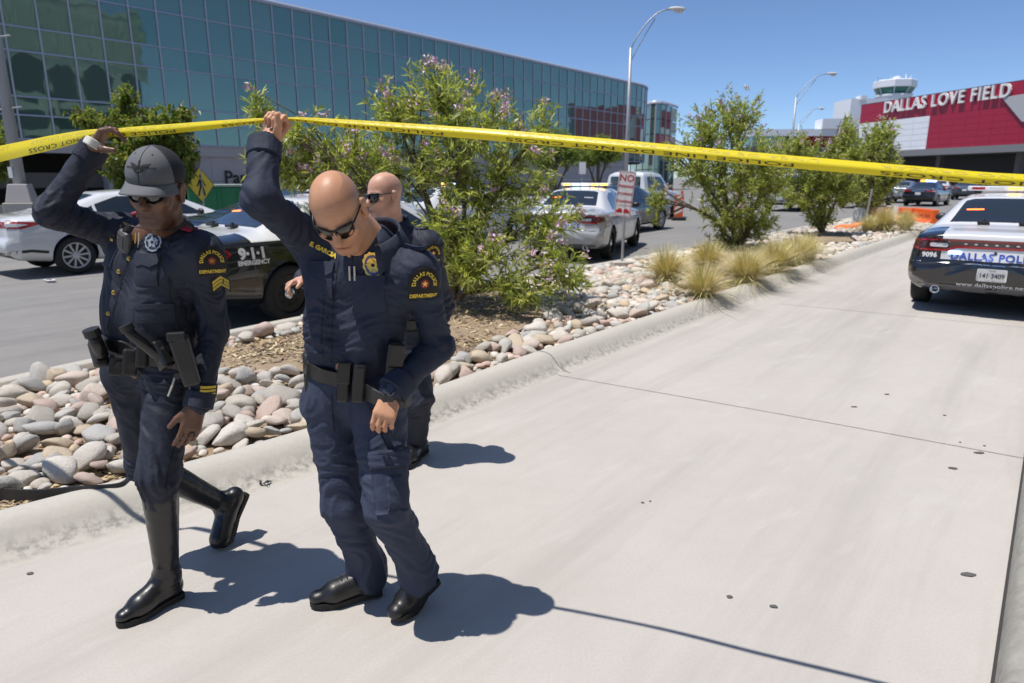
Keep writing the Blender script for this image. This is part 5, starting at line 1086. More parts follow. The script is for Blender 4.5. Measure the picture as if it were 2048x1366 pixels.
# no parking sign in the median
g = G(1243, 547); t = root('parking_sign', 'white and red no parking sign on steel post among the stones', 'sign', tuple(g)); Nf = nrm(np.array([-.25, -1, .0])); cz = J(1250, 388, g[1])
MB().tube([g + [0, .02, 0], (cz[0] + .02, g[1] + .02, J(1258, 345, g[1])[2])], .024, 8).build('post', m_galv, t); MB().box((g[0] + .05, g[1] - .1, .16), (.5, .2, .14), .2).build('footing', m_kerb, t, bevel=.01)
o = cz; Uv = (nrm(np.array([1, -.25, -.0])) + np.array([0, 0, -.03])).tolist(); Uv[2] = -.10
board('panel', [(-.145, -.39), (.145, -.39), (.145, .39), (-.145, .39)], mat('sign_white', (.74, .74, .73), .4), t, o, Nf, .004, Uv); flat('border', (lambda: (np.array([(-.135, -.38), (.135, -.38), (.135, .38), (-.135, .38), (-.128, -.372), (.128, -.372), (.128, .372), (-.128, .372)]), [(0, 1, 5, 4), (1, 2, 6, 5), (2, 3, 7, 6), (3, 0, 4, 7)]))(), m_signred, t, o, Nf, .003, Uv)
for s, z, h in (('NO', .27, .16), ('PARKING', .13, .062), ('STOPPING', .0, .056), ('STANDING', -.13, .056)):
    v2, f2 = text2d(s, h, .002); flat('lettering', (v2 + np.array([0, z]), f2), m_signred, t, o, Nf, .003, Uv)
flat('rule', rect2d(.24, .008), m_signred, t, np.array(o) + [0, 0, -.2], Nf, .003, Uv)
for s in (-1, 1):
    car = poly2d([(-.05, -.03), (.05, -.03), (.05, .01), (.025, .015), (.01, .04), (-.03, .04), (-.05, .015)]); flat('tow_symbol', (car[0] * np.array([s, 1]) * 1.05 + np.array([s * .065, -.295]), car[1] if s > 0 else [f[::-1] for f in car[1]]), m_signred, t, o, Nf, .003, Uv)
p = J(1165, 336, 30.); t = root('small_sign', 'small white notice on a post by the feathery trees', 'sign', (p[0], p[1], 0)); MB().tube([(p[0], p[1] + .03, 0), (p[0], p[1] + .03, p[2] + .2)], .03, 6).build('post', m_galv, t); MB().box((p[0], p[1], p[2]), (.28, .02, .5)).build('panel', m_white, t)
# striped barricade panels
m_or = mat('safety_orange', (.80, .13, .015), .45); m_wr = mat('reflective_white', (.78, .78, .76), .4)
def barricade(label, px, py, Y, h=1.05, w=.36, group='striped barricade panels'):
    f = G(px, py); t = root('barricade', label, 'barricade', tuple(f), group=group)
    pts = [(-w / 2, .12), (w / 2, .12), (w / 2, h), (-w / 2, h)]; nf = (-.2, -1, 0); board('panel', pts, m_or, t, f, nf, .03)
    for k in range(5):
        y0 = .2 + k * .2; q = [(-w / 2 + .03, y0), (w / 2 - .03, min(y0 + .16, h - .02)), (w / 2 - .03, min(y0 + .25, h - .01)), (-w / 2 + .03, y0 + .09)]; board('stripe', q, m_wr, t, f, nf, .002, off=.004)
    MB().box((f[0], f[1], .06), (.55, .5, .1)).build('base', m_black, t, bevel=.02); MB().tube([(f[0] + .1, f[1], h), (f[0] + .1, f[1], h + .12)], .05, 8).build('handle', m_or, t)
barricade('orange and white striped barricade panel right of the navy saloon', 1356, 440, 28); barricade('farther striped barricade panel half hidden by leaves', 1338, 425, 34)
# fallen orange and white barrier boards, sandbags, orange water barriers at the tip of the median
def board_rail(label, a, b, z, name='barrier_board'):
    a, b = np.array(a), np.array(b); L = np.linalg.norm(b - a); c = (a + b) / 2; an = math.atan2(*(b - a)[::-1]); t = root(name, label, 'barricade', (c[0], c[1], 0)); n = 6
    for k in range(n): q = a + (b - a) * (k + .5) / n; MB().box((q[0], q[1], z), (L / n, .05, .28), an).build('stripe_block', m_or if k % 2 == 0 else m_wr, t)
    for e in (a, b): MB().box((e[0], e[1], z / 2 + .08), (.06, .4, z + .2), an).build('leg', m_wr, t)
a = G(1716, 455)[:2]; b = G(1782, 448)[:2]; board_rail('white and orange striped board barricade at the median tip', a, b, .50)
m_bag = mat('orange_sandbag', (.72, .20, .05), .8, bump=(30, .4, .01))
for i, (x, y, r) in enumerate(((1690, 462, .30), (1718, 458, .28), (1738, 455, .26))):
    f = G(x, y, .1); c = Clay(.03); c.ell(f + [0, 0, .08], (r * 1.2, r * .7, .13), .03); c.ell(f + [r * .9, .05, .1], (r * .35, r * .35, .10), .06); v, q = c.mesh(); v = v + vnorm(v, q) * (pn(v * 9) * .03)[:, None]
    tag(mk('sandbag', v, q, m_bag, smooth=True), ['orange sandbag nearest the third shrub', 'middle orange sandbag on the pale stones', 'orange sandbag beside the striped boards'][i], 'sandbag', 'orange sandbags')
for i, (x0, y0, x1, y1) in enumerate(((1775, 447, 1822, 450), (1822, 449, 1868, 456))):
    a, b = G(x0, y0)[:2], G(x1, y1)[:2]; c = (a + b) / 2; an = math.atan2(*(b - a)[::-1]); L = np.linalg.norm(b - a); pr = [(-.22, .02), (.22, .02), (.22, .15), (.12, .28), (.10, .62), (-.10, .62), (-.12, .28), (-.22, .15)]
    Mx = Matrix.Translation((c[0], c[1], 0)) @ Matrix.Rotation(an, 4, 'Z') @ Matrix(((0, 0, 1, 0), (1, 0, 0, 0), (0, 1, 0, 0), (0, 0, 0, 1))); t = root('water_barrier', ['orange plastic water barrier left of the pair', 'orange plastic water barrier next to the police car mirror'][i], 'barrier', (c[0], c[1], 0), group='orange water barriers')
    MB().prism(pr, -L / 2, L / 2, Mx).build('shell', m_or, t, bevel=.03)
    for k in (-1, 0, 1): MB().prism([(-.13, .36), (.13, .36), (.13, .44), (-.13, .44)], k * L * .3 - .18, k * L * .3 + .18, Mx).build('recess', mat('dark_orange', (.45, .06, .01), .6), t)
f = G(1727, 462); tag(MB().tube([f, f + [.12, 0, 1.35]], .028, 6).build('marker_stake', m_galv), 'thin leaning steel stake by the sandbags', 'stake')
f = G(100, 563); mb = MB()
for k in range(6): mb.box((f[0] + random.uniform(-.12, .12), f[1] + random.uniform(-.05, .05), .02), (.10, .07, .02), random.uniform(0, 3))
tag(mb.build('paper_scrap', m_white, bevel=.004), 'small white scrap of paper on the road below the white saloon', 'litter')
# ============================================================ people
m_navy = mat('navy_uniform', (.023, .027, .043), .68, spec=.35, noise=[(5, .4, (.031, .036, .056), 5), (220, .3, (.016, .019, .031), 2)], bump=[(420, .25, .0012), (30, .5, .010)])
m_navy2 = mat('navy_trousers', (.040, .051, .086), .75, spec=.3, noise=[(5, .45, (.052, .066, .108), 5), (220, .3, (.029, .037, .063), 2)], bump=[(420, .25, .0012), (28, .5, .011)])
m_stitch = mat('navy_stitch', (.012, .014, .024), .8); m_leather = mat('black_leather', (.009, .009, .0095), .36, coat=.22, bump=[(90, .15, .002), (14, .3, .006)]); m_nylon = mat('black_duty_nylon', (.010, .010, .012), .5, bump=(160, .3, .002))
m_gold = mat('gold_metal', (.75, .50, .13), .3, .9); m_silver = mat('silver_metal', (.66, .62, .54), .34, .75); m_gthread = mat('gold_thread', (.72, .52, .05), .6); m_patch = mat('patch_black', (.012, .011, .012), .8); m_patchrim = mat('patch_rim', (.20, .14, .03), .7)
m_lens = mat('sunglass_lens', (.010, .009, .008), .04, spec=.8, coat=.5); m_lens2 = mat('brown_sunglass_lens', (.035, .018, .010), .05, spec=.8, coat=.5); m_rub = mat('rubber_sole', (.010, .010, .010), .7)
def skinmat(name, c, c2, spec=.4, rough=.42):
    "skin; lips, stubble and painted mouth, nostril and crease shade in a colour attribute"
    m = mat(name, c, rough, spec=spec, sub=.12, noise=[(11, .6, c2, 6), (45, .35, tuple(x * .86 for x in c), 5), (160, .35, tuple(x * .78 for x in c), 3)], bump=[(220, .2, .0015), (60, .12, .003)])
    N = m.node_tree.nodes; L = m.node_tree.links; b = N['Principled BSDF']; src = b.inputs['Base Color'].links[0].from_socket
    at = N.new('ShaderNodeVertexColor'); at.layer_name = 'tint'; mx = N.new('ShaderNodeMix'); mx.data_type = 'RGBA'; mx.blend_type = 'MULTIPLY'; mx.inputs[0].default_value = 1; L.new(src, mx.inputs[6]); L.new(at.outputs[0], mx.inputs[7]); L.new(mx.outputs[2], b.inputs['Base Color']); return m
UPZ = np.array([0, 0, 1.])
def head_frame(az, pitch, roll):
    "az: turn towards image left in degrees from facing the camera; pitch: nod down"
    a, p, r = R_(az), R_(pitch), R_(roll); fh = np.array([-math.sin(a), -math.cos(a), 0]); f = fh * math.cos(p) - UPZ * math.sin(p); u = UPZ * math.cos(p) + fh * math.sin(p); l = np.cross(u, f)
    return f, l * math.cos(r) + u * math.sin(r), u * math.cos(r) - l * math.sin(r)
def add_head(c, o, fr, neck, s=1.0, nr=.058):
    f, l, u = fr; P = lambda y, x, z: o + (f * y + l * x + u * z) * s; Mx = np.column_stack([l, f, u])
    c.ell(P(-.012, 0, .035), np.array((.077, .098, .088)) * s, .02, Mx); c.ell(P(.022, 0, -.03), np.array((.066, .072, .075)) * s, .03, Mx)
    c.ell(P(.035, 0, -.075), np.array((.050, .055, .045)) * s, .03, Mx)
    c.cone(P(.070, .012, -.108), P(.070, -.012, -.108), .022 * s, .022 * s, .02)
    for q in (-1, 1):
        c.cone(P(.005, q * .058, -.06), P(.058, q * .022, -.108), .020 * s, .020 * s, .025); c.cone(P(.077, q * .012, .012), P(.066, q * .046, .010), .014 * s, .012 * s, .014)
        c.ell(P(.062, q * .042, -.028), np.array((.024, .022, .020)) * s, .02, Mx); c.cone(P(.094, q * .012, -.043), P(.082, q * .016, -.045), .009 * s, .008 * s, .008)
        c.ell(P(-.012, q * .082, -.008), np.array((.008, .019, .033)) * s, .006, Mx); c.ell(P(-.018, q * .086, .004), np.array((.007, .016, .022)) * s, .006, Mx); c.ell(P(-.008, q * .083, -.038), np.array((.007, .010, .010)) * s, .006, Mx)
        c.ell(P(.094, q * .032, -.004), np.array((.017, .012, .011)) * s, .01, Mx, sub=True)
    c.cone(P(.080, 0, .008), P(.109, 0, -.034), .0105 * s, .0145 * s, .009); c.cone(P(.105, 0, -.037), P(.088, 0, -.048), .011 * s, .008 * s, .008)
    c.cone(P(.086, .018, -.071), P(.086, -.018, -.071), .0075 * s, .0075 * s, .006); c.cone(P(.084, .016, -.083), P(.084, -.016, -.083), .0085 * s, .0085 * s, .006)
    for q in (-1, 1): c.ell(P(-.006, q * .0905, -.008), np.array((.005, .009, .017)) * s, .004, Mx, sub=True)
    c.cone(P(-.030, 0, -.045), neck + UPZ * .0, nr, nr * 1.05, .03); c.cone(P(.005, 0, -.10), neck + f * .012, nr * .75, nr * .72, .03)
def add_hand(c, w, d, n, s, curl, thumb=(.5, .7, .35, 25), k=1.0, spread=.0, fr=1.0):
    """w wrist, d finger direction, n palm side, s thumb side; curl: one (a,b,c) in degrees per finger"""
    d, n, s = nrm(d), nrm(n), nrm(s); n = nrm(n - d * (n @ d)); s = nrm(s - d * (s @ d) - n * (s @ n)); out = []
    for q, r in ((.028, .017), (.010, .018), (-.009, .017), (-.026, .015)): c.cone(w + d * .012 * k + s * q * .62 * k, w + d * .088 * k + s * q * k, r * .95 * k, r * .78 * k, .014, flat=(n, .85))
    for (q, L, r), cu in zip(((.030, .072, .0088), (.0105, .080, .0090), (-.0095, .074, .0086), (-.0285, .058, .0078)), curl):
        p = w + d * .092 * k + s * q * k; a = 0.0; r *= k * fr
        for frac, ang_, r0, r1 in ((.46, cu[0], 1.08, .98), (.31, cu[1], .98, .90), (.23, cu[2], .90, .74)):
            a += R_(ang_); dd = d * math.cos(a) + n * math.sin(a) + s * q * spread * 20 * (1 if ang_ < 60 else .3); e = p + nrm(dd) * L * frac * k; c.cone(p, e, r * r0, r * r1, .004); p = e
        out.append(p)
    tb = w + d * .028 * k + s * .026 * k + n * .006; a, b_, g_, bend = thumb; td = nrm(d * a + s * b_ + n * g_); e = tb + td * .048 * k; c.cone(tb - td * .01, e, .0165 * k, .0115 * k, .016); td2 = nrm(td * math.cos(R_(bend)) + nrm(d * .6 - s * .8 + n * .3) * math.sin(R_(bend))); c.cone(e, e + td2 * .034 * k, .0110 * k, .0088 * k, .005); return out
def wrinkle(v, n, joints, amp=.006, axis=None, freq=22.):
    "cloth folds: creases that gather round joints, faint drape elsewhere"
    w = np.full(len(v), .55)
    for j, r, a in joints: w = np.maximum(w, a * np.exp(-(((v - np.asarray(j)) ** 2).sum(1)) / (2 * r * r)))
    wp = .05 * np.stack([pn(v * 4.1 + 3), pn(v * 4.1 + 9), pn(v * 4.1 + 17)], 1); q = v + wp; sh = pn(v * 3.1 + 31) * 1.6
    q1 = np.stack([q[:, 0] * .55, q[:, 1] * .55, q[:, 2] * 1.0 + q[:, 0] * sh * .5], 1); a = pn(q1 * freq * .62 + 2.3); big = 1 - np.abs(a) * 3.0; b = pn(q1 * freq * 1.35 + 7.7); sm = 1 - np.abs(b) * 3.0
    big = np.clip(big, -.6, 1); sm = np.clip(sm, -.6, 1)
    return v + n * ((big * .62 + sm * .50 - .25) * amp * w)[:, None] * 2.1
def soft(c, rel=2):
    v, f = c.mesh(); v = relax(v, f, rel); return v, f
class Person:
    def __init__(s, label, js, hf, skin, hs=1.0):
        s.j = js; s.hf = hf; s.fwd = None; L, R = js['Lsh'], js['Rsh']; lv = nrm((L - R) * [1, 1, 0]); s.l = lv; s.f = nrm(np.cross(lv, UPZ)); s.skin = skin; s.hs = hs
        foot = (js['Lan'] + js['Ran']) / 2; s.root = root('person', label, 'person', (foot[0], foot[1], 0), group='uniformed officers ducking under the tape')
        s.ms = (L + R) / 2; s.pel = js['pel']
    def torso(s, c, g=0.0, dz=0.0, arms=True):
        j = s.j; up = nrm(s.ms - s.pel); f = s.f; ms = s.ms; w = np.linalg.norm(j['Lsh'] - j['Rsh']) / 2
        for q, sh in ((1, j['Lsh']), (-1, j['Rsh'])):
            c.cone(ms - up * .10 + s.l * q * w * .42 + f * .012, ms - up * .30 + s.l * q * w * .36 + f * .018, .098 + g, .098 + g, .05); c.cone(ms - up * .26 + s.l * q * w * .36 + f * .015, s.pel + up * .06 + s.l * q * w * .34, .098 + g, .098 + g, .05)
            c.cone(j['neck'] - up * .015 + s.l * q * .03, sh + up * .012 - s.l * q * .02, .052 + g, .055 + g, .04)
            if arms: c.cone(sh, ms - up * .12 + s.l * q * w * .45, .072 + g, .09 + g, .05)
        c.cone(ms - up * .08 - f * .03, ms - up * .22 - f * .03, .11 + g, .11 + g, .05); c.cone(ms - up * .04 + f * .012, j['neck'] + UPZ * .004 + f * .004, .092 + g * .5, .071, .04)
    def body(s, hands):
        j = s.j; c = Clay(.0042); add_head(c, j['head'], s.hf, j['neck'], s.hs)
        up = nrm(s.ms - s.pel); c.cone(j['neck'], s.ms - up * .1, .055, .06, .03); c.cone(j['Lsh'], j['Rsh'], .045, .045, .04); c.cone(s.ms, s.pel, .10, .10, .04); c.cone(j['Lhip'], j['Rhip'], .07, .07, .04)
        for S in 'LR':
            c.cone(j[S + 'sh'], j[S + 'el'], .042, .036, .02); c.cone(j[S + 'el'], j[S + 'wr'], .036, .027, .02); wd = nrm(j[S + 'wr'] - j[S + 'el']); c.cone(j[S + 'wr'] - wd * .02, j[S + 'wr'] + nrm(hands[S]['d']) * .02, .0275, .0255, .015, flat=(hands[S]['n'], .8))
            c.cone(j[S + 'hip'], j[S + 'kn'], .06, .045, .02); c.cone(j[S + 'kn'], j[S + 'an'], .045, .03, .02); s.tips = getattr(s, 'tips', {}); s.tips[S] = add_hand(c, j[S + 'wr'], **hands[S])
        v, f = soft(c, 1); o = mk('body', v, f, s.skin, s.root, smooth=True); s.bodytree = bvh(v, f)
        F, l, u = s.hf; q = (v - j['head']) / s.hs; y, x, z = q @ F, q @ l, q @ u; tint = np.ones((len(v), 4))
        lip = np.exp(-((z + .077) / .010) ** 2) * np.exp(-(x / .020) ** 2) * (y > .07); tint[:, :3] *= (1 - lip[:, None] * np.array([.12, .38, .34]))
        st = ((z < -.045) & (z > -.16) & (y > -.02)) * np.clip((-.045 - z) / .03, 0, 1) * np.clip((y + .02) / .04, 0, 1) * s.stubble; mo = np.exp(-((z + .058) / .008) ** 2) * np.exp(-(x / .028) ** 2) * (y > .07) * s.stubble
        tint[:, :3] *= (1 - np.clip(np.maximum(st, mo), 0, 1) * .62)[:, None]
        ml = np.exp(-((z + .0775) / .0032) ** 2) * np.exp(-(x / .022) ** 4) * (y > .06); tint[:, :3] *= (1 - ml * .72)[:, None]; ns_ = np.exp(-(((np.abs(x) - .009) / .006) ** 2 + ((z + .050) / .005) ** 2)) * (y > .07); tint[:, :3] *= (1 - ns_ * .5)[:, None]; ck = np.exp(-(((np.abs(x) - .045) / .02) ** 2 + ((z + .03) / .02) ** 2)) * (y > .03); tint[:, :3] *= 1 + ck[:, None] * np.array([.10, .0, -.02])  # mouth line and nostril shade painted into the tint
        hs_ = np.clip((z - .0) / .02, 0, 1) * np.clip((.035 - y + np.maximum(0, .05 - np.abs(x)) * -1.2) / .03, 0, 1) * (z < .10); tint[:, :3] *= (1 - hs_[:, None] * s.scalp * np.array([.26, .22, .18]))
        cr_ = np.sin(z * 620) * np.exp(-((z - .062) / .016) ** 2) * (y > .05) * np.clip(1 - (np.abs(x) / .05) ** 2, 0, 1); tint[:, :3] *= (1 - np.clip(cr_, 0, 1) * .10)[:, None]  # forehead crease shade painted in as faint dark bands
        br = np.exp(-((z - .019) / .007) ** 2) * (np.abs(x) > .012) * (np.abs(x) < .055) * (y > .05); tint[:, :3] *= (1 - br * .55)[:, None]
        nearhead = (np.linalg.norm(q, axis=1) < .17); tint[~nearhead] = 1
        a = o.data.color_attributes.new('tint', 'FLOAT_COLOR', 'POINT'); a.data.foreach_set('color', tint.ravel()); s.bo = o; return o
    def cloth(s, name, c, m, joints, amp=.006, rel=2, freq=22.):
        v, f = soft(c, rel); v = wrinkle(v, vnorm(v, f), joints, amp, freq=freq); o = mk(name, v, f, m, s.root, smooth=True); return o, bvh(v, f), v, f
    stubble = 0.0; scalp = 0.0
def arc_text(body, r, size, bold=0.0, a0=0.0):
    v, f = text2d(body, size, bold); th = a0 - v[:, 0] / r; rr = r + v[:, 1]; return np.stack([-np.sin(-th) * 0 + rr * np.sin(v[:, 0] / r), rr * np.cos(v[:, 0] / r)], 1), f
def shoulder_patch(par, tree, O, N, k=1.0, far=.12):
    N = nrm(N); U = np.cross(UPZ, N); dome = [(-.046, -.05), (.046, -.05)] + [(.05 * math.cos(a), .05 * math.sin(a) * 1.05) for a in np.linspace(0, PI, 13)]
    P = lambda sc: poly2d([(x * k * sc, y * k * sc) for x, y in dome], .012)
    p = lay('shoulder_patch', P(1.0), tree, O, N, U, m_patch, par, off=.0050, far=far, inv=False, fit=.046 * k); lay('patch_border', P(.0), tree, O, N, U, m_patchrim, p, off=.003, far=far, inv=False, fit=.046 * k) if 0 else None
    t, f = arc_text('DALLAS POLICE', .033 * k, .0155 * k, .0008); t = t - np.array([0, .003 * k]); lay('lettering', (t, f), tree, O, N, U, m_gthread, p, off=.0068, far=far, inv=False, fit=.046 * k)
    t, f = text2d('DEPARTMENT', .0150 * k, .0008); lay('lettering', (t * np.array([.92, 1]) + np.array([0, -.036 * k]), f), tree, O, N, U, m_gthread, p, off=.0068, far=far, inv=False, fit=.046 * k)
    d = disc2d(.013 * k, 16); lay('medallion', (d[0] + np.array([0, .0]), d[1]), tree, O, N, U, mat('medallion_red', (.28, .02, .02), .6), p, off=.0064, far=far, inv=False, fit=.046 * k); lay('star', star2d(.0105 * k), tree, O, N, U, m_gold, p, off=.0080, far=far, inv=False, fit=.046 * k); return p
def badge(par, tree, O, N, m, r=.032, oval=1.25, blue=True, U=None):
    N = nrm(N); U = np.cross(UPZ, N) if U is None else U; n = 28; sc = poly2d([((r * (1 + .05 * math.cos(a * 12))) * math.cos(a), r * oval * (1 + .05 * math.cos(a * 12)) * math.sin(a)) for a in np.linspace(0, 2 * PI, 49)[:-1]])
    b = lay('badge', sc, tree, O, N, U, m, par, off=.009, far=.15, inv=False, fit=r * 1.1, thick=.008)
    ring = (np.array([(q * r * math.cos(2 * PI * i / n), q * r * oval * .92 * math.sin(2 * PI * i / n)) for q in (.62, .82) for i in range(n)]), [(i, (i + 1) % n, n + (i + 1) % n, n + i) for i in range(n)])
    lay('enamel_ring', (ring[0], [f[::-1] for f in ring[1]]), tree, O, N, U, mat('enamel_blue', (.03, .03, .16), .25, coat=1.) if blue else m_stitch, b, off=.0105, far=.15, inv=False, fit=r * 1.1); lay('star', star2d(r * .80, 5, .40), tree, O, N, U, m, b, off=.0125, far=.15, inv=False, fit=r * 1.1, thick=.002); lay('boss', disc2d(r * .18), tree, O, N, U, m_stitch, b, off=.0135, far=.15, inv=False, fit=r * 1.1); return b
def sunglasses(P, style, m_l, dz=0.0, k=1.0):
    F, l, u = P.hf; o = P.j['head']; s = P.hs * k; Q = lambda y, x, z: o + (F * y + l * x + u * (z + dz)) * s
    cr = lambda x: .1015 - 7.2 * x * x
    t = None; fr = MB(); lens = []
    for q in (-1, 1):
        if style == 'square': out = [(.006, .008), (.006, -.010), (.012, -.026), (.028, -.032), (.050, -.028), (.060, -.014), (.063, .004), (.064, .015), (.040, .016), (.016, .015)]
        else: out = [(.004, .010), (.005, -.006), (.014, -.019), (.034, -.022), (.056, -.012), (.067, .004), (.068, .014), (.040, .018), (.016, .016)]
        pts = [Q(cr(x), q * x, z) for x, z in out]; c = sum(pts) / len(pts) + F * .004; n = len(pts); lens.append((pts, c)); loop = [p + F * .001 for p in pts]; fr.tube(loop + loop[:2], .0026 if style == 'square' else .0018, 6, cap=False)
        a = Q(cr(.064), q * .066, .010); e = Q(-.005, q * .083, .012); fr.tube([a, Q(.035, q * .077, .012), e, Q(-.022, q * .084, -.004)], [.0036, .003, .0028, .0022], 6)
        if style == 'square': fr.tube([Q(cr(.004), q * .002, .010), Q(cr(.030), q * .030, .0165), Q(cr(.064), q * .065, .014)], [.0034, .0036, .004], 6)
    fr.tube([Q(cr(.006), .008, .010), Q(cr(0) + .002, 0, .012), Q(cr(.006), -.008, .010)], .0028, 6); t = fr.build('sunglasses', m_black, P.root, smooth=True)
    for pts, c in lens:
        n = len(pts); mk('lens', pts + [c] + [p - F * .0015 for p in pts], [(i, (i + 1) % n, n) for i in range(n)] + [((i + 1) % n, i, n + 1 + i, n + 1 + (i + 1) % n) for i in range(n)], m_l, t, smooth=True, inv=False)
    return t
def girdle(name, P, trees, c, up, h, th, m, tilt=0.0, pad=.002, n=72, rmax=.30):
    "a belt or cuff: a band wrapped round whatever the rays meet"
    up = nrm(up); a = nrm(np.cross(up, P.f)); b = np.cross(up, a); rr = []
    for i in range(n):
        d = V(a * math.cos(2 * PI * i / n) + b * math.sin(2 * PI * i / n)); best = 0
        for t in trees:
            for z in (-.3, 0, .3):
                o = V(c + up * h * z); hit = t.ray_cast(o + d * rmax, -d, rmax)
                if hit[0]: best = max(best, (hit[0] - o).length)
        rr.append(best if best > .01 else (rr[-1] if rr else .15))
    rr = np.array(rr)
    for _ in range(3): rr = np.maximum(rr, (np.roll(rr, 1) + np.roll(rr, -1)) / 2)
    vs = []; fs = []; pr = [(pad, -h / 2), (pad + th, -h / 2 + .003), (pad + th, h / 2 - .003), (pad, h / 2), (-.012, h / 2), (-.012, -h / 2)]; k = len(pr)
    for i in range(n):
        d = a * math.cos(2 * PI * i / n) + b * math.sin(2 * PI * i / n)
        for r, z in pr: vs.append(c + d * (rr[i] + r) + up * z)
    for i in range(n):
        for q in range(k): fs.append((i * k + q, i * k + (q + 1) % k, ((i + 1) % n) * k + (q + 1) % k, ((i + 1) % n) * k + q))
    o = mk(name, vs, [f[::-1] for f in fs], m, P.root, smooth=False); return o, bvh(np.array(vs), fs)
def on(tree, O, N, far=.3):
    "point on a surface looked up along a direction"
    N = V(nrm(N)); h = tree.ray_cast(V(O) + N * far, -N, far * 2.2); return np.array(h[0]) if h[0] else np.array(O)
def gear(name, par, O, N, upv, size, m, bev=.006, off=.0, inv=False, taper=1.0):
    "a rounded case standing proud of a surface: size = width, height, depth"
    N = nrm(N); W = nrm(np.asarray(upv, float) - N * (np.asarray(upv, float) @ N)); U = np.cross(W, N); Mx = Matrix((V(U), V(N), V(W))).transposed(); c = np.asarray(O) + N * (size[2] / 2 + off)
    return MB().box(c, (size[0], size[2], size[1]), M=Mx, taper=taper).build(name, m, par, bevel=bev, inv=inv)
def shoe(P, S, heel, ball, toe, ank, m, boot=None, sole_m=None, w=.041, laces=False):
    "heel/ball/toe are points on the sole line"
    c = Clay(.004); upn = nrm(np.cross(np.cross(toe - heel, UPZ), toe - heel)); upn = upn if upn[2] > 0 else -upn; fl = (upn, .72)
    c.cone(heel + upn * .045 + nrm(ball - heel) * .03, ball + upn * .040, w * .88, w * 1.02, .02, flat=(upn, .95)); c.cone(ball + upn * .036, toe + upn * .028 - nrm(toe - ball) * .030, w, w * .78, .02, flat=(upn, .74)); c.cone(heel + upn * .05 + nrm(ball - heel) * .035, ank, w * .90, w * 1.05, .03); c.cone(ank, ball + upn * .045, w * .9, w * .75, .035)
    if boot is not None: c.cone(ank, boot[0], w * 1.02, boot[1], .03)
    for q in (heel, ball): c.cone(q - upn * .06, ball - upn * .06, .06, .06, .004, sub=True)
    v, f = soft(c, 1); v = v + vnorm(v, f) * (pn(v * 26) * .0018)[:, None]
    if boot is not None:
        near = np.exp(-(((v - ank) ** 2).sum(1)) / (2 * .055 ** 2)); v = v + vnorm(v, f) * (near * (.5 - np.abs(pn(v * np.array([16, 16, 44]))) * 2.4) * .004)[:, None]
    o = mk('boot' if boot is not None else 'shoe', v, f, m, P.root, smooth=True); sd = nrm(np.cross(upn, toe - heel)); d = nrm(toe - heel); L = np.linalg.norm(toe - heel)
    pts = []; prof = [(-.012, .55), (.0, .80), (.05, .86), (.35, .78), (.55, .98), (.72, 1.08), (.88, .92), (.97, .6), (1.01, .2)]
    for t, q in prof: pts.append((t, q))
    line = lambda t: (heel + (ball - heel) * min(t / .68, 1) if t <= .68 else ball + (toe - ball) * (t - .68) / .32)
    top = [line(t) + sd * w * q for t, q in pts] + [line(t) - sd * w * q for t, q in pts[::-1]]; n = len(top); hh = .021
    mb = MB(); k = len(pts)
    vs = [p + upn * .012 for p in top] + [p - upn * (hh - .012) * (1.35 if (i < 3 or i >= n - 3) else (.75 if i in (3, n - 4) else 1)) for i, p in enumerate(top)]
    mb.add(vs, [tuple(range(n))] + [tuple(reversed(range(n, 2 * n)))] + [(i, n + i, n + (i + 1) % n, (i + 1) % n) for i in range(n)]); mb.build('sole', sole_m or m_rub, o, inv=False)
    if laces:
        tr = bvh(v, f)
        for t in (.42, .50, .58): q = on(tr, line(t) + upn * .08, upn); MB().tube([q + sd * .020 + upn * .001, q + upn * .006, q - sd * .020 + upn * .001], .0022, 5).build('lace', m_stitch, o, inv=False)
    return o
def collar(P, c, up, r, h, m, name='collar', flap=.055, openang=.45, lean=None):
    "shirt collar: standing band folded over, open at the throat"
    up = nrm(up); F = nrm(P.f - up * (P.f @ up)); l = np.cross(up, F); vs = []; fs = []; n = 36
    for i in range(n + 1):
        a = openang + (2 * PI - 2 * openang) * i / n; d = F * math.cos(a) + l * math.sin(a); e = abs(i / n - .5) * 2; fl = flap * (.75 + .55 * e ** 4); tipf = F * (.018 * e ** 6)
        for rr, z in ((r, -.02), (r * .98, h * .6), (r * 1.0, h), (r * 1.07, h * .98), (r * 1.16, h - fl * .5), (r * 1.30, h - fl)): vs.append(c + d * rr * (1.0 if abs(math.cos(a)) < .5 else .97) + up * (z - .014 * math.cos(a) * 1.5) + tipf)
    for i in range(n):
        for q in range(5): fs.append((i * 6 + q, i * 6 + q + 1, (i + 1) * 6 + q + 1, (i + 1) * 6 + q))
    o = mk(name, vs, fs, m, P.root, smooth=True); s = o.modifiers.new('s', 'SOLIDIFY'); s.thickness = .003; return o, bvh(np.array(vs), np.array(fs))
def button(par, tree, O, N, m, r=.0065): 
    q = on(tree, O, N, .2); N = nrm(N); U = nrm(np.cross(UPZ, N)); Mx = Matrix((V(U), V(np.cross(N, U)), V(N))).transposed(); MB().lathe([(r, -.002), (r, .003), (r * .7, .0045)], tuple(q), 14, Mx).build('button', m, par, smooth=False, inv=False)
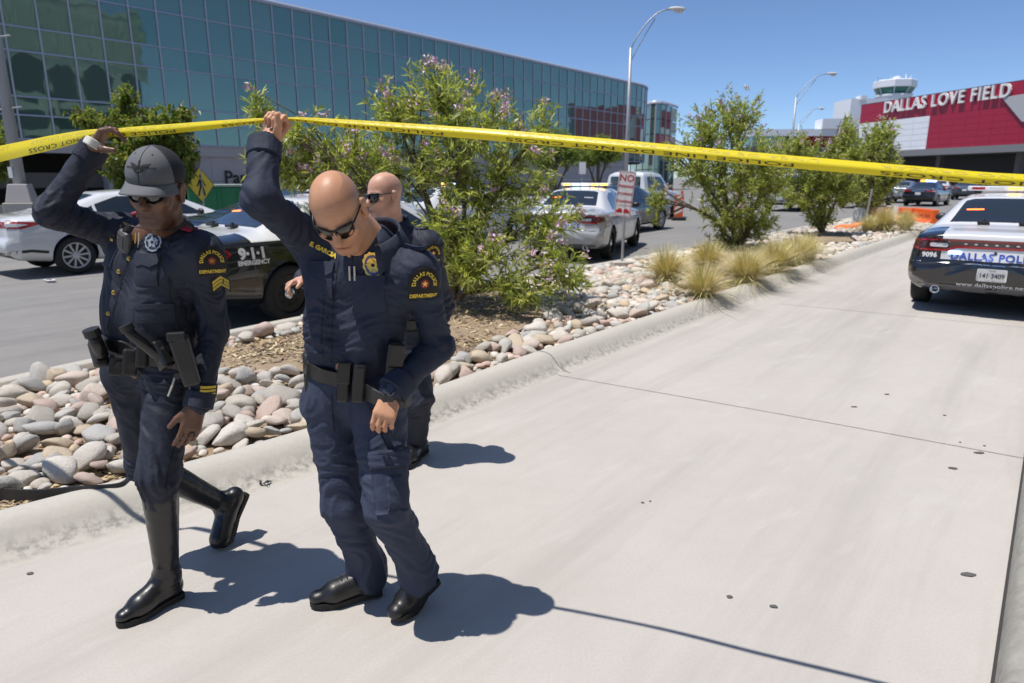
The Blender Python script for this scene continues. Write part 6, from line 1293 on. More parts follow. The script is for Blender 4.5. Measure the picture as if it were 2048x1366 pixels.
def pocket(par, tree, O, N, U, w, h, m, off=.006, flap=.3):
    p = lay('pocket', poly2d([(-w / 2, -h / 2), (w / 2, -h / 2), (w / 2, h / 2), (-w / 2, h / 2)], .015), tree, O, N, U, m, par, off=off, far=.14, inv=False, thick=off + .008, fit=max(w, h) * .5)
    W = np.cross(nrm(N), nrm(np.asarray(U) - nrm(N) * (np.asarray(U) @ nrm(N)))); fh = h * flap; O2 = np.asarray(O) + W * (h / 2 - fh / 2)
    lay('flap', poly2d([(-w / 2 - .003, fh / 2), (-w / 2 - .003, -fh * .32), (-w * .30, -fh * .62), (0, -fh * .45), (w * .30, -fh * .62), (w / 2 + .003, -fh * .32), (w / 2 + .003, fh / 2)][::-1][::-1], .015), tree, O2, N, U, m, p, off=off + .006, far=.14, inv=False, thick=.008, fit=max(w, fh) * .5); return p
H = lambda *a: [tuple(x) for x in a]
m_shoe = mat('matt_shoe_leather', (.011, .011, .012), .42, coat=.15, bump=[(120, .25, .002), (20, .3, .006)])
# ------------------------------------------------------------ officer with cap, left
sk = skinmat('deep_brown_skin', (.15, .072, .042), (.19, .095, .058), .5, .36)
jA = dict(head=J(314, 377, 2.46), neck=J(335, 480, 2.58), Lsh=J(402, 507, 2.50), Lel=J(430, 655, 2.56), Lwr=J(397, 806, 2.44), Rsh=J(243, 470, 2.72), Rel=J(103, 425, 2.52), Rwr=J(184, 302, 2.60), pel=J(303, 715, 2.62), Lhip=J(345, 745, 2.57), Rhip=J(265, 745, 2.68), Lkn=J(318, 950, 2.43), Lan=J(334, 1150, 2.49), Rkn=J(292, 930, 2.76), Ran=J(452, 1010, 2.99))
A = Person('officer in grey cap and tall black boots holding up the tape with his right hand', jA, head_frame(3, 14, -5), sk, 1.0); A.stubble = .5
hdA = nrm(J(372, 890, 2.40) - jA['Lwr'])
A.body(dict(L=dict(d=hdA, n=nrm(-A.l + A.f * -.2), s=nrm(A.f * .9 - A.l * .4), curl=[(8, 12, 8), (10, 14, 8), (12, 16, 10), (16, 20, 12)], thumb=(.8, .5, .2, 12), k=1.08, spread=.06),
            R=dict(d=nrm(J(226, 238, 2.58) - jA['Rwr']), n=nrm(np.array([.75, .15, -.65])), s=nrm(np.array([.1, -1., .1])), curl=[(38, 40, 20), (46, 48, 24), (54, 52, 26), (62, 56, 26)], thumb=(.55, .35, .75, 10), k=1.1)))
c = Clay(.0055); A.torso(c, .0)
for S in 'LR': c.cone(jA[S + 'sh'], jA[S + 'el'], .061, .047, .03); c.cone(jA[S + 'el'], jA[S + 'wr'], .047, .040, .025)
shA, tsA, vA, fA = A.cloth('shirt', c, m_navy, [(jA['Lel'], .07, 1.2), (jA['Rel'], .08, 1.1), (jA['Lwr'], .06, .9), (jA['Rsh'], .10, 1.1), (jA['Lsh'], .08, .7)], .0075)
for S in 'LR':
    d = nrm(jA[S + 'wr'] - jA[S + 'el']); girdle('cuff', A, [tsA], jA[S + 'wr'] - d * .012, d, .062, .004, m_navy, rmax=.085)
d = nrm(jA['Rwr'] - jA['Rel']); girdle('undershirt_cuff', A, [A.bodytree], jA['Rwr'] + d * .024, d, .03, .004, mat('off_white_cuff', (.62, .60, .54), .8), pad=.010, rmax=.06)
# ballistic vest worn over the shirt
c = Clay(.0055); A.torso(c, .014, arms=False); up = nrm(A.ms - A.pel)
for S in 'LR': c.cone(jA[S + 'sh'] + UPZ * .02, jA[S + 'el'] + (jA[S + 'sh'] - jA[S + 'el']) * .2, .092, .085, .03, sub=True); 
vsA, tvA, _, _ = A.cloth('vest', c, mat('navy_vest', (.021, .025, .040), .68, spec=.35, noise=[(5, .4, (.028, .033, .052), 5)], bump=[(420, .25, .0012), (24, .5, .010)]), [(A.pel + up * .16, .10, 1.2)], .007, freq=16)
fa = nrm(A.f); cl = A.ms - up * .02; Uc = A.l * 1.0
seamline = lambda par, tree, P0_, P1_, N, w=.004, m=m_stitch, off=.002, nm='seam': lay(nm, (np.array([(t * np.linalg.norm(P1_ - P0_), s_ * w / 2) for t in np.linspace(0, 1, 26) for s_ in (-1, 1)]), [(2 * i, 2 * i + 2, 2 * i + 3, 2 * i + 1) for i in range(25)]), tree, P0_, N, P1_ - P0_, m, par, off=off, far=.16, inv=False)
pA = lambda px, py, t=tvA: on(t, J(px, py, 2.55), ray(px, py) * -1, .8)
cA = [(262, 490), (250, 520), (237, 555), (228, 592), (218, 632), (208, 660)]
for (x0, y0), (x1, y1) in zip(cA[:-1], cA[1:]): seamline(vsA, tvA, pA(x0 + 6, y0), pA(x1 + 6, y1), fa, .005, nm='placket')
for x, y in ((258, 517), (238, 543), (228, 585), (217, 627)): button(vsA, tvA, pA(x, y), -ray(x, y), m_gold, .0085)
pocket(vsA, tvA, pA(287, 540), fa, A.l, .105, .115, m_navy, .005, .35); pocket(vsA, tvA, pA(222, 505), nrm(fa - A.l * .5), A.l, .075, .10, m_navy, .005, .35); button(vsA, tvA, pA(283, 515) + fa * .012, fa, m_gold, .0085)
pocket(vsA, tvA, pA(298, 628), fa, A.l, .12, .07, m_navy, .004, .25)
badge(vsA, tvA, pA(307, 484), nrm(-ray(307, 484) + fa), m_silver, .033, 1.0, blue=False)
for k in range(2): q = pA(283 - k * 7, 482); MB().tube([q + UPZ * .03 + fa * .006, q - UPZ * .025 + fa * .008 - A.l * .012], .003, 6).build('pen', m_gold if k else m_silver, vsA, inv=False)
for r in range(5):
    for k in range(3):
        q = on(tsA, J(240 - r * 4.0 - k * 0 + k * 9 - 10, 452 + r * 8.5 + k * 2.5 - 6, 2.6), fa, .5); gear('ribbon_bar', shA, on(tvA, q, fa, .3), fa, up, (.017, .012, .004), m_gold if (r * 2 + k) % 3 else mat('ribbon_dark', (.05, .03, .06), .6), .001)
seamline(vsA, tvA, pA(352, 470), pA(338, 560), nrm(-ray(345, 520)), .006); seamline(vsA, tvA, pA(338, 560), pA(345, 650), nrm(-ray(345, 600)), .006)
# shoulder patch, chevrons, service stripes on the left sleeve
NA = nrm(np.array([.42, -.9, .12])); sA = lambda px, py: on(tsA, J(px, py, 2.5), -ray(px, py), .8)
shoulder_patch(shA, tsA, sA(424, 522), NA, 1.05); Uv = np.cross(UPZ, NA)
for k in range(3):
    o = np.array([0, -k * .0125]); ch = poly2d([(-.030, -.022), (-.030, -.012), (0, .008), (.030, -.012), (.030, -.022), (0, -.002)], .007); 
    if k == 0: bp = lay('rank_backing', poly2d([(-.034, -.056), (-.034, -.008), (0, .014), (.034, -.008), (.034, -.056), (0, -.030)], .012), tsA, sA(441, 556), NA, Uv, m_patch, shA, off=.005, far=.12, inv=False, fit=.036)
    lay('chevron', (ch[0] + o, ch[1]), tsA, sA(441, 556), NA, Uv, m_gthread, bp, off=.0065, far=.12, inv=False, fit=.036)
NW = nrm(np.array([.25, -1, .1])); wl_ = sA(416, 781); ux = np.cross(UPZ, NW); ux = nrm(ux - UPZ * .18)
bp = lay('stripe_backing', rect2d(.056, .046, .012), tsA, wl_, NW, ux, m_patch, shA, off=.009, far=.12, inv=False, fit=.026)
for k in (-1, 0, 1): r_ = rect2d(.048, .009, .007); lay('service_stripe', (r_[0] + np.array([0, k * .0135]), r_[1]), tsA, wl_, NW, ux, m_gthread, bp, off=.0105, far=.12, inv=False, fit=.026)
# hand-held microphone with coiled cord, collar, red tab
q = pA(262, 482); mu = nrm(UPZ * .9 + A.l * .35); mic = gear('microphone', vsA, q, nrm(fa - A.l * .15), mu, (.062, .085, .034), mat('mic_grey', (.09, .09, .095), .5), .014, .004)
N_ = nrm(fa - A.l * .15); W_ = nrm(mu - N_ * (mu @ N_)); U_ = np.cross(W_, N_)
for k in range(7): MB().tube([q + N_ * .039 + W_ * (.026 - k * .0075) - U_ * .021, q + N_ * .039 + W_ * (.026 - k * .0075) + U_ * .021], .0019, 5).build('grille_slot', m_black, mic, inv=False)
MB().tube([q + N_ * .02 + W_ * .038, q + N_ * .02 + W_ * .07 + U_ * .018], [.013, .008], 8).build('strain_relief', m_black, mic, inv=False)
cs = [q + N_ * .02 + W_ * .07 + U_ * .018, pA(310, 458) + fa * .02, J(345, 462, 2.45), J(372, 445, 2.44), J(385, 452, 2.46), J(392, 470, 2.5)]
cp = []; cs = spline([list(x) for x in cs], 12) if False else np.array(cs); tt = np.linspace(0, len(cs) - 1, 150)
for t_ in tt:
    i = min(int(t_), len(cs) - 2); p = cs[i] + (cs[i + 1] - cs[i]) * (t_ - i); w = t_ * 2 * PI * 6; cp.append(p + (np.array([0, 0, 1]) * math.cos(w) + A.f * math.sin(w)) * (.006 if t_ > 2 else .001))
MB().tube(cp, .0022, 5).build('coiled_cord', m_black, mic, inv=False)
collar(A, jA['neck'] + UPZ * .022 - A.f * .002, nrm(jA['head'] - jA['neck'] + UPZ * .3), .078, .036, m_navy, flap=.052)
gear('shoulder_tab', shA, on(tsA, J(381, 466, 2.5), (0, -.3, 1)), (0, -.3, 1), A.f, (.055, .035, .008), mat('red_tab', (.45, .01, .03), .6), .003, .006)
gear('shoulder_light', shA, on(tsA, J(268, 415, 2.72), (0, -.2, 1), .3), (0, -.2, 1), A.f, (.028, .028, .02), m_tail, .006, .004)
# cap
F, l, u = A.hf; hc = jA['head']; CQ = lambda a, e, ex=0.0: hc + F * (-.008 + (.108 + ex) * math.cos(e) * math.cos(a)) + l * (.087 + ex) * math.cos(e) * math.sin(a) + u * (.044 + (.100 + ex) * math.sin(e) ** .92)
def cap_part(a0, a1, m, name, par, ex=0.0, na=22, ne=12):
    vs = []; fs = []
    for i in range(na + 1):
        for k in range(ne + 1): vs.append(CQ(a0 + (a1 - a0) * i / na, PI / 2 * k / ne, ex) - u * (.012 if k == 0 else 0))
    for i in range(na):
        for k in range(ne): fs.append((i * (ne + 1) + k, (i + 1) * (ne + 1) + k, (i + 1) * (ne + 1) + k + 1, i * (ne + 1) + k + 1))
    o = mk(name, vs, fs, m, par, smooth=True, inv=par is A.root); o.modifiers.new('s', 'SOLIDIFY').thickness = -.003; return o, vs, fs
m_cap = mat('grey_cap_cloth', (.125, .130, .142), .8, bump=(300, .3, .001)); m_capb = mat('black_cap_mesh', (.014, .014, .016), .8, bump=(200, .6, .002))
cap, cv, cf = cap_part(-1.22, 1.22, m_cap, 'cap', A.root); cap_part(1.22, 2 * PI - 1.22, m_capb, 'mesh_back', cap); tcap = bvh(np.array(cv), np.array(cf))
bv = []; nb2 = 20; lay_n = 8
for i in range(nb2 + 1):
    a = -1.25 + 2.5 * i / nb2
    for k in range(lay_n + 1):
        t_ = k / lay_n; p = CQ(a, 0); ext = .074 * (1 - (abs(a) / 1.25) ** 2.2) * t_; cur = -.030 * (math.sin(a)) ** 2 * t_ - .012 * t_; bv.append(p + F * ext + u * (cur - .010) + l * math.sin(a) * .006 * t_)
o = mk('brim', bv, [(i * 9 + k, (i + 1) * 9 + k, (i + 1) * 9 + k + 1, i * 9 + k + 1) for i in range(nb2) for k in range(lay_n)], m_cap, cap, smooth=True, inv=False); o.modifiers.new('s', 'SOLIDIFY').thickness = .004
for k in (3, 4, 5, 6, 7): MB().tube([np.array(bv[i * 9 + k]) + u * .0006 for i in range(1, nb2)], .0007, 4).build('brim_stitch', m_capb, o, inv=False)
MB().ell(CQ(0, PI / 2), (.008, .008, .004)).build('top_button', m_cap, cap, smooth=True, inv=False); MB().tube([CQ(0, e, .0035) for e in np.linspace(0, PI / 2, 12)], .001, 4).build('seam', m_capb, cap, inv=False)
for q in (-.6, .6): lay('eyelet', disc2d(.003, 10), tcap, CQ(q, .95), CQ(q, .95) - hc, l, m_capb, cap, off=.0045, far=.05, inv=False)
eN = nrm(F * .9 + u * .25); eO = CQ(0, .50); eU = l; em = None
def emb(nm, pts, m=None): return lay(nm, poly2d(pts), tcap, eO, eN, eU, m or m_capb, cap, off=.0052, far=.06, inv=False)
for s_ in (-1, 1):
    for k in range(4): emb('emblem', [(s_ * .006, .002 - k * .003), (s_ * (.014), .010 - k * .005), (s_ * (.036 - k * .006), .016 - k * .008), (s_ * (.026 - k * .004), .004 - k * .006), (s_ * .008, -.003 - k * .003)])
n_ = 20; rg = (np.array([(q * math.cos(2 * PI * i / n_), q * math.sin(2 * PI * i / n_) - .007) for q in (.008, .014) for i in range(n_)]), [(i, (i + 1) % n_, n_ + (i + 1) % n_, n_ + i) for i in range(n_)]); lay('emblem', rg, tcap, eO, eN, eU, m_capb, cap, off=.0056, far=.06, inv=False)
emb('emblem', [(-.003, .024), (.003, .024), (.0045, -.004), (-.0045, -.004)])
for s_, w_ in ((-1, 'DALLAS'), (1, 'POLICE')): t_ = text2d(w_, .0085, .0004); lay('lettering', (t_[0] + np.array([s_ * .036, -.001]), t_[1]), tcap, eO, eN, eU, m_capb, cap, off=.0054, far=.06, inv=False)
sunglasses(A, 'wrap', m_lens, -.003, 1.02)
# breeches, boots
c = Clay(.0055); c.cone(A.pel + up * .07 + A.l * .06, jA['Lhip'], .105, .105, .04); c.cone(A.pel + up * .07 - A.l * .06, jA['Rhip'], .105, .105, .04); c.cone(A.pel + up * .03 - A.f * .03, (jA['Lhip'] + jA['Rhip']) / 2 - A.f * .035, .11, .11, .05)
c.cone(jA['Lhip'], jA['Lkn'] + A.f * .005, .097, .068, .03); c.cone(jA['Rhip'], jA['Rkn'], .095, .068, .03)
bl_ = jA['Lkn'] + (jA['Lan'] - jA['Lkn']) * .22; br_ = jA['Rkn'] + (jA['Ran'] - jA['Rkn']) * .25; c.cone(jA['Lkn'], bl_, .072, .060, .02); c.cone(jA['Rkn'], br_, .072, .060, .02)
trA, ttA, _, _ = A.cloth('trousers', c, m_navy, [(jA['Lkn'], .08, 1.3), (jA['Rkn'], .08, 1.3), (jA['Lhip'], .10, 1.5), (jA['Rhip'], .10, 1.2)], .0085, freq=17)
tA_ = lambda px, py: on(ttA, J(px, py, 2.5), -ray(px, py), .8)
sp_ = [(372, 770), (366, 840), (352, 905), (340, 950), (338, 985)]
for a_, b_ in zip(sp_[:-1], sp_[1:]): seamline(trA, ttA, tA_(*a_), tA_(*b_), nrm(-ray(*a_) + A.l * .6), .022, m_stitch, .003, 'side_stripe')
seamline(trA, ttA, tA_(338, 765), tA_(372, 800), -ray(350, 780), .004, nm='pocket_seam')
gd = lambda x, y: G(x, y)
shoe(A, 'L', gd(362, 1192) + [0, 0, .02], gd(285, 1232) + [0, 0, .012], gd(236, 1256) + [0, 0, .014], jA['Lan'] + [0, 0, .0], m_leather, (jA['Lan'] + (jA['Lkn'] - jA['Lan']) * .80, .0655), w=.043)
hl_ = J(486, 985, 3.04); shoe(A, 'R', hl_, J(452, 1082, 2.935) + [0, 0, .01], G(436, 1102) + [0, 0, .02], jA['Ran'], m_leather, (jA['Ran'] + (jA['Rkn'] - jA['Ran']) * .76, .0655), w=.042)
# duty belt and what hangs on it
bA, tbA = girdle('duty_belt', A, [ttA, tsA, tvA], A.pel + up * .055, up, .055, .007, m_leather, pad=.003)
bq = lambda px, py: on(tbA, J(px, py, 2.5), -ray(px, py), .8)
for px, py, sz, tl in ((258, 712, (.05, .10, .04), 0), (232, 718, (.055, .075, .045), .2), (282, 700, (.04, .085, .035), 0)): gear('belt_pouch', bA, bq(px, py) - UPZ * .02, -ray(px, py) * [1, 1, 0], up + A.l * tl, sz, m_nylon, .009, -.004)
q = bq(225, 705); ru = nrm(UPZ * .85 - A.l * .55); cs_ = gear('light_holder', bA, J(200, 705, 2.50), nrm(A.f - A.l * .3), ru, (.05, .11, .05), m_nylon, .012, -.02); MB().tube([J(205, 712, 2.47), J(184, 664, 2.45)], .023, 14).build('flashlight', m_leather, bA, smooth=True, inv=False); MB().tube([J(187, 672, 2.45), J(181, 658, 2.445)], .029, 14).build('flashlight_head', m_black, bA, smooth=False, inv=False)
for px, py in ((238, 727), (262, 728)): q = bq(px, py - 6); Nn = nrm(-ray(px, py) * [1, 1, 0]); Uu = np.cross(UPZ, Nn); MB().lathe([(.016, 0), (.016, .006)], tuple(q + Nn * .045 - UPZ * .01), 16, Matrix((V(Uu), V(np.cross(Nn, Uu)), V(Nn))).transposed()).build('snap', m_black, bA, inv=False)
MB().tube([J(252, 652, 2.38), J(262, 668, 2.385), J(343, 733, 2.40)], [.021, .019, .019], 14).build('baton', m_leather, bA, smooth=True, inv=False); MB().tube([J(250, 650, 2.38), J(257, 661, 2.383)], .024, 14).build('baton_cap', m_chrome if 0 else m_black, bA, inv=False)
gear('baton_holder', bA, J(318, 712, 2.40), nrm(A.f), nrm(J(252, 652, 2.38) - J(343, 733, 2.40)), (.052, .11, .045), m_leather, .012, -.03)
ho = gear('holster', bA, J(372, 722, 2.42), nrm(A.l * .7 + A.f * .7), nrm(UPZ + A.f * .12 - A.l * .12), (.062, .19, .045), m_leather, .012, -.02, taper=1.15); MB().tube([J(343, 668, 2.40), J(360, 690, 2.41), J(372, 715, 2.42)], [.018, .02, .02], 8, flat=.7).build('pistol_grip', m_black, ho, smooth=True, inv=False); MB().box(J(352, 673, 2.40), (.06, .03, .03), .3).build('pistol_slide', m_black, ho, bevel=.004, inv=False)
MB().tube([J(352, 748, 2.42), J(345, 770, 2.41), J(336, 792, 2.41)], [.004, .005, .004], 6).build('key', m_silver, bA, inv=False); MB().lathe([(.012, 0), (.012, .004)], tuple(J(355, 752, 2.41)), 14, Matrix.Rotation(PI / 2, 3, 'X')).build('key_ring', m_black, bA, inv=False)
MB().lathe([(.0102, -.003), (.0102, .003)], (0, 0, 0), 12).build('ring', m_black, bA, inv=False).location = tuple(jA['Lwr'] + hdA * .118 - nrm(A.f * .9 - A.l * .4) * .012 + nrm(-A.l + A.f * -.2) * .002)

# ------------------------------------------------------------ officer bowing his bald head, centre
sk = skinmat('tan_skin', (.62, .33, .195), (.52, .24, .14), .35, .46)
jB = dict(head=J(676, 421, 2.22), neck=J(752, 492, 2.36), Lsh=J(835, 545, 2.34), Lel=J(876, 690, 2.42), Lwr=J(789, 778, 2.24), Rsh=J(622, 482, 2.46), Rel=J(520, 400, 2.21), Rwr=J(530, 292, 2.33), pel=J(705, 765, 2.44), Lhip=J(755, 800, 2.40), Rhip=J(662, 800, 2.46), Lkn=J(772, 1010, 2.27), Lan=J(836, 1142, 2.43), Rkn=J(688, 1010, 2.42), Ran=J(735, 1140, 2.54))
B = Person('bald officer in navy shirt and cargo trousers bowing his head under the tape', jB, head_frame(-1, 45, 10), sk, .99); B.stubble = .18; B.scalp = 1.0
B.body(dict(L=dict(d=nrm(J(762, 850, 2.17) - jB['Lwr']), n=nrm(np.array([.15, .95, .1])), s=nrm(np.array([-1, .0, -.25])), curl=[(24, 34, 20), (26, 38, 20), (30, 40, 22), (36, 44, 24)], thumb=(.8, .2, .6, 20), k=1.06),
            R=dict(d=nrm(J(560, 246, 2.37) - jB['Rwr']), n=nrm(np.array([-.25, -.95, .35])), s=nrm(np.array([.85, -.25, -.45])), curl=[(78, 88, 45), (80, 90, 48), (82, 90, 48), (84, 88, 45)], thumb=(.62, .25, .75, 35), k=1.06)))
c = Clay(.0055); B.torso(c, .001); upB = nrm(B.ms - B.pel)
for S in 'LR': c.cone(jB[S + 'sh'], jB[S + 'el'], .063, .048, .03); c.cone(jB[S + 'el'], jB[S + 'wr'], .048, .042, .025)
shB, tsB, vB, fB = B.cloth('shirt', c, mat('navy_shirt', (.029, .036, .060), .75, spec=.3, noise=[(5, .45, (.038, .047, .077), 5), (220, .3, (.021, .026, .044), 2)], bump=[(420, .25, .0012), (28, .5, .011)]), [(jB['Lel'], .09, 1.2), (jB['Rel'], .08, 1.0), (jB['Rsh'], .12, 1.2), (jB['Lsh'], .09, .8), (B.pel + upB * .15, .13, 1.3), (jB['Lwr'], .07, 1.2)], .0085, freq=19)
m_shB = MT['navy_shirt']
for S in 'LR': d = nrm(jB[S + 'wr'] - jB[S + 'el']); girdle('cuff', B, [tsB], jB[S + 'wr'] - d * .018, d, .068, .005, m_shB, pad=.003, rmax=.09)
fb = nrm(B.f - upB * (B.f @ upB)); pB = lambda px, py, t=None: on(t or tsB, J(px, py, 2.4), -ray(px, py), .9)
cB = [(668, 512), (661, 560), (656, 610), (652, 660), (655, 715)]
for dx in (-9, 11):
    for a_, b_ in zip(cB[:-1], cB[1:]): seamline(shB, tsB, pB(a_[0] + dx, a_[1]), pB(b_[0] + dx, b_[1]), nrm(fb * .6 - ray(*a_) * .6), .0032, nm='placket_seam')
for x, y in ((672, 541), (666, 590), (655, 636), (656, 682), (664, 722)): button(shB, tsB, pB(x, y), -ray(x, y), m_stitch, .006)
pocket(shB, tsB, pB(735, 588), nrm(fb), B.l, .115, .125, m_shB, .004, .32); pocket(shB, tsB, pB(637, 560), nrm(fb - B.l * .25), B.l, .095, .125, m_shB, .004, .32); button(shB, tsB, pB(727, 582) + fb * .010, fb, m_stitch, .006)
badge(shB, tsB, pB(747, 530), nrm(fb - ray(747, 530) + B.l * .2), m_gold, .034, 1.3, U=nrm(B.l * 1.0 + UPZ * .22))
t_ = text2d('E. GARCIA', .0205, .0012); lay('name_tape', t_, tsB, pB(646, 500), nrm(-ray(646, 500)), nrm(B.l - UPZ * .42), m_gthread, shB, off=.011, far=.15, inv=False, fit=.05)
for k in range(2): q = pB(702 + k * 10, 545); MB().tube([q + UPZ * .022 + fb * .008, q - UPZ * .026 + fb * .010], .0035, 6).build('pen_clip', m_silver, shB, inv=False)
shoulder_patch(shB, tsB, pB(850, 568), nrm(np.array([.30, -.95, .15])), 1.12)
coB, tcB = collar(B, jB['neck'] + UPZ * .010 - B.f * .004, nrm(UPZ + B.f * .30), .086, .042, m_shB, flap=.072, openang=.50)
for k in range(4): q = np.array([0, 0]); px, py = 742 + k * 5.0, 480 - k * 9; qq = on(tcB, J(px, py, 2.3), -ray(px, py), .6); lay('rank_star', star2d(.0088), tcB, qq, nrm(-ray(px, py)), nrm(B.l + UPZ * .25), m_gold, coB, off=.009, far=.12, inv=False)
for S, sg in (('L', 1), ('R', -1)):
    a_, b_ = jB['neck'] + B.l * sg * .075 + UPZ * .04, jB[S + 'sh'] + UPZ * .06; d = nrm(b_ - a_)
    lay('epaulette', poly2d([(-.065, -.021), (.055, -.021), (.055, .021), (-.065, .021), (-.080, 0)], .012), tsB, (a_ + b_) / 2, nrm(np.cross(d, B.f) * sg * -1 * (1 if sg > 0 else 1) if False else UPZ + B.f * .35), d * -1, m_shB, shB, off=.006, far=.16, inv=False, thick=.010, fit=.05)
sunglasses(B, 'square', m_lens2, .001, .98)
# necklace chain at the throat
F, l, u = B.hf; ch_ = [jB['neck'] + B.l * (.064 * math.sin(a)) + nrm(B.f) * (.060 * math.cos(a)) + UPZ * (.030 - .02 * math.cos(a)) for a in np.linspace(.1, 1.9, 14)]; MB().tube(ch_, .0022, 5).build('chain', m_silver, B.root, smooth=True)
tape_shadow_note = None
# trousers, belt, shoes
c = Clay(.0055); c.cone(B.pel + upB * .06 + B.l * .06, jB['Lhip'], .098, .098, .04); c.cone(B.pel + upB * .06 - B.l * .06, jB['Rhip'], .098, .098, .04); c.cone(B.pel + upB * .02 - B.f * .03, (jB['Lhip'] + jB['Rhip']) / 2 - B.f * .035, .112, .112, .05)
for S in 'LR': c.cone(jB[S + 'hip'], jB[S + 'kn'], .098, .075, .03); c.cone(jB[S + 'kn'], jB[S + 'an'] + UPZ * .02, .075, .066, .03); c.cone(jB[S + 'an'] + UPZ * .02, jB[S + 'an'] - UPZ * .03, .066, .070, .03)
trB, ttB, _, _ = B.cloth('trousers', c, m_navy2, [(jB['Lkn'], .10, .9), (jB['Rkn'], .10, .9), (jB['Lhip'], .12, 1.2), (jB['Rhip'], .12, 1.2), (jB['Lan'], .08, 1.3), (jB['Ran'], .08, 1.5)], .0095, freq=15)
tB_ = lambda px, py: on(ttB, J(px, py, 2.35), -ray(px, py), .9)
def leg_panel(name, a, b, ra, rb, t0, t1, th, face, off, par, m, notch=0.0):
    "cloth panel wrapped round the outside of a leg"
    ax = nrm(b - a); n0 = nrm(face - ax * (face @ ax)); s0 = np.cross(ax, n0); vs = []; na, nt = 12, 10
    for lvl in (1, 0):
        for i in range(nt + 1):
            t = t0 + (t1 - t0) * i / nt; p = a + (b - a) * t; r = ra + (rb - ra) * t
            for k in range(na + 1):
                w = -th + 2 * th * k / na; ed = min(i, nt - i, k, na - k); o_ = (off if ed else off * .55) * lvl - (.012 if not lvl else 0); q = p + (n0 * math.cos(w) + s0 * math.sin(w)) * (r + o_ + .0025 * math.sin(i * 1.9 + k * .7) * lvl); vs.append(q + ax * (notch * abs(k / na - .5) * -1.0 if i == nt else 0))
    M_ = (na + 1) * (nt + 1); fs = [(i * (na + 1) + k, i * (na + 1) + k + 1, (i + 1) * (na + 1) + k + 1, (i + 1) * (na + 1) + k) for i in range(nt) for k in range(na)]
    rim = [k for k in range(na)] ; e = [(k, k + 1) for k in range(na)] + [(nt * (na + 1) + k + 1, nt * (na + 1) + k) for k in range(na)] + [((i + 1) * (na + 1), i * (na + 1)) for i in range(nt)] + [(i * (na + 1) + na, (i + 1) * (na + 1) + na) for i in range(nt)]
    return mk(name, vs, fs + [(a_, b_, b_ + M_, a_ + M_) for a_, b_ in e], m, par, smooth=True)
fc = nrm(-ray(764, 960) * [1, 1, 0] + B.l * .45)
cg = leg_panel('cargo_pocket', jB['Lhip'], jB['Lkn'], .098, .075, .50, 1.06, .80, fc, .024, trB, m_navy2); leg_panel('pocket_flap', jB['Lhip'], jB['Lkn'], .098, .075, .47, .66, .84, fc, .034, cg, m_navy2, .03); leg_panel('pocket_pleat', jB['Lhip'], jB['Lkn'], .098, .075, .70, 1.03, .30, fc, .029, cg, m_navy2)
seamline(trB, ttB, tB_(663, 790), tB_(668, 858), nrm(-ray(665, 820)), .004, nm='fly_seam'); seamline(trB, ttB, tB_(740, 812), tB_(778, 905), nrm(-ray(760, 850)), .005, nm='pocket_seam')
shoe(B, 'R', G(762, 1187) + [0, 0, .022], G(672, 1207) + [0, 0, .016], G(622, 1216) + [0, 0, .020], jB['Ran'] - UPZ * .01, m_shoe, None, w=.045, laces=True)
shoe(B, 'L', J(868, 1140, 2.50) - [0, 0, .035], G(822, 1222) + [0, 0, .022], G(786, 1248) + [0, 0, .024], jB['Lan'] - UPZ * .01, m_shoe, None, w=.047, laces=True)
bB, tbB = girdle('duty_belt', B, [ttB, tsB], B.pel + upB * .05, upB, .058, .008, m_leather, pad=.004)
qB = lambda px, py: on(tbB, J(px, py, 2.4), -ray(px, py), .9)
for k, px in enumerate((688, 718)):
    p_ = gear('magazine_pouch', bB, qB(px, 762) - upB * .006, nrm(-ray(px, 762) * [1, 1, 0]), upB, (.046, .135, .034), m_leather, .010, -.004); gear('flap', p_, qB(px, 748) + upB * .012, nrm(-ray(px, 748) * [1, 1, 0]), upB, (.048, .082, .012), m_leather, .008, .024)
p_ = gear('cuff_case', bB, J(784, 722, 2.295), nrm(-ray(783, 735) * [1, 1, 0] + B.l * .4), nrm(upB + B.l * .12), (.058, .155, .05), m_leather, .016, -.006); gear('flap', p_, J(784, 706, 2.295), nrm(-ray(783, 735) * [1, 1, 0] + B.l * .4), nrm(upB + B.l * .12), (.060, .085, .014), m_leather, .012, .038)
ho = gear('holster', bB, J(622, 752, 2.44), nrm(-B.l + B.f * .3), nrm(UPZ - B.l * .2), (.065, .19, .05), m_leather, .014, -.03, taper=1.1); MB().tube([J(614, 706, 2.41), J(619, 725, 2.41), J(624, 745, 2.42)], [.018, .022, .02], 10).build('pistol_grip', m_black, ho, smooth=True, inv=False)
MB().tube([J(640, 728, 2.40), J(636, 750, 2.39), J(640, 775, 2.40)], .005, 6).build('strap', m_nylon, bB, inv=False)
# watch
d = nrm(jB['Lwr'] - jB['Lel']); w0 = jB['Lwr'] + d * .022; wa, tw = girdle('wrist_watch', B, [B.bodytree], w0, d, .024, .003, m_nylon, pad=.003, rmax=.06); nW = nrm(-ray(789, 778) + UPZ * .5); gear('watch_face', wa, on(tw, w0, nW, .1), nW, -d + UPZ * 0, (.038, .042, .011), mat('watch_glass', (.02, .025, .035), .08, coat=1.), .006, -.001)

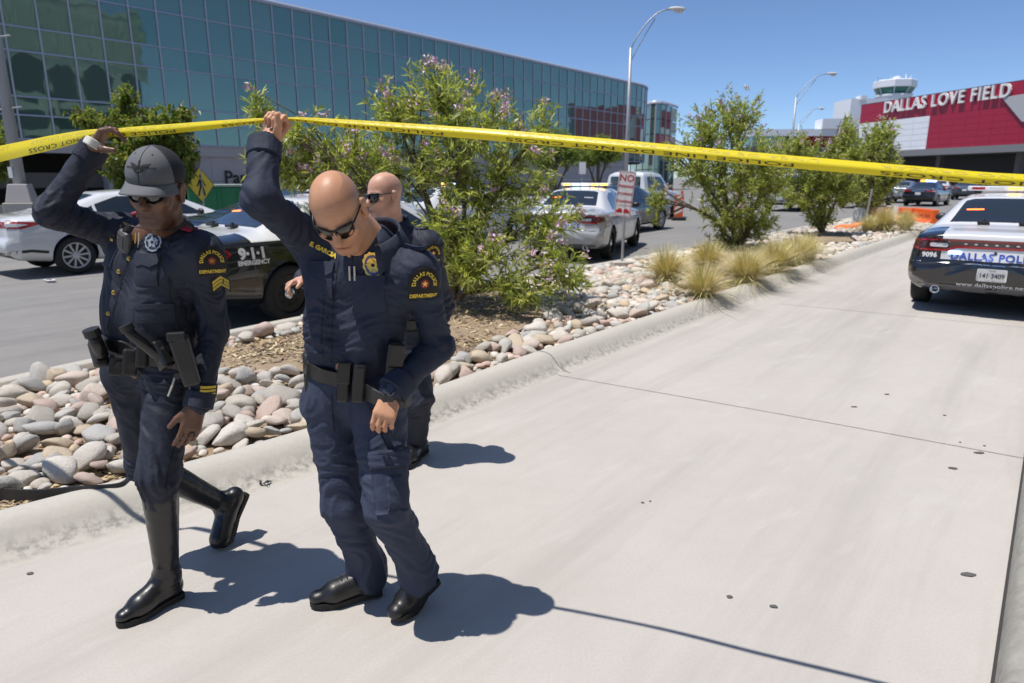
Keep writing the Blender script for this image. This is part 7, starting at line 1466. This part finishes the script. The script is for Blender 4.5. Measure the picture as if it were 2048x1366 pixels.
# ------------------------------------------------------------ bald officer behind
sk = skinmat('fair_skin', (.68, .385, .275), (.58, .29, .20), .35, .46)
jC = dict(head=J(768, 391, 3.82), neck=J(787, 461, 3.90), Lsh=J(856, 492, 3.84), Lel=J(884, 612, 4.0), Lwr=J(858, 705, 3.85), Rsh=J(712, 486, 4.02), Rel=J(655, 585, 3.86), Rwr=J(608, 556, 3.66), pel=J(790, 655, 3.95), Lhip=J(815, 665, 3.92), Rhip=J(764, 665, 4.0), Lkn=J(838, 795, 3.86), Lan=J(828, 892, 3.99), Rkn=J(762, 790, 3.95), Ran=J(758, 880, 4.12))
C_ = Person('bald officer in sunglasses walking behind the bowing officer', jC, head_frame(46, 4, 2), sk, 1.0); C_.stubble = .12; C_.scalp = .8
C_.body(dict(L=dict(d=nrm(jC['Lwr'] - jC['Lel']), n=nrm(-C_.l), s=C_.f, curl=[(25, 25, 15)] * 4, thumb=(.75, .4, .3, 20)), R=dict(d=nrm(J(572, 570, 3.57) - jC['Rwr']), n=nrm(np.array([.1, -.35, -.9])), s=nrm(np.array([-.2, -1., .35])), curl=[(25, 40, 25), (34, 44, 28), (42, 48, 28), (50, 50, 28)], thumb=(.75, .45, .3, 15))))
c = Clay(.007); C_.torso(c, .008); upC = nrm(C_.ms - C_.pel)
for S in 'LR': c.cone(jC[S + 'sh'], jC[S + 'el'], .070, .058, .03); c.cone(jC[S + 'el'], jC[S + 'wr'], .058, .044, .025)
shC, tsC, _, _ = C_.cloth('shirt', c, m_navy, [(jC['Lel'], .09, 1.5), (jC['Rel'], .08, 1.5), (jC['Lsh'], .09, .8)], .0085, freq=19)
for S in 'LR': d = nrm(jC[S + 'wr'] - jC[S + 'el']); girdle('cuff', C_, [tsC], jC[S + 'wr'] - d * .012, d, .06, .004, m_navy, rmax=.085)
pC = lambda px, py: on(tsC, J(px, py, 3.85), -ray(px, py), .9)
shoulder_patch(shC, tsC, pC(866, 507), nrm(np.array([.45, -.88, .15])), 1.1); coC, tcC = collar(C_, jC['neck'] + UPZ * .018 - C_.f * .006, nrm(UPZ + C_.f * .15), .082, .040, m_navy, flap=.06)
a_, b_ = jC['neck'] + C_.l * .075 + UPZ * .04, jC['Lsh'] + UPZ * .06; d = nrm(b_ - a_); lay('epaulette', poly2d([(-.065, -.021), (.055, -.021), (.055, .021), (-.065, .021), (-.08, 0)], .012), tsC, (a_ + b_) / 2, UPZ + C_.f * .35, -d, m_navy, shC, off=.006, far=.16, inv=False, thick=.010, fit=.05)
sunglasses(C_, 'square', m_lens, .0, 1.03)
c = Clay(.007); c.cone(C_.pel + upC * .06 + C_.l * .06, jC['Lhip'], .105, .105, .04); c.cone(C_.pel + upC * .06 - C_.l * .06, jC['Rhip'], .105, .105, .04)
for S in 'LR': c.cone(jC[S + 'hip'], jC[S + 'kn'], .100, .080, .03); c.cone(jC[S + 'kn'], jC[S + 'an'] + UPZ * .0, .080, .068, .03)
trC, ttC, _, _ = C_.cloth('trousers', c, m_navy, [(jC['Lkn'], .1, 1.3), (jC['Rkn'], .1, 1.3), (jC['Lan'], .08, 1.3)], .009, freq=15)
girdle('duty_belt', C_, [ttC, tsC], C_.pel + upC * .05, upC, .056, .008, m_leather, pad=.004)
for S, hx, tx in (('L', (848, 905), (805, 944)), ('R', (775, 905), (730, 930))):
    hh_, tt_ = G(*hx), G(*tx); hh_ = hh_ + [0, 0, .02]; tt_ = hh_ + nrm((tt_ - hh_) * [1, 1, 0]) * .285; bb_ = hh_ + (tt_ - hh_) * .68; shoe(C_, S, hh_, bb_, tt_, jC[S + 'an'] * [1, 1, 0] + [0, 0, .10], m_leather, None, w=.045)
# ============================================================ police tape
m_tape = mat('yellow_tape', (.92, .77, .025), .35, spec=.5, noise=(9, .2, (.86, .69, .02)))
N_ = m_tape.node_tree.nodes; L_ = m_tape.node_tree.links; tl = N_.new('ShaderNodeBsdfTranslucent'); tl.inputs[0].default_value = (.95, .72, .02, 1); mx = N_.new('ShaderNodeMixShader'); mx.inputs[0].default_value = .38; L_.new(N_['Principled BSDF'].outputs[0], mx.inputs[1]); L_.new(tl.outputs[0], mx.inputs[2]); L_.new(mx.outputs[0], N_['Material Output'].inputs[0])
m_ink = mat('tape_ink', (.07, .052, .008), .5); m_ink2 = mat('tape_ink_faint', (.58, .48, .06), .5)
def sp3(pts, n):
    P_ = np.array(pts, float); Q = np.vstack([2 * P_[0] - P_[1], P_, 2 * P_[-1] - P_[-2]]); out = []
    for i in range(1, len(Q) - 2):
        for t in np.linspace(0, 1, n, endpoint=False): a, b, c, d = Q[i - 1:i + 3]; out.append(.5 * (2 * b + (c - a) * t + (2 * a - 5 * b + 4 * c - d) * t * t + (3 * b - a - 3 * c + d) * t ** 3))
    out.append(P_[-1]); return np.array(out)
hA = J(212, 266, 2.585); hB = J(552, 239, 2.365)
# centre line: position, half width scale, tilt of the ribbon
left_post = np.array([-5.4, 4.45, 1.55]); right_post = np.array([4.2, .50, 1.58])
CP = [(left_post, 1), (J(-160, 345, 3.05), 1.3), (J(0, 307, 2.90), 1.3), (J(120, 281, 2.74), 1.1), (J(180, 268, 2.63), .7), (hA, .45), (J(245, 264, 2.57), .62), (J(330, 258, 2.52), .66), (J(440, 248, 2.44), .52), (J(515, 241, 2.385), .34), (hB, .22), (J(590, 238, 2.35), .28), (J(680, 246, 2.30), .50), (J(850, 259, 2.22), .62), (J(1050, 275, 2.12), .66), (J(1300, 297, 1.98), .64), (J(1600, 325, 1.84), .62), (J(1850, 346, 1.73), .58), (J(2048, 361, 1.65), .55), (np.array([1.70, 1.47, 1.672]), .55), (np.array([2.30, 1.235, 1.65]), .57), (np.array([3.20, .885, 1.615]), .58), (right_post, .6)]
pts4 = sp3([[*p, w] for p, w in CP], 14); C3 = pts4[:, :3]; Wd = pts4[:, 3]
S_ = np.concatenate([[0], np.cumsum(np.linalg.norm(np.diff(C3, axis=0), axis=1))]); sec = [(1.0, .30), (.55, .06), (.1, -.10), (-.1, -.10), (-.6, .05), (-1.0, .22)]
def tape_at(s, v):
    "s along, v across (-1 bottom .. 1 top) -> point on the ribbon"
    p = np.array([np.interp(s, S_, C3[:, i]) for i in range(3)]); p2 = np.array([np.interp(s + .02, S_, C3[:, i]) for i in range(3)]); t = nrm(p2 - p) if np.linalg.norm(p2 - p) > 1e-6 else np.array([1., 0, 0]); w = np.interp(s, S_, Wd)
    n = nrm(np.cross(UPZ, t)); n = -n if n[1] < 0 else n; b = np.interp(v, [a for a, _ in sec[::-1]], [c for _, c in sec[::-1]]); wob = .012 * math.sin(s * 5.1) + .006 * math.sin(s * 13.7)
    hw = .0265; ti = .25 + wob * 6; return p + (UPZ * math.cos(ti) + n * math.sin(ti)) * v * hw * w + n * b * hw * (1.1 + (1 - w) * .8) * (w ** .3)
tp = root('police_tape', 'yellow police line tape held overhead by two officers', 'tape', (0, 2.3, 0)); vv = np.linspace(-1, 1, 9); ss = np.linspace(.0, S_[-1], 420); vs = [tape_at(s, v) for s in ss for v in vv]; k = len(vv)
mk('ribbon', vs, [(i * k + j, (i + 1) * k + j, (i + 1) * k + j + 1, i * k + j + 1) for i in range(len(ss) - 1) for j in range(k - 1)], m_tape, tp, smooth=True)
e_, ef = text2d('POLICE LINE DO NOT CROSS', 1.0, .004, sp=1.05); s_, sf = text2d('LINEA DE POLICIA FAVOR NO CRUZAR', 1.0, .008, sp=1.05)
PR = {'lettering': ([], []), 'lettering_spanish': ([], [])}
def print_row(v2, f2, v0, hv, s0, L, m, nm):
    "lettering printed upside down along the ribbon; both faces show it"
    w = v2[:, 0].max() - v2[:, 0].min(); h = v2[:, 1].max() - v2[:, 1].min(); out = []
    for side in (-1, 1):
        o = []
        for u, v in v2:
            s = s0 + L / 2 - u / w * L; a = v0 - v / h * hv; p = tape_at(s, a); q = tape_at(s + .004, a); r = tape_at(s, a + .02); nn = nrm(np.cross(q - p, r - p)); o.append(p + nn * .0007 * side)
        n0 = len(PR[nm][0]); PR[nm][0].extend(o); PR[nm][1].extend([tuple(i + n0 for i in f) for f in f2])
P_ = 1.02; x = .35
while x < S_[-1] - .6: print_row(e_, ef, -.50, .56, x + P_ * .45, P_ * .80, m_ink, 'lettering'); print_row(s_, sf, .52, .46, x + P_ * .45, P_ * .86, m_ink2, 'lettering_spanish'); x += P_
for nm, m_ in (('lettering', m_ink), ('lettering_spanish', m_ink2)): mk(nm, PR[nm][0], PR[nm][1], m_, tp, kind='stuff')
for nm, pp, lab in (('steel_post', right_post, 'steel sign post holding the right end of the tape, outside the picture'), ('steel_post', left_post, 'steel sign post holding the left end of the tape, outside the picture')):
    tag(MB().tube([(pp[0], pp[1], 0), (pp[0], pp[1], 2.3)], .03, 8).build(nm, m_galv), lab, 'post', 'posts holding the tape')
bpy.context.view_layer.update()
